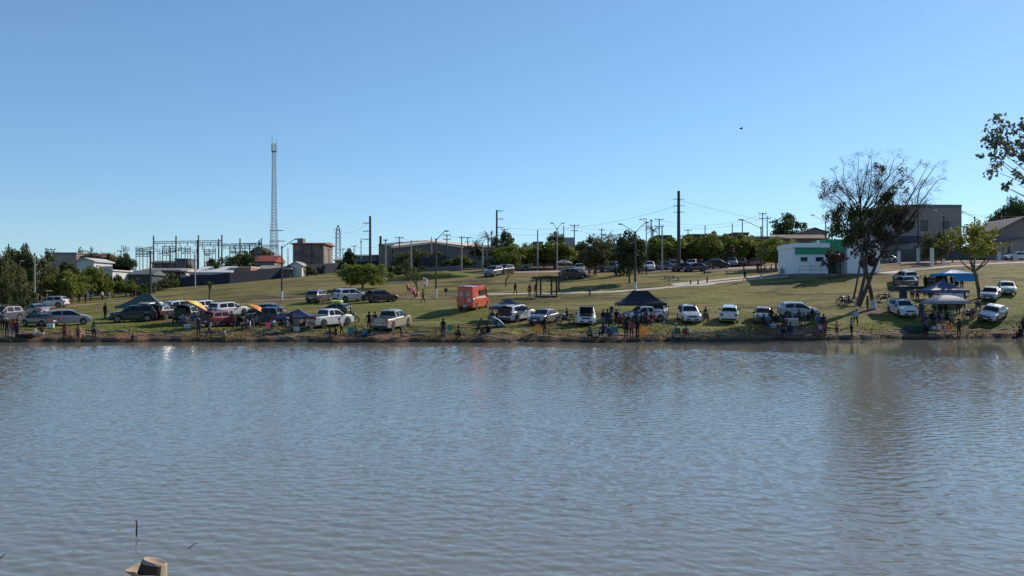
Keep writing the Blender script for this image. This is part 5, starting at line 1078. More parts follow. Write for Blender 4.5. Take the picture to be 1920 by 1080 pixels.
# ------------------------------------------------ gazebos, umbrellas, chairs
def gazebo(px0, px1, Y, eave, peak, label, col, style='peak', ridge=0.0, depth=None, legc=None, val=.28, yaw=0, sidewall=None, peakpx=None):
    W = (px1 - px0) / F * Y; D_ = depth or W; c = at((px0 + px1) / 2, Y); t = thing('gazebo_tent', label, 'gazebo', c); base = c.z
    ez = world(px0, eave, Y).z - base; pz = world(px0, peak, Y).z - base + .0; m = MB(); N = 8
    pxm = 0 if peakpx is None else (peakpx - (px0 + px1) / 2) / F * Y
    def prof(f):            # f 0 at eave, 1 at peak: concave tent line
        return {'peak': f ** 1.45, 'dome': math.sin(f * PI / 2) ** .9}[style]
    ring = []
    for j in range(N + 1):
        f = j / N; hx = W / 2 * (1 - f) + ridge / 2 * f; hy = D_ / 2 * (1 - f) + .02 * f; z = ez + (pz - ez) * prof(f); row = []
        corners = [(-hx, -hy), (hx, -hy), (hx, hy), (-hx, hy)]
        for q in range(4):
            a = corners[q]; b = corners[(q + 1) % 4]
            for k in range(4):
                s = k / 4; sag = -.10 * math.sin(PI * s) * (1 - f) * (1 if style == 'peak' else 0)
                row.append((a[0] + (b[0] - a[0]) * s + pxm * f, a[1] + (b[1] - a[1]) * s, z + sag))
        ring.append(row)
    for row in ring: m.v += row
    K = 16
    for j in range(N):
        for k in range(K): m.f.append((j * K + k, j * K + (k + 1) % K, (j + 1) * K + (k + 1) % K, (j + 1) * K + k)); m.m.append(0)
    m.f.append(tuple(N * K + k for k in range(K))); m.m.append(0)
    cc = cm('canopy', col); m.build('canopy', cc, t)
    v = MB()
    for q in range(4):
        a = [(-1, -1), (1, -1), (1, 1), (-1, 1)][q]; b = [(-1, -1), (1, -1), (1, 1), (-1, 1)][(q + 1) % 4]
        p = [(a[0] * W / 2, a[1] * D_ / 2), (b[0] * W / 2, b[1] * D_ / 2)]
        v.add([(p[0][0], p[0][1], ez + .0), (p[1][0], p[1][1], ez), (p[1][0], p[1][1], ez - val), (p[0][0], p[0][1], ez - val)], [(0, 1, 2, 3)])
    v.build('valance', cc, t)
    for sx in (-1, 1):
        for sy in (-1, 1):
            x = sx * (W / 2 - .05); y = sy * (D_ / 2 - .05); zb = zat(c.x + x, c.y + y) - base
            MB().tube((x, y, zb - .05), (x, y, ez - .02), .024, n=6).build('leg', METAL if legc is None else legc, t)
    fr = MB()
    for sy in (-1, 1): fr.tube((-W / 2 + .05, sy * (D_ / 2 - .06), ez - .12), (W / 2 - .05, sy * (D_ / 2 - .06), ez - .12), .025, n=4)
    for sx in (-1, 1): fr.tube((sx * (W / 2 - .06), -D_ / 2 + .05, ez - .12), (sx * (W / 2 - .06), D_ / 2 - .05, ez - .12), .025, n=4)
    fr.build('frame', METAL, t)
    if sidewall:
        a, b, h = sidewall; xa = (a - (px0 + px1) / 2) / F * Y; xb = (b - (px0 + px1) / 2) / F * Y
        MB().add([(xa, -D_ / 2, ez - .02), (xb, -D_ / 2, ez - .02), (xb, -D_ / 2 - .1, ez - h), (xa, -D_ / 2 - .1, ez - h)], [(0, 1, 2, 3)]).build('side_panel', cc, t)
    return t
gazebo(228, 318, 88, 573, 551, 'dark green gazebo shading cars at the black lamp pole', (.055, .085, .075), ridge=1.0, depth=3.0)
gazebo(521, 597, 80, 594, 579, 'navy blue gazebo with pale right side beside the white pickup', (.045, .055, .12), depth=3.0)
gazebo(917, 989, 82.5, 575, 559, 'navy gazebo with raised flap behind the blue umbrella', (.05, .065, .12), depth=2.8)
gazebo(1156, 1245, 83, 568, 545, 'black gazebo with long ridge beside the loudspeaker', (.012, .014, .02), ridge=1.6, depth=3.2)
gazebo(1731, 1803, 84, 544, 525, 'dark navy gazebo with sunlit white right flank', (.05, .06, .14), depth=3.0)
gazebo(1740, 1806, 79, 567, 553, 'low grey domed gazebo at the front of the right group', (.22, .22, .24), 'dome', depth=3.0, val=.12)
gazebo(1756, 1820, 96, 513, 506, 'bright blue canopy with hanging side panel', (.01, .22, .50), depth=3.0, sidewall=(1774, 1820, .95), ridge=.8)
gazebo(1676, 1724, 88, 537, 535, 'black open fronted stall tent behind the clean white car', (.02, .02, .03), depth=2.4, sidewall=(1676, 1690, 1.3), ridge=1.2)
def umbrella(loc, Rr, H, tilt, azi, cols, label, name='beach_umbrella'):
    t = thing(name, label, 'umbrella', loc); M_ = Matrix.Rotation(R(azi), 4, 'Z') @ Matrix.Rotation(R(tilt), 4, 'Y'); top = Vector((0, 0, H))
    N = 8
    for k in range(N):
        m = MB(); v = []
        for j in range(5):
            f = j / 4; rr = Rr * f; z = -Rr * .36 * f ** 1.8
            for s in range(3): a = 2 * PI * (k + s / 2) / N; v.append(tuple((M_ @ Vector((rr * math.cos(a), rr * math.sin(a), z))) + top))
        m.add(v, [(j * 3 + s, j * 3 + s + 1, j * 3 + s + 4, j * 3 + s + 3) for j in range(4) for s in range(2)]); m.build('canopy_panel', cm('canopy', cols[k % len(cols)]), t)
    d = M_ @ Vector((0, 0, 1)); MB().tube(top + d * .12, top - d * 1.0, .02, n=5).tube(top - d * 1.0, (top.x - d.x * 1.1, top.y - d.y * 1.1, -.1), .022, n=5).build('pole', METAL, t)
    rb = MB()
    for k in range(N): a = 2 * PI * k / N; rb.tube(top - d * .05, (M_ @ Vector((Rr * .95 * math.cos(a), Rr * .95 * math.sin(a), -Rr * .37))) + top, .008, n=3)
    rb.build('rib', METAL, t); return t
umbrella(at(487, 79.5), 1.05, 1.75, 32, 20, [(.72, .26, .04), (.62, .20, .03)], 'orange umbrella tilted to the right over the dark pickup')
umbrella(at(372, 80), 1.25, 2.2, 28, 30, [(.75, .35, .10), (.70, .28, .08), (.72, .62, .12)], 'orange and yellow umbrella under the raised black tailgate')
umbrella(at(934, 76.5), 1.0, .72, 38, 35, [(.45, .55, .62), (.10, .22, .38)], 'pale blue panelled umbrella lying tilted on the bank')
umbrella(at(1059, 133), 1.5, 2.5, 3, 0, [(.55, .45, .36), (.50, .40, .32)], 'beige parasol over the parked dark car behind the pergola')

def chair_parts(col, kind='plastic'):
    cc = cm('plastic', col) if kind == 'plastic' else cm('cloth', col); P = [('seat', MB().box((0, 0, .43), (.46, .46, .04)), cc)]
    bk = MB()
    if kind == 'plastic':
        for k in range(4): bk.box((-.165 + k * .11, -.235 - .03, .66), (.055, .03, .40))
        bk.box((0, -.27, .87), (.44, .035, .07)); P.append(('armrest', MB().box((.25, -.02, .64), (.05, .44, .03)).box((-.25, -.02, .64), (.05, .44, .03)), cc))
    else: bk.box((0, -.26, .70), (.48, .035, .46))
    P.append(('backrest', bk, cc))
    for sx in (-1, 1):
        for sy in (-1, 1): P.append(('leg', MB().tube((sx * .2, sy * .2, .43 if sy > 0 else .88), (sx * .24, sy * .25, 0), .022, n=4), cc if kind == 'plastic' else METAL))
    return P
_ch = {}
def chair(loc, rz, col, label, kind='plastic', group=None):
    key = (col, kind)
    if key not in _ch: _ch[key] = [(n, m.mesh(n, mm)) for n, m, mm in chair_parts(col, kind)]
    t = thing('plastic_chair' if kind == 'plastic' else 'camp_chair', label, 'chair', loc, rz, group)
    for n, me in _ch[key]: link(n, me, t)
    return t
OR = (.75, .28, .03)
chair(hit(131, 633), .3, (.6, .25, .12), 'orange chair left of the boy on the left bank'); chair(hit(151, 634), -.2, (.6, .3, .15), 'orange chair right of the boy on the left bank')
chair(hit(1200, 634), .4, OR, 'left one of the amber plastic chairs at the water'); chair(hit(1206, 630), -.3, OR, 'middle amber plastic chair at the water'); chair(hit(1211, 634), .2, OR, 'right one of the amber plastic chairs at the water')
chair(hit(1008, 627), .2, OR, 'orange plastic chair beside the person under the sedan'); chair(hit(1781, 628), 3.0, (.85, .20, .08), 'bright orange red chair under the grey gazebo bank', 'camp')
chair(hit(1764, 627), 3.1, (.75, .45, .35), 'pink white striped camp chair beside the orange red one', 'camp'); chair(hit(842, 629), .5, (.10, .28, .16), 'green camp chair beside the standing woman', 'camp')
chair(hit(500, 624), .8, (.55, .10, .16), 'pink red camp chair below the orange umbrella', 'camp'); chair(hit(658, 634), .1, (.03, .18, .22), 'teal camp chair at the water', 'camp'); chair(hit(914, 633), 2.8, (.02, .02, .02), 'black round backed camp chair left of the blue umbrella', 'camp')
chair(hit(1151, 634), .4, (.04, .16, .24), 'teal blue camp chair in front of the crowd', 'camp'); chair(hit(1482, 632), 2.9, (.03, .07, .16), 'blue camp chair in the shade of the tree', 'camp'); chair(hit(557, 618), .2, (.25, .22, .2), 'grey camp chair under the navy gazebo', 'camp')
chair(hit(1467, 634), 2.6, (.12, .16, .18), 'grey blue camp chair at the shaded water edge', 'camp')

# ------------------------------------------------ people
HAIR = cm('cloth', (.014, .010, .008)); SHOE = cm('cloth', (.05, .045, .04))
def pose(**k):
    J = dict(pel=(0, 0, .93), sp=(0, .005, 1.12), ch=(0, 0, 1.32), nk=(0, .0, 1.46), hb=(0, .02, 1.54), hm=(0, .03, 1.63), ht=(0, .02, 1.71),
             sl=(.17, 0, 1.40), el=(.23, -.02, 1.13), wl=(.25, .05, .89), hl=(.25, .08, .80), sr=(-.17, 0, 1.40), er=(-.23, -.02, 1.13), wr=(-.25, .05, .89), hr=(-.25, .08, .80),
             pl=(.09, 0, .88), kl=(.10, .02, .49), al=(.10, -.01, .09), tl=(.12, .15, .04), pr=(-.09, 0, .88), kr=(-.10, .02, .49), ar=(-.10, -.01, .09), tr=(-.12, .15, .04))
    J.update(k); return J
def shift(J, names, d): 
    for n in names: J[n] = tuple(J[n][i] + d[i] for i in range(3))
UP = ['sp', 'ch', 'nk', 'hb', 'hm', 'ht', 'sl', 'el', 'wl', 'hl', 'sr', 'er', 'wr', 'hr', 'pel', 'pl', 'pr']
POSES = {'stand': pose(), 'stand_b': pose(wl=(.16, .22, 1.02), hl=(.10, .28, 1.06), el=(.25, .02, 1.12), kl=(.12, .04, .49), al=(.15, .03, .09), tl=(.18, .18, .04)),
 'rod': pose(wl=(.12, .36, 1.10), hl=(.09, .44, 1.13), el=(.22, .12, 1.12), wr=(-.10, .32, 1.02), hr=(-.06, .40, 1.04), er=(-.22, .08, 1.10)),
 'walk': pose(kl=(.09, .16, .50), al=(.09, .18, .11), tl=(.10, .33, .10), kr=(-.09, -.06, .49), ar=(-.09, -.30, .12), tr=(-.10, -.18, .04), wl=(.25, -.16, .92), hl=(.25, -.20, .84), wr=(-.25, .20, .93), hr=(-.25, .27, .88)),
 'arms': pose(el=(.42, .02, 1.26), wl=(.62, .10, 1.10), hl=(.70, .12, 1.06), er=(-.30, .0, 1.15), wr=(-.32, .1, .92))}
J = pose(kl=(.14, .45, .47), al=(.14, .44, .09), tl=(.15, .60, .04), kr=(-.14, .45, .47), ar=(-.14, .42, .09), tr=(-.15, .58, .04)); 
for n in UP: J[n] = (J[n][0], J[n][1], J[n][2] - .41)
J.update(wl=(.17, .34, .60), hl=(.14, .42, .58), wr=(-.17, .34, .60), hr=(-.14, .42, .58), el=(.24, .08, .72), er=(-.24, .08, .72)); POSES['sit'] = J
J = pose(kl=(.16, .34, .42), al=(.15, .10, .09), tl=(.16, .26, .04), kr=(-.16, .34, .42), ar=(-.15, .10, .09), tr=(-.16, .26, .04))
for n in UP: J[n] = (J[n][0], J[n][1] * 1 + (J[n][2] - .93) * .25 - .06, .26 + (J[n][2] - .88) * .92)
J.update(el=(.24, .22, .50), wl=(.18, .40, .42), hl=(.14, .47, .38), er=(-.24, .22, .50), wr=(-.18, .40, .42), hr=(-.14, .47, .38)); POSES['squat'] = J
J = pose()
for n in ['sp', 'ch', 'nk', 'hb', 'hm', 'ht', 'sl', 'sr']:
    v = Vector(J[n]) - Vector((0, 0, .93)); v = Matrix.Rotation(R(-72), 3, 'X') @ v; J[n] = (v.x, v.y - .06, v.z + .90)
J.update(el=(.2, .42, .75), wl=(.16, .48, .5), hl=(.15, .50, .42), er=(-.2, .42, .75), wr=(-.16, .48, .5), hr=(-.15, .50, .42), pel=(0, -.08, .92), pl=(.09, -.06, .87), pr=(-.09, -.06, .87)); POSES['bend'] = J
J = pose()
for n in ['sp', 'ch', 'nk', 'hb', 'hm', 'ht', 'sl', 'sr', 'el', 'er', 'wl', 'wr', 'hl', 'hr']:
    v = Vector(J[n]) - Vector((0, 0, .93)); v = Matrix.Rotation(R(-22), 3, 'X') @ v; J[n] = (v.x, v.y, v.z + .93)
J.update(kl=(.09, .2, .5), al=(.1, .22, .09), tl=(.1, .37, .05), kr=(-.1, -.12, .5), ar=(-.1, -.34, .14), tr=(-.1, -.22, .05)); POSES['lean'] = J
BONES = [('pel', 'sp', 1), ('sp', 'ch', 1), ('ch', 'nk', 1), ('nk', 'hb', 0), ('hb', 'hm', 0), ('hm', 'ht', 0), ('ch', 'sl', 1), ('sl', 'el', 1), ('el', 'wl', 0), ('wl', 'hl', 0), ('ch', 'sr', 1), ('sr', 'er', 1), ('er', 'wr', 0), ('wr', 'hr', 0),
         ('pel', 'pl', 2), ('pl', 'kl', 2), ('kl', 'al', 3), ('al', 'tl', 4), ('pel', 'pr', 2), ('pr', 'kr', 2), ('kr', 'ar', 3), ('ar', 'tr', 4)]
RAD = dict(pel=(.15, .11), sp=(.135, .10), ch=(.155, .11), nk=(.055, .055), hb=(.06, .065), hm=(.078, .098), ht=(.055, .07), sl=(.062, .062), el=(.043, .043), wl=(.03, .03), hl=(.042, .022), sr=(.062, .062), er=(.043, .043), wr=(.03, .03), hr=(.042, .022),
           pl=(.095, .10), kl=(.062, .065), al=(.04, .045), tl=(.04, .03), pr=(.095, .10), kr=(.062, .065), ar=(.04, .045), tr=(.04, .03))
def person_meshes(J):
    names = list(J); ix = {n: i for i, n in enumerate(names)}; me = bpy.data.meshes.new('p'); me.from_pydata([J[n] for n in names], [(ix[a], ix[b]) for a, b, _ in BONES], [])
    o = bpy.data.objects.new('p', me); COL.objects.link(o); sk = o.modifiers.new('s', 'SKIN'); sk.use_smooth_shade = True
    for n in names:
        d = me.skin_vertices[0].data[ix[n]]; d.radius = RAD[n]; d.use_root = (n == 'pel')
    o.modifiers.new('u', 'SUBSURF').levels = 1
    dg = bpy.context.evaluated_depsgraph_get(); ev = o.evaluated_get(dg); m2 = bpy.data.meshes.new_from_object(ev); bpy.data.objects.remove(o)
    P = np.array([tuple(v.co) for v in m2.vertices]); Cn = np.array([tuple(p.center) for p in m2.polygons]); best = np.full(len(Cn), 9.); lab = np.zeros(len(Cn), int)
    for a, b, l in BONES:
        A, B = np.array(J[a]), np.array(J[b]); ab = B - A; t = np.clip(((Cn - A) @ ab) / (ab @ ab), 0, 1); d = np.linalg.norm(Cn - (A + t[:, None] * ab), axis=1) - .5 * (RAD[a][0] + RAD[b][0]) * .6
        lab = np.where(d < best, l, lab); best = np.minimum(d, best)
    # fingers, nose and ears joined into the body mesh
    mb = MB(); mb.v = [tuple(p) for p in P]; mb.f = [tuple(p.vertices) for p in m2.polygons]; mb.m = [int(l) for l in lab]
    for s in 'lr':
        w_, h = Vector(J['w' + s]), Vector(J['h' + s]); d = (h - w_).normalized(); u = d.cross(Vector((0, 1, .3))).normalized()
        for k in range(4):
            b0 = h + u * (-.027 + .018 * k); l = [.06, .075, .07, .055][k]; mid = b0 + d * l * .6; mb.tube(b0, mid, .010, .009, 4, 0); mb.tube(mid, mid + d * l * .4 + Vector((0, .012, -.008)), .009, .007, 4, 0)
        b0 = w_.lerp(h, .4) + u * (.03 if s == 'l' else -.03); mb.tube(b0, b0 + (d + u * (.8 if s == 'l' else -.8)).normalized() * .06, .011, .008, 4, 0)
    hd = Vector(J['hm']); upv = (Vector(J['ht']) - Vector(J['hb'])).normalized(); fw = upv.cross(Vector((-1, 0, 0))).normalized()
    if fw.y < 0: fw = -fw
    nz = hd + fw * .095; mb.tube(nz + upv * .03, nz + fw * .022 - upv * .015, .008, .016, 5, 0)
    for s in (-1, 1): mb.ball(hd + Vector((s * .082, 0, 0)) - fw * .005, .024, 6, 4, 0, (.4, .8, 1.1)); mb.ball(hd + Vector((s * .03, 0, 0)) + fw * .088 + upv * .022, .010, 6, 4, 5)
    mb.ball(hd + fw * .086 - upv * .045, .016, 6, 4, 6, (1.3, .4, .3))
    body = mb.mesh('body', [TRIM] * 7, sm=True)
    hr_ = MB(); hr_.ball((0, 0, 0), .104, 12, 8, sc=(.92, 1.05, 1.0)); kept = [f for f in hr_.f if not (sum(hr_.v[i][1] for i in f) / len(f) > .035 and sum(hr_.v[i][2] for i in f) / len(f) < .045)]; hr_.f = [f for f in kept if sum(hr_.v[i][2] for i in f) / len(f) > -.075]; hr_.m = [0] * len(hr_.f)
    rm = Matrix((Vector((1, 0, 0)), fw, upv)).transposed(); hr_.v = [tuple(rm @ Vector(v) + hd + upv * .022 - fw * .006) for v in hr_.v]
    hair = hr_.mesh('hair', HAIR, sm=True)
    lg = MB()
    lh = [(-.085, -.06, -.02), (.085, -.06, -.02), (.09, -.1, -.27), (-.09, -.1, -.27), (-.075, -.01, -.02), (.075, -.01, -.02), (.08, -.05, -.27), (-.08, -.05, -.27)]
    lg.add([tuple(rm @ Vector(v) + hd) for v in lh], [(0, 1, 2, 3), (7, 6, 5, 4), (0, 4, 5, 1), (1, 5, 6, 2), (2, 6, 7, 3), (3, 7, 4, 0)]); long_ = lg.mesh('long_hair', HAIR, sm=True)
    hat = MB(); hat.tube(hd + upv * .055, hd + upv * .14, .105, .085, 12); cap = MB(); cap.v = list(hat.v); cap.f = list(hat.f); cap.m = list(hat.m); hat.tube(hd + upv * .05, hd + upv * .06, .19, .19, 16)
    cap.tube(hd + upv * .055 + fw * .09, hd + upv * .063 + fw * .092, .085, .08, 10)
    return body, hair, long_, hat.mesh('hat', TRIM), cap.mesh('cap', TRIM)
_ps = {}
SK = [(.24, .13, .08), (.15, .075, .045), (.10, .05, .032), (.28, .16, .11)]
EYE = mat('eye_dark', (.02, .015, .012), rough=.3); LIP = cm('cloth', (.22, .08, .07))
def person(px, py, ps, yaw, shirt, pants, label, h=1.70, skin=1, head='hair', shorts=False, headcol=(.6, .6, .6), loc=None, up=0, z=None, group=None):
    """yaw: 0 faces away from the camera, 180 faces it, 90 faces left, -90 faces right"""
    if ps not in _ps: _ps[ps] = person_meshes(POSES[ps])
    body, hair, lng, hat, cap = _ps[ps]; loc = (hit(px, py) if loc is None else Vector(loc)) + Vector((0, 0, up)); s = h / 1.72
    t = thing('person', label, 'person', loc, R(yaw), group); t.scale = (s * (1.04 if h > 1.4 else 1.08), s * 1.04, s)
    o = link('body', body, t); sk = cm('cloth', SK[skin]); pt = cm('dress', pants)
    for i, m in enumerate([sk, cm('dress', shirt), pt, sk if shorts else pt, SHOE, EYE, LIP]): o.material_slots[i].link = 'OBJECT'; o.material_slots[i].material = m
    link('hair', hair, t)
    if head == 'long': link('long_hair', lng, t)
    if head in ('hat', 'cap'): q = link(head, hat if head == 'hat' else cap, t); q.material_slots[0].link = 'OBJECT'; q.material_slots[0].material = cm('cloth', headcol)
    return t
Wt = (.6, .6, .6); Bk = (.02, .02, .022); Nv = (.03, .04, .09); Gy = (.2, .2, .21); Rd = (.35, .04, .04); Bl = (.10, .20, .38); Tl = (.05, .22, .26); Gn = (.05, .12, .07); Pk = (.55, .22, .25); Jn = (.06, .09, .16); Bg = (.35, .28, .2); Mr = (.16, .04, .045); Yl = (.55, .42, .08); Pu = (.14, .09, .2)
PEOPLE = [
 (13, 633, 'stand', 30, Bk, Jn, 'man in black wearing a pale cap at the left edge', 1.65, 1, 'cap', 0), (25, 633, 'stand_b', 10, Rd, Jn, 'person in red top beside the pale capped man', 1.6, 1, 'hair', 0), (32, 633, 'stand', -20, Nv, Bk, 'person in navy right of the red top', 1.55, 2, 'hair', 0),
 (4, 620, 'stand', 0, (.15, .13, .17), Bk, 'grey clad person at the left picture edge', 1.7, 1, 'hair', 0), (64, 633, 'squat', -60, Wt, (.4, .38, .35), 'crouching person in white on the left bank', 1.7, 3, 'hair', 0), (79, 630, 'squat', 60, Bk, Wt, 'crouching person in black with white shoes on the left bank', 1.7, 1, 'hair', 0),
 (84, 606, 'sit', 150, Gy, Jn, 'seated person in grey before the dark sedan', 1.6, 1, 'hair', 0), (121, 637, 'stand_b', 20, (.28, .08, .07), Mr, 'boy in dark red left of the orange chairs', 1.35, 2, 'hair', 1), (146, 638, 'stand', -20, (.22, .12, .09), Nv, 'small boy between the two orange chairs', 1.25, 2, 'hair', 1),
 (176, 637, 'stand_b', 0, Gy, Bk, 'woman in grey top standing alone at the left water edge', 1.55, 1, 'long', 0), (197, 598, 'stand', -20, Bk, Bk, 'man all in black standing on the grass left of the black off road car', 1.68, 2, 'hair', 0),
 (134, 568, 'stand', 0, Bk, Mr, 'dark figure left of three below the round tree', 1.7, 2, 'hair', 0), (148, 568, 'stand', 30, Mr, Bk, 'reddish figure in the middle of three below the round tree', 1.7, 2, 'hair', 0), (160, 568, 'stand', -30, Bk, Bk, 'dark figure right of three below the round tree', 1.75, 2, 'hair', 0),
 (192, 564, 'lean', 40, Wt, Bk, 'figure in white top bending on the upper left grass', 1.7, 1, 'hair', 0), (205, 564, 'stand', 0, Wt, Wt, 'figure all in white on the upper left grass', 1.65, 1, 'hair', 0), (246, 559, 'stand', 20, Bk, Bk, 'left of two dark figures above the green gazebo', 1.75, 2, 'hair', 0), (251.5, 559, 'stand', -20, Bk, Bk, 'right of two dark figures above the green gazebo', 1.7, 2, 'hair', 0),
 (63, 579, 'stand', 0, Bk, Bk, 'dark figure left of the white crossover', 1.7, 2, 'hair', 0), (73, 574, 'stand', 0, Mr, Bk, 'dark figure under the timber shelter', 1.6, 2, 'hair', 0),
 (248, 640, 'squat', 0, Bk, Bk, 'small dark child crouching at the water below the gazebo', 1.0, 2, 'hair', 0), (243, 634, 'stand', -30, (.45, .3, .25), (.4, .3, .25), 'small child in pale clothes above the crouching child', .95, 1, 'hair', 0),
 (279, 601, 'sit', 40, Wt, Bk, 'seated person in white under the dark green gazebo', 1.7, 1, 'hair', 0), (255, 602, 'sit', 150, Nv, Jn, 'seated person in navy at the left legs of the green gazebo', 1.65, 2, 'hair', 0), (297, 599, 'sit', 170, Mr, Bk, 'seated person in dark red right of the gazebo middle', 1.6, 2, 'hair', 0), (304, 600, 'sit', 200, Bg, Bk, 'seated person in beige before the black car', 1.6, 1, 'hair', 0), (240, 604, 'sit', 120, Bk, Jn, 'seated dark person at the off road car wheel', 1.6, 2, 'hair', 0),
 (333, 607, 'sit', 120, Gn, Bk, 'seated person in green at the left of the umbrella group', 1.65, 2, 'hair', 0), (343, 609, 'sit', 160, (.3, .32, .38), Gy, 'seated person in pale grey in the umbrella group', 1.65, 1, 'hair', 0), (350, 611, 'sit', -120, Gy, Gy, 'seated grey person nearer the lake in the umbrella group', 1.6, 1, 'hair', 0),
 (357, 606, 'stand', 180, Nv, Bk, 'standing person in navy under the tailgate', 1.7, 2, 'hair', 0), (364, 609, 'sit', 190, Tl, Jn, 'seated person in teal under the tilted umbrella', 1.65, 2, 'hair', 0), (377, 608, 'sit', 170, Pu, Bk, 'seated person in purple below the umbrella', 1.6, 1, 'hair', 0), (386, 606, 'stand', 160, (.2, .26, .3), Nv, 'standing person in slate between umbrella and red car', 1.68, 1, 'hair', 0), (395, 606, 'stand', 200, Bk, Bk, 'dark person touching the red car', 1.65, 2, 'hair', 0),
 (372, 634, 'stand_b', 0, (.05, .06, .13), Nv, 'barelegged person in dark blue at the water below the umbrella', 1.7, 1, 'cap', 1), (392, 634, 'lean', -60, (.4, .42, .45), Nv, 'person in pale shirt right of the dark blue one at the water', 1.65, 1, 'hair', 0), (421, 633, 'squat', 60, Gy, Bg, 'crouching child at the water below the red car', 1.3, 1, 'hair', 0), (440, 619, 'lean', 80, Bk, Bk, 'dark person striding right of the red car', 1.8, 2, 'hair', 0),
 (464, 620, 'sit', 100, (.2, .2, .3), Bk, 'seated person in blue grey left of the orange umbrella', 1.65, 1, 'hair', 0), (471, 617, 'sit', 90, Bk, Bk, 'seated dark person left of the orange umbrella', 1.65, 2, 'hair', 0), (479, 615, 'sit', -90, Nv, Bk, 'seated navy person below the orange umbrella', 1.7, 2, 'hair', 0), (508, 618, 'sit', 40, Bk, Nv, 'seated dark person right of the pink red chair', 1.65, 1, 'hair', 0), (514, 620, 'sit', 60, Wt, Bk, 'seated person with white top below the dark pickup', 1.5, 1, 'hair', 0),
 (538, 623, 'sit', -60, (.3, .36, .34), Gn, 'seated person with pale cap under the navy gazebo', 1.7, 1, 'cap', 0), (548, 622, 'stand', 60, Bk, Bk, 'tall dark standing man under the navy gazebo', 1.82, 2, 'hair', 0), (571, 621, 'sit', 80, Bk, Gn, 'seated dark person right of the gazebo leg', 1.6, 2, 'hair', 0), (578, 620, 'sit', -120, Bg, Bg, 'seated person in beige at the pickup rear', 1.6, 3, 'hair', 0),
 (620, 634, 'squat', 80, Bk, Gy, 'dark crouching person at the water right of the gazebo', 1.6, 2, 'hair', 0), (630, 631, 'squat', 60, Mr, Bk, 'second crouching person beside the bending man', 1.4, 2, 'hair', 0), (641, 630, 'lean', 70, (.3, .28, .26), Bk, 'man bending forward at the water in a grey shirt', 1.65, 1, 'cap', 0), (667, 634, 'stand', 10, (.4, .25, .2), Mr, 'small child right of the teal chair', 1.15, 1, 'hair', 0),
 (682, 635, 'squat', 0, Bl, Bk, 'crouching person in bright blue', 1.6, 1, 'cap', 0), (693, 633, 'squat', -60, Bk, Gy, 'dark crouching person right of the bright blue one', 1.6, 2, 'hair', 0), (692, 620, 'arms', 30, Bk, Bk, 'dark person with arms spread beside the beige pickup', 1.72, 2, 'hair', 0), (703, 620, 'stand', -10, (.03, .04, .07), Nv, 'dark person standing at the pickup tail', 1.72, 2, 'hair', 0),
 (627, 562, 'stand', 180, Bk, Bk, 'dark person between the two left cars of the upper lawn', 1.5, 2, 'hair', 0), (657, 597, 'sit', -80, Bk, (.05, .07, .1), 'rider with pale helmet on the dark motorcycle', 1.6, 1, 'cap', 0),
 (752, 633, 'bend', -90, (.45, .48, .5), (.04, .06, .08), 'person in pale shirt bent double below the beige pickup', 1.65, 1, 'hair', 0), (793, 569, 'walk', -80, Bk, (.02, .02, .03), 'vendor walking across the lawn with a pole of candy bags', 1.75, 2, 'hair', 0),
 (831, 632, 'stand', 10, Bk, Nv, 'woman in dark dress standing at the water beside the green chair', 1.62, 1, 'long', 0), (862, 634, 'squat', 60, (.05, .04, .035), Bk, 'dark person crouching on the bare bank', 1.75, 2, 'hair', 0), (897, 631, 'lean', -70, (.06, .06, .08), Bk, 'thin dark person leaning forward near the water', 1.65, 2, 'hair', 0), (905, 627, 'squat', 0, Mr, Bk, 'small child crouching between the leaning person and black chair', 1.1, 2, 'hair', 0), (913.5, 632, 'sit', 10, Bk, Bk, 'person sunk in the black camp chair', 1.6, 2, 'hair', 0),
 (966, 553, 'walk', -30, Mr, Bk, 'person in dark red walking on the footpath', 1.68, 2, 'hair', 0), (993, 557, 'stand', 0, (.3, .07, .06), Bk, 'person in red shirt left of the pergola posts', 1.72, 2, 'hair', 0), (1003.5, 557, 'stand_b', 180, (.32, .06, .06), Bg, 'second person in red shirt at the pergola post', 1.6, 1, 'hair', 0),
 (923, 604, 'sit', 180, Gn, Bk, 'seated person in green left under the navy gazebo with flap', 1.6, 2, 'hair', 0), (934, 604, 'sit', 190, (.03, .05, .04), Bk, 'seated dark person right under the navy gazebo with flap', 1.6, 2, 'hair', 0), (1021, 629, 'stand_b', 30, Bk, Mr, 'person in black and red below the dark grey sedan', 1.65, 2, 'hair', 0), (1063, 600, 'sit', 110, Bk, Bk, 'rider on the motorcycle left of the raised bonnet', 1.6, 2, 'hair', 0),
 (1108, 636, 'squat', 20, (.1, .12, .12), Bk, 'crouching person at the water below the raised bonnet', 1.75, 1, 'cap', 0), (1120, 636, 'squat', 0, Wt, Bk, 'tiny child in white beside the crouching person', .9, 1, 'hair', 0), (1131, 634, 'sit', 20, (.03, .05, .07), Bk, 'seated dark person left of the teal camp chair', 1.8, 2, 'hair', 0), (1131, 614, 'stand', 20, Bk, Gy, 'dark standing person left in the crowd by the loudspeaker', 1.7, 2, 'hair', 0),
 (1139, 616, 'stand', 0, (.04, .05, .09), Nv, 'tall person in navy in the crowd by the loudspeaker', 1.8, 2, 'hair', 0), (1144, 618, 'stand_b', 200, Nv, Bk, 'navy person right beside the tall one in the crowd', 1.65, 1, 'hair', 0), (1142, 634, 'sit', -20, (.30, .36, .34), (.08, .12, .18), 'seated person in mint shirt at the water', 1.55, 1, 'hair', 0), (1151, 633, 'sit', 30, Tl, Jn, 'person sitting in the teal blue camp chair', 1.65, 2, 'cap', 0),
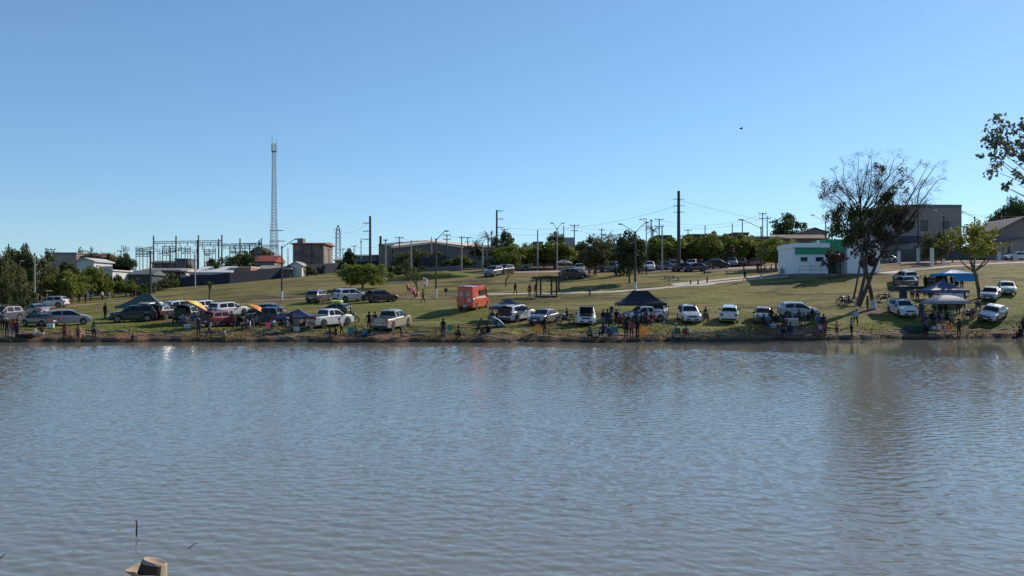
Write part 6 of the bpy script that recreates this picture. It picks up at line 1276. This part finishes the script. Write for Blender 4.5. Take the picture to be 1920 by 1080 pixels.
 (1156, 612, 'stand', 160, Bk, Bk, 'dark person under the black gazebo left leg', 1.65, 2, 'hair', 0), (1163, 614, 'sit', 180, Mr, Bk, 'seated person in dark red under the black gazebo', 1.65, 2, 'hair', 0), (1170, 612, 'sit', 170, (.25, .12, .10), Bk, 'seated brown clad person under the black gazebo', 1.65, 2, 'hair', 0), (1178, 613, 'sit', 200, Bk, Gy, 'seated dark person before the white rounded bonnet', 1.65, 1, 'hair', 0),
 (1174, 635, 'stand', 10, Bk, Bk, 'dark man standing left of the red shirted one at the water', 1.72, 2, 'hair', 0), (1184, 636, 'stand_b', 0, (.36, .09, .09), Mr, 'person in red shirt standing at the water', 1.72, 1, 'hair', 1), (1195, 634, 'stand', -20, Bk, Bk, 'dark person with a white bag at the amber chairs', 1.68, 2, 'hair', 0), (1193, 610, 'stand', 180, (.04, .10, .16), Nv, 'person in blue before the white car under the black gazebo', 1.65, 2, 'hair', 0),
 (1203, 611, 'sit', 160, Nv, Bk, 'seated navy person at the white car wheel', 1.65, 2, 'hair', 0), (1211, 612, 'stand', 190, Mr, Bk, 'dark red clad person standing before the white car', 1.6, 2, 'hair', 0), (1221, 610, 'sit', 150, (.28, .04, .06), Mr, 'seated person in crimson right of the black gazebo group', 1.7, 1, 'hair', 0), (1227, 607, 'sit', 220, (.3, .12, .06), Bk, 'seated person in rust at the end of the black gazebo group', 1.6, 2, 'hair', 0),
 (1268, 635, 'sit', 20, (.42, .42, .40), Gy, 'left of two pale shirted people sitting at the water', 1.75, 1, 'cap', 0), (1286, 635, 'sit', -30, (.36, .37, .38), Bk, 'right of two pale shirted people sitting at the water', 1.65, 2, 'hair', 0), (1323, 598, 'sit', 180, (.05, .05, .03), Bk, 'rider on the black motorcycle between light cars', 1.6, 2, 'hair', 0),
 (1154, 520, 'stand', 0, Bk, Bk, 'left of two dark figures under the olive tree edge', 1.7, 2, 'hair', 0), (1164, 519, 'stand', 20, Bk, Bk, 'right of two dark figures under the olive tree edge', 1.75, 2, 'hair', 0), (1199, 514, 'squat', 0, (.3, .05, .04), Bk, 'red clad figure crouching right of the double lamp', 1.6, 2, 'hair', 0), (1212, 516, 'walk', 40, Nv, Bk, 'figure walking before the far white car', 1.72, 2, 'hair', 0), (1117, 516, 'stand', 0, (.3, .09, .06), Mr, 'red figure under the olive tree', 1.7, 2, 'hair', 0), (1105, 520, 'stand', 20, Gy, Gy, 'grey figure left of the red figure under the olive tree', 1.7, 2, 'hair', 0),
 (1332, 502, 'stand', 0, Wt, Gy, 'figure in white among the far cars', 1.7, 1, 'hair', 0), (1397, 528, 'walk', -60, Bk, Mr, 'dark person walking on the path left of the lamp', 1.65, 2, 'hair', 0), (1421, 513, 'stand', 0, Bk, Bk, 'dark figure just left of the street lamp foot', 1.75, 2, 'hair', 0), (1434, 512, 'sit', 60, Bk, Gy, 'left seated figure under the tree by the kiosk', 1.7, 2, 'hair', 0), (1446, 511, 'sit', -100, Bk, Mr, 'right seated figure under the tree by the kiosk', 1.7, 2, 'hair', 0),
 (1466, 516, 'sit', 0, Bk, Bk, 'dark seated figure left of the group at the kiosk corner', 1.6, 2, 'hair', 0), (1473, 514, 'stand', 30, (.35, .33, .3), Bk, 'pale shirted figure in the group at the kiosk corner', 1.65, 1, 'hair', 0), (1479.5, 514, 'stand', 0, Bk, Bk, 'dark figure nearest the kiosk corner, left one', 1.72, 2, 'hair', 0), (1485, 514, 'stand', 0, Nv, Nv, 'navy figure nearest the kiosk corner, right one', 1.75, 2, 'hair', 0),
 (1446, 610, 'stand_b', 180, Bk, Bk, 'black haired woman standing right of the pale bonnet', 1.72, 2, 'long', 0), (1421, 612, 'sit', 160, (.2, .15, .14), Bk, 'seated brown clad person before the dark car', 1.6, 1, 'hair', 0), (1432, 612, 'sit', 190, Nv, Bk, 'seated navy person before the dark car', 1.6, 2, 'hair', 0), (1441, 613, 'sit', 180, Tl, Jn, 'seated teal person left of the blue cooler', 1.65, 2, 'hair', 0), (1455, 613, 'sit', 170, Bk, Bk, 'seated black person between the two cars', 1.7, 2, 'hair', 0), (1463, 612, 'sit', 200, Gn, Bk, 'seated green person under the hatchback tail', 1.6, 2, 'hair', 0),
 (1472, 610, 'sit', 160, Mr, Bk, 'seated maroon person under the silver blue hatchback', 1.6, 1, 'hair', 0), (1498, 610, 'stand', 180, (.06, .07, .12), Bk, 'navy person in front of the hatchback door', 1.55, 2, 'hair', 0), (1507, 611, 'sit', 150, Gn, Gy, 'seated person with green top by the front wheel', 1.65, 1, 'hair', 0), (1515, 609, 'sit', 190, Bk, Gn, 'seated dark person at the front wheel', 1.65, 2, 'hair', 0), (1523, 608, 'stand', 190, Bk, Gn, 'dark standing person at the nose of the hatchback', 1.6, 2, 'hair', 0), (1491, 609, 'sit', 180, Pu, Bk, 'seated plum coloured person with white cap', 1.6, 1, 'cap', 0),
 (1467, 634, 'sit', 10, (.06, .09, .12), Gy, 'person sitting at the shaded water edge', 1.6, 2, 'hair', 0), (1482, 631, 'sit', 0, Nv, Nv, 'person in the blue camp chair in the shade', 1.65, 2, 'hair', 0), (1535, 612, 'sit', 170, Bl, Jn, 'seated person in light blue at the end of the shaded crowd', 1.7, 1, 'hair', 0), (1544, 613, 'sit', 180, Bk, Bk, 'seated dark person right of the light blue one', 1.65, 2, 'hair', 0),
 (1538, 634, 'stand', 0, (.45, .4, .42), Mr, 'child in pale top left of three at the water', 1.35, 1, 'hair', 1), (1547, 631, 'stand_b', 20, (.35, .08, .08), Mr, 'child in red beside the pale topped child', 1.35, 1, 'hair', 1), (1569, 631, 'stand_b', -60, (.55, .3, .3), Mr, 'child in pink white top pointing toward the man', 1.4, 1, 'hair', 1), (1597, 632, 'stand_b', 40, Gy, Bk, 'man in grey shirt and dark shorts at the water under the big tree', 1.7, 1, 'hair', 1), (1604, 612, 'lean', -50, (.42, .45, .5), Bk, 'man in white shirt bending behind the grey shirted man', 1.75, 1, 'cap', 0),
 (1627, 584, 'stand_b', 30, (.18, .13, .03), (.2, .15, .04), 'person in mustard clothes beside the whitewashed trunk', 1.68, 2, 'hair', 0), (1610, 511, 'stand', 0, Nv, Bk, 'dark person at the white kiosk wall', 1.65, 2, 'hair', 0), (1601, 511, 'sit', 0, Bk, Bk, 'dark seated person at the kiosk wall', 1.65, 2, 'hair', 0), (1592, 576, 'sit', 60, Bk, Gy, 'person seated by the motorcycles at the tree', 1.65, 2, 'hair', 0),
 (1737, 631, 'stand_b', 10, (.10, .12, .14), Bk, 'man in grey jacket standing on the dark tarp edge', 1.75, 2, 'hair', 0), (1798, 633, 'arms', 0, (.02, .05, .045), Bk, 'man in dark green reaching toward the orange red chair', 1.72, 2, 'hair', 0), (1809, 583, 'stand', 60, Bk, Bk, 'tall dark man right of the navy gazebo', 1.85, 2, 'hair', 0), (1745, 570, 'stand', 180, Bk, Bk, 'dark person between navy and grey gazebos', 1.7, 2, 'hair', 0), (1727, 597, 'stand', 150, Nv, Bk, 'dark standing person left of the grey gazebo leg', 1.75, 2, 'hair', 0),
 (1732, 610, 'sit', 150, (.12, .1, .25), Nv, 'seated person in violet blue at the grey gazebo leg', 1.7, 1, 'cap', 0), (1748, 606, 'sit', 180, Bk, Bk, 'seated dark person left under the grey gazebo', 1.65, 2, 'cap', 0), (1758, 609, 'sit', 190, Nv, Gy, 'seated navy person under the grey gazebo', 1.65, 2, 'hair', 0), (1766, 608, 'sit', 170, (.3, .33, .33), Gy, 'seated pale grey person in the middle of the grey gazebo', 1.7, 1, 'hair', 0), (1776, 608, 'sit', 200, Bk, Bk, 'seated black clad person right under the grey gazebo', 1.65, 2, 'hair', 0), (1784, 611, 'sit', 150, Bg, Bk, 'seated beige person with pale cap right of the gazebo', 1.65, 1, 'cap', 0),
 (1763, 590, 'stand', 180, Nv, Bk, 'standing navy person deep under the grey gazebo', 1.7, 2, 'hair', 0), (1773, 590, 'stand', 180, Bk, Bk, 'standing black clad person deep under the grey gazebo', 1.7, 2, 'hair', 0), (1753, 590, 'stand', 170, Gy, Bk, 'standing grey person with white bag under the gazebo', 1.7, 1, 'hair', 0), (1797, 592, 'stand', 150, Bk, Jn, 'dark person at the right rear of the grey gazebo', 1.75, 2, 'hair', 0),
 (1784, 541, 'stand', 0, Bk, Bk, 'left dark person under the bright blue canopy', 1.7, 2, 'hair', 0), (1803, 542, 'stand', 0, Nv, Bk, 'right dark person under the bright blue canopy', 1.75, 2, 'hair', 0), (1792, 542, 'sit', 0, Mr, Bk, 'seated person under the bright blue canopy', 1.7, 2, 'hair', 0), (1735, 541, 'stand', 0, Bk, Bk, 'dark person left of the dark car by the blue canopy', 1.75, 2, 'hair', 0),
 (1696, 564, 'stand', 180, Bk, Bk, 'left dark person inside the black stall tent', 1.7, 2, 'hair', 0), (1710, 564, 'stand', 180, Gy, Bk, 'right person inside the black stall tent', 1.7, 2, 'hair', 0), (1720, 568, 'stand', 160, Bk, Bk, 'dark person at the stall tent right leg', 1.75, 2, 'hair', 0),
 (1914, 634, 'squat', 30, Bk, Bk, 'dark crouching person at the right picture edge', 1.8, 2, 'hair', 0), (1919, 630, 'stand', 0, (.03, .03, .05), Bk, 'dark person cut by the right picture edge', 1.7, 2, 'hair', 0), (1822, 600, 'sit', 150, Mr, Bk, 'rider in dark red on the reddish motorcycle', 1.6, 2, 'cap', 0), (1838, 602, 'sit', 180, Bk, Bk, 'rider with pale helmet on the pale fronted motorcycle', 1.65, 2, 'cap', 0),
]
for (px, py, ps, yaw, sh_, pa, lb, h, sk, hd, so_) in PEOPLE:
    person(px, py, ps, yaw, sh_, pa, lb, h, sk, hd, bool(so_), headcol=Wt if ('pale' in lb or 'white' in lb) else (.25, .28, .3))
_seated = [p for p in PEOPLE if p[2] == 'sit']
SEATC = [(.02, .02, .025), (.03, .06, .12), (.25, .22, .2), (.05, .12, .08), (.2, .04, .04), (.35, .35, .36)]
for i, p in enumerate(_seated):
    if 'rider' in p[6] or 'camp chair' in p[6] or 'motorcycles' in p[6]: continue
    loc = hit(p[0], p[1]); s = p[7] / 1.72; c = chair(loc + Vector((0, 0, 0)), R(p[3]), SEATC[i % 6], ('camp chair under the ' + p[6]) if len(('camp chair under the ' + p[6]).split()) < 17 else 'camp chair of the group', 'camp', 'camp chairs of the picnic groups'); c.scale = (s,) * 3

# vendor's bundle, leaning red bundle, loudspeaker, tarp, coolers
vb = at(795.5, (hit(793, 569)).y + .05); t = thing('candy_pole', 'pole with white and pink candy bags carried by the vendor', 'candy pole', vb + Vector((.05, 0, 1.0)))
MB().tube((0, 0, 0), (.1, 0, 2.0), .02, n=5).build('pole', WOOD, t)
for k in range(12):
    MB().ball((.08 + random.uniform(-.22, .22), random.uniform(-.2, .2), 1.1 + k * .085), .15, 7, 5, sc=(.8, .6, 1)).build('candy_bag', cm('cloth', (.7, .62, .64) if k % 3 else (.6, .3, .35)), t)
b = hit(772, 558); t = thing('toy_bundle', 'leaning red bundle of inflatable toys with white tops by the sapling', 'toy bundle', b)
MB().path([(.9, 0, -.05), (0, 0, .9), (-.55, 0, 1.5)], .03, 5).build('stick', WOOD, t)
for k in range(16):
    f = k / 16; x = .75 - 1.35 * f + random.uniform(-.12, .12); z = .3 + 1.15 * f + random.uniform(-.25, .2); y = random.uniform(-.3, .3)
    MB().ball((x, y, max(z, .25)), .24, 8, 6, sc=(.6, .6, 1.35)).build('inflatable', cm('plastic', (.45, .03, .03) if k % 4 else (.65, .5, .45)), t)
b = at(1146.5, 80); t = thing('loudspeaker', 'black loudspeaker on a pole above the crowd', 'loudspeaker', b); zt = world(1146, 586, 80).z - b.z
MB().box((0, 0, zt + .3), (.34, .32, .6)).build('cabinet', TRIM, t); MB().tube((0, -.162, zt + .2), (0, -.172, zt + .2), .12, n=14).build('woofer', DSTEEL, t); MB().tube((0, 0, .6), (0, 0, zt), .022, n=6).build('pole', TRIM, t)
for k in range(3): a = 2 * PI * k / 3 + .4; MB().tube((0, 0, .75), (.45 * math.cos(a), .45 * math.sin(a), 0), .014, n=4).build('leg', TRIM, t)
b = at(1718, 77.3); t = thing('ground_tarp', 'dark green low tarp tent on the bank left of the grey jacket man', 'tarp', b)
MB().slab([(-1.0, 0), (1.0, 0), (1.0, .55), (-.6, .62)], -.7, .9).build('cover', cm('cloth', (.02, .05, .05)), t)
for sx in (-1, 1): MB().tube((sx * .95, -.75, 0), (sx * .95, -.75, .5), .02, n=4).build('peg', METAL, t)
def cooler(px, py, col, label, s=1.0, rz=.2):
    t = thing('cooler_box', label, 'cooler', hit(px, py), rz); t.scale = (s,) * 3
    MB().box((0, 0, .17), (.55, .36, .34), taper=1.05).build('box', cm('plastic', col), t); MB().box((0, 0, .37), (.6, .4, .06)).build('lid', cm('plastic', (.6, .6, .58)), t); MB().tube((-.28, 0, .42), (.28, 0, .42), .012, n=4).build('handle', TRIM, t)
cooler(1484, 611, (.35, .33, .22), 'large khaki cooler box in the shaded crowd', 1.9); cooler(1449, 616, (.12, .25, .4), 'blue cooler box left of the shaded crowd'); cooler(556, 622, (.5, .5, .5), 'white cooler under the navy gazebo'); cooler(518, 628, (.02, .02, .02), 'small black box on the bank below the dark pickup', .9)
cooler(1754, 619, (.5, .5, .52), 'white cooler in front of the grey gazebo group', .9); cooler(1183, 616, (.12, .16, .4), 'blue cooler below the white rounded bonnet'); cooler(352, 616, (.4, .4, .42), 'white cooler in the umbrella group'); cooler(95, 615, (.5, .5, .5), 'white box behind the dark sedan')
b = hit(48, 633); t = thing('heap_of_bags', 'dark heap of bags on the left bank', 'bags', b)
for k in range(5): MB().ball((-.5 + k * .28, random.uniform(-.1, .1), .16), .26, 9, 6, sc=(1.1, .8, .7 + .1 * (k % 2))).build('bag', cm('cloth', (.03 + .01 * k, .025, .03)), t)
for (px, py, lb) in ((1245, 607, 'round white ball on the grass right of the black gazebo'), (1708 + 19, 519, 'white ball high on the right lawn'), (1901, 614, 'white ball near the right edge')):
    t = thing('ball', lb, 'ball', hit(px, py)); MB().ball((0, 0, .12), .13, 12, 8).build('shell', WPAINT, t, sm=True); MB().tube((0, -.12, .12), (0, -.132, .12), .04, n=8).build('patch', TRIM, t)
# a bird high over the lake
bd = thing('bird', 'small dark bird flying high in the sky', 'bird', world(1390, 241, 110))
MB().ball((0, 0, 0), .12, 8, 6, sc=(2.2, .8, .8)).build('body', TRIM, bd, sm=True)
for s in (-1, 1): MB().add([(-.1, 0, .03), (.12, 0, .03), (.05, s * .38, .14), (-.06, s * .36, .13), (-.05, s * .62, .05)], [(0, 1, 2, 3), (3, 2, 4)]).build('wing', TRIM, bd)

# ------------------------------------------------ foreground: hat man, sticks
hm = person(0, 0, 'stand', 35, (.25, .22, .18), (.05, .06, .08), 'man below the viewer wearing a creased beige felt hat', 1.52, 1, 'hair', False, loc=(-4.17 * 1.0 * (687 / 1030) * 0 + (272 - 960) / F * 6.1, 6.1, float(NB(np.array(-2.8), np.array(6.1)))))
FELT = mat('beige_felt', (.30, .235, .17), rough=.95, var=.15, scale=14, bump=.15); DBAND_SHADE = mat('dark_and_shaded_felt', (.035, .027, .024), rough=.95, var=.15, scale=14)
hz = world(272, 1049, 6.1).z; hx = (284 - 960) / F * 6.1; ht = thing('felt_hat', 'beige felt hat with dark, shade painted crown front worn by the man below', 'hat', (hx, 6.1, hz - .132))
ht.rotation_euler = (R(-4), R(11), R(15))
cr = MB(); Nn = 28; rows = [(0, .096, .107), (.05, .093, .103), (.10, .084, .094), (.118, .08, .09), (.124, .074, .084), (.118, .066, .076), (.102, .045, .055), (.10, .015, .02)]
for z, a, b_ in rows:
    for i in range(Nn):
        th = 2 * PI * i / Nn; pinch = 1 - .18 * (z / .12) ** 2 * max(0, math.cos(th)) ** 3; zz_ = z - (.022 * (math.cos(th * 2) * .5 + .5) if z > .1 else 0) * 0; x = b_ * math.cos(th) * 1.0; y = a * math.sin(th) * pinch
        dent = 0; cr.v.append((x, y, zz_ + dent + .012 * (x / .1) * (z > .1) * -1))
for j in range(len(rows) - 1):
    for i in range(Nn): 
        cr.f.append((j * Nn + i, j * Nn + (i + 1) % Nn, (j + 1) * Nn + (i + 1) % Nn, (j + 1) * Nn + i)); th = 2 * PI * (i + .5) / Nn; cr.m.append(1 if (j < 2 and math.sin(th) < .6 and math.cos(th) < .55) else 0)  # left camera side of the crown: dark felt with its shade painted in
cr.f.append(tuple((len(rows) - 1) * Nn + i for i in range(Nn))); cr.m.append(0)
cr.build('crown', [FELT, DBAND_SHADE], ht, sm=True)
bm2 = MB()
for j in range(6):
    rr = .0 + j / 5
    for i in range(Nn):
        th = 2 * PI * i / Nn; a = .098 + (.05 + .038 * (math.cos(th) < -.2) * abs(math.cos(th)) - .03 * max(0, math.cos(th))) * rr; x = (a + .008) * math.cos(th); y = a * math.sin(th); curl = .045 * rr ** 2 * abs(math.sin(th)) ** 1.5 + .028 * rr ** 2 * (math.cos(th) < -.5) - .012 * rr * (math.cos(th) > .5); bm2.v.append((x, y, curl))
for s0, flip in ((0, 0),):
    for j in range(5):
        for i in range(Nn): bm2.f.append((j * Nn + i, j * Nn + (i + 1) % Nn, (j + 1) * Nn + (i + 1) % Nn, (j + 1) * Nn + i)); bm2.m.append(0)
br_ = bm2.build('brim', FELT, ht, sm=True); so2 = br_.modifiers.new('thick', 'SOLIDIFY'); so2.thickness = .004
bd_ = MB(); N2 = 24
for i in range(N2):
    a, b_ = 2 * PI * i / N2, 2 * PI * (i + 1) / N2
    for (th) in (a,): bd_.add([(.108 * math.cos(a), .096 * math.sin(a), .004), (.108 * math.cos(b_), .096 * math.sin(b_), .004), (.105 * math.cos(b_), .093 * math.sin(b_), .024), (.105 * math.cos(a), .093 * math.sin(a), .024)], [(0, 1, 2, 3)])
bd_.build('hat_band', DBAND_SHADE, ht)
STK = mat('wet_wood', (.012, .010, .009), rough=.5)
def stick(px, py, top, dx, label, r=.012):
    Y = CH * F / (py - HY); b = Vector(((px - 960) / F * Y, Y, 0)); t = thing('dead_stick', label, 'stick', b); H = (py - top) / F * Y
    m = MB(); m.path([(0, 0, -.3), (.0, 0, H * .3), (dx * .5 + .008, .01, H * .6), (dx, 0, H)], [r, r, r * .9, r * .7], 6); m.build('stem', STK, t)
    MB().tube((dx * .9, 0, H * .86), (dx * .9 + .02, .02, H * .92), r * .7, r * .3, 5).build('twig_stub', STK, t)
stick(256, 1005, 975, -.01, 'upright dead stick poking out of the water above the hat', .013); stick(357, 1027, 1018, .09, 'slanted twig in the water right of the hat', .008); stick(2, 1047, 1039, .05, 'slanted twig in the water at the left edge', .008)
# ------------------------------------------------ grass tufts and weeds
def tufts(n, xr, dr, hmin, hmax, name, m, label, dens=None, seed=3):
    r = np.random.default_rng(seed); u = r.uniform(xr[0], xr[1], n); d = dr[0] + (dr[1] - dr[0]) * r.random(n) ** 1.3; Y = shore_y(u) + d; X = u * Y
    if dens is not None: k = r.random(n) < dens(X, Y, d); X, Y, d = X[k], Y[k], d[k]; n = len(X)
    Z = height(X, Y); P = np.stack([X, Y, Z], 1); V = []; 
    for b in range(4):
        a = r.random(n) * 2 * PI; h = r.uniform(hmin, hmax, n); w_ = h * .22; sx = np.cos(a) * w_; sy = np.sin(a) * w_; lx = r.normal(size=n) * h * .35; ly = r.normal(size=n) * h * .35; ox = r.normal(size=n) * .07; oy = r.normal(size=n) * .07
        base = P + np.stack([ox, oy, -np.full(n, .02)], 1)
        V.append(np.stack([base - np.stack([sx, sy, sx * 0], 1), base + np.stack([sx, sy, sx * 0], 1), base + np.stack([lx, ly, h], 1)], 1))
    V = np.concatenate(V).reshape(-1, 3); rep = lambda q: np.tile(np.repeat(q, 3), 4)
    me = fast(name, V, np.arange(len(V)).reshape(-1, 3), m, {'dry': rep(smooth(83, 125, Y) * .75 + .25), 'dirt': rep(dirt_at(X, Y) * .5), 'wet_shade': np.zeros(len(V))})
    nn = np.tile(np.array([.15, -.1, .98], dtype=np.float32), (len(V), 1)); nn += r.normal(size=nn.shape) * .22; nn /= np.linalg.norm(nn, axis=1)[:, None]; me.normals_split_custom_set_from_vertices(nn.tolist())
    return tag(link(name, me), label, 'grass', kind='stuff')
GB = leafmat('grass_blades', (.13, .13, .04), (.26, .21, .08), .45)
clump = lambda X, Y, d: np.clip(.25 + .9 * (np.sin(X * .9 + np.sin(Y * 1.7) * 2) * np.sin(Y * 1.3 + X * .35) > .1), 0, 1)
tufts(26000, (-.70, .70), (.5, 7), .04, .12, 'grass', GROUND, 'rough dry grass on the bank', clump)
tufts(42000, (-.70, .70), (6, 45), .03, .08, 'grass', GROUND, 'short mown grass on the slope', None, 5)
tufts(3500, (-.70, .70), (.2, 5), .10, .24, 'weeds', GB, 'taller weed clumps on the bank', lambda X, Y, d: np.clip((np.sin(X * .45 + 1) * np.sin(X * .17) > .25) * .9, 0, 1), 8)
# clods and stones on the bare bank
r = np.random.default_rng(12); n = 2600; u = r.uniform(-.69, .69, n); Y = shore_y(u) + .15 + 4.3 * r.random(n) ** 1.5; X = u * Y; Z = height(X, Y); s = .025 + .07 * r.random(n) ** 3
base = np.array([(1, 0, 0), (0, 1, 0), (-1, 0, 0), (0, -1, 0), (0, 0, .7), (0, 0, -.5)]); V = np.stack([X, Y, Z], 1)[:, None] + base[None] * s[:, None, None] * r.uniform(.6, 1.4, (n, 6, 1))
Fq = np.array([(0, 1, 4), (1, 2, 4), (2, 3, 4), (3, 0, 4), (1, 0, 5), (2, 1, 5), (3, 2, 5), (0, 3, 5)]); Fq = (Fq[None] + (np.arange(n) * 6)[:, None, None]).reshape(-1, 3)
tag(link('pebbles', fast('pebbles', V.reshape(-1, 3), Fq, mat('clods', (.15, .11, .075), rough=1, var=.3))), 'clods and stones on the dirt bank', 'stones', kind='stuff')

# eroded ledges of soil along the water's edge
lr = np.random.default_rng(77); LEDGE = mat('dry_clay', (.19, .14, .09), rough=1, var=.35, scale=2.5, bump=.7)
lm = MB()
for k in range(150):
    u0 = lr.uniform(-.68, .68); L_ = lr.uniform(.8, 3.6); d0 = lr.uniform(.3, 3.6); w_ = lr.uniform(.12, .4); hgt = lr.uniform(.05, .14); n = max(3, int(L_ / .35)); prev = None; Y0 = float(shore_y(u0)) + d0; X0 = u0 * Y0
    for i in range(n + 1):
        x = X0 + L_ * i / n; e = math.sin(PI * i / n); y = Y0 + .12 * math.sin(x * 2.1 + k) + lr.uniform(-.05, .05); z = zat(x, y); z2 = zat(x, y + w_)
        ring = [(x, y, z - .06), (x, y + .03, z + hgt * e), (x, y + w_ * .5 + .05, max(z, z2) + hgt * e * .9), (x, y + w_ + .08, z2 - .05)]
        j = len(lm.v); lm.v += ring
        if prev is not None:
            for q in range(3): lm.f.append((prev + q, j + q, j + q + 1, prev + q + 1)); lm.m.append(0)
        prev = j
tag(lm.build('soil_ledges', LEDGE), 'eroded clay ledges along the dirt bank', 'soil', kind='stuff')
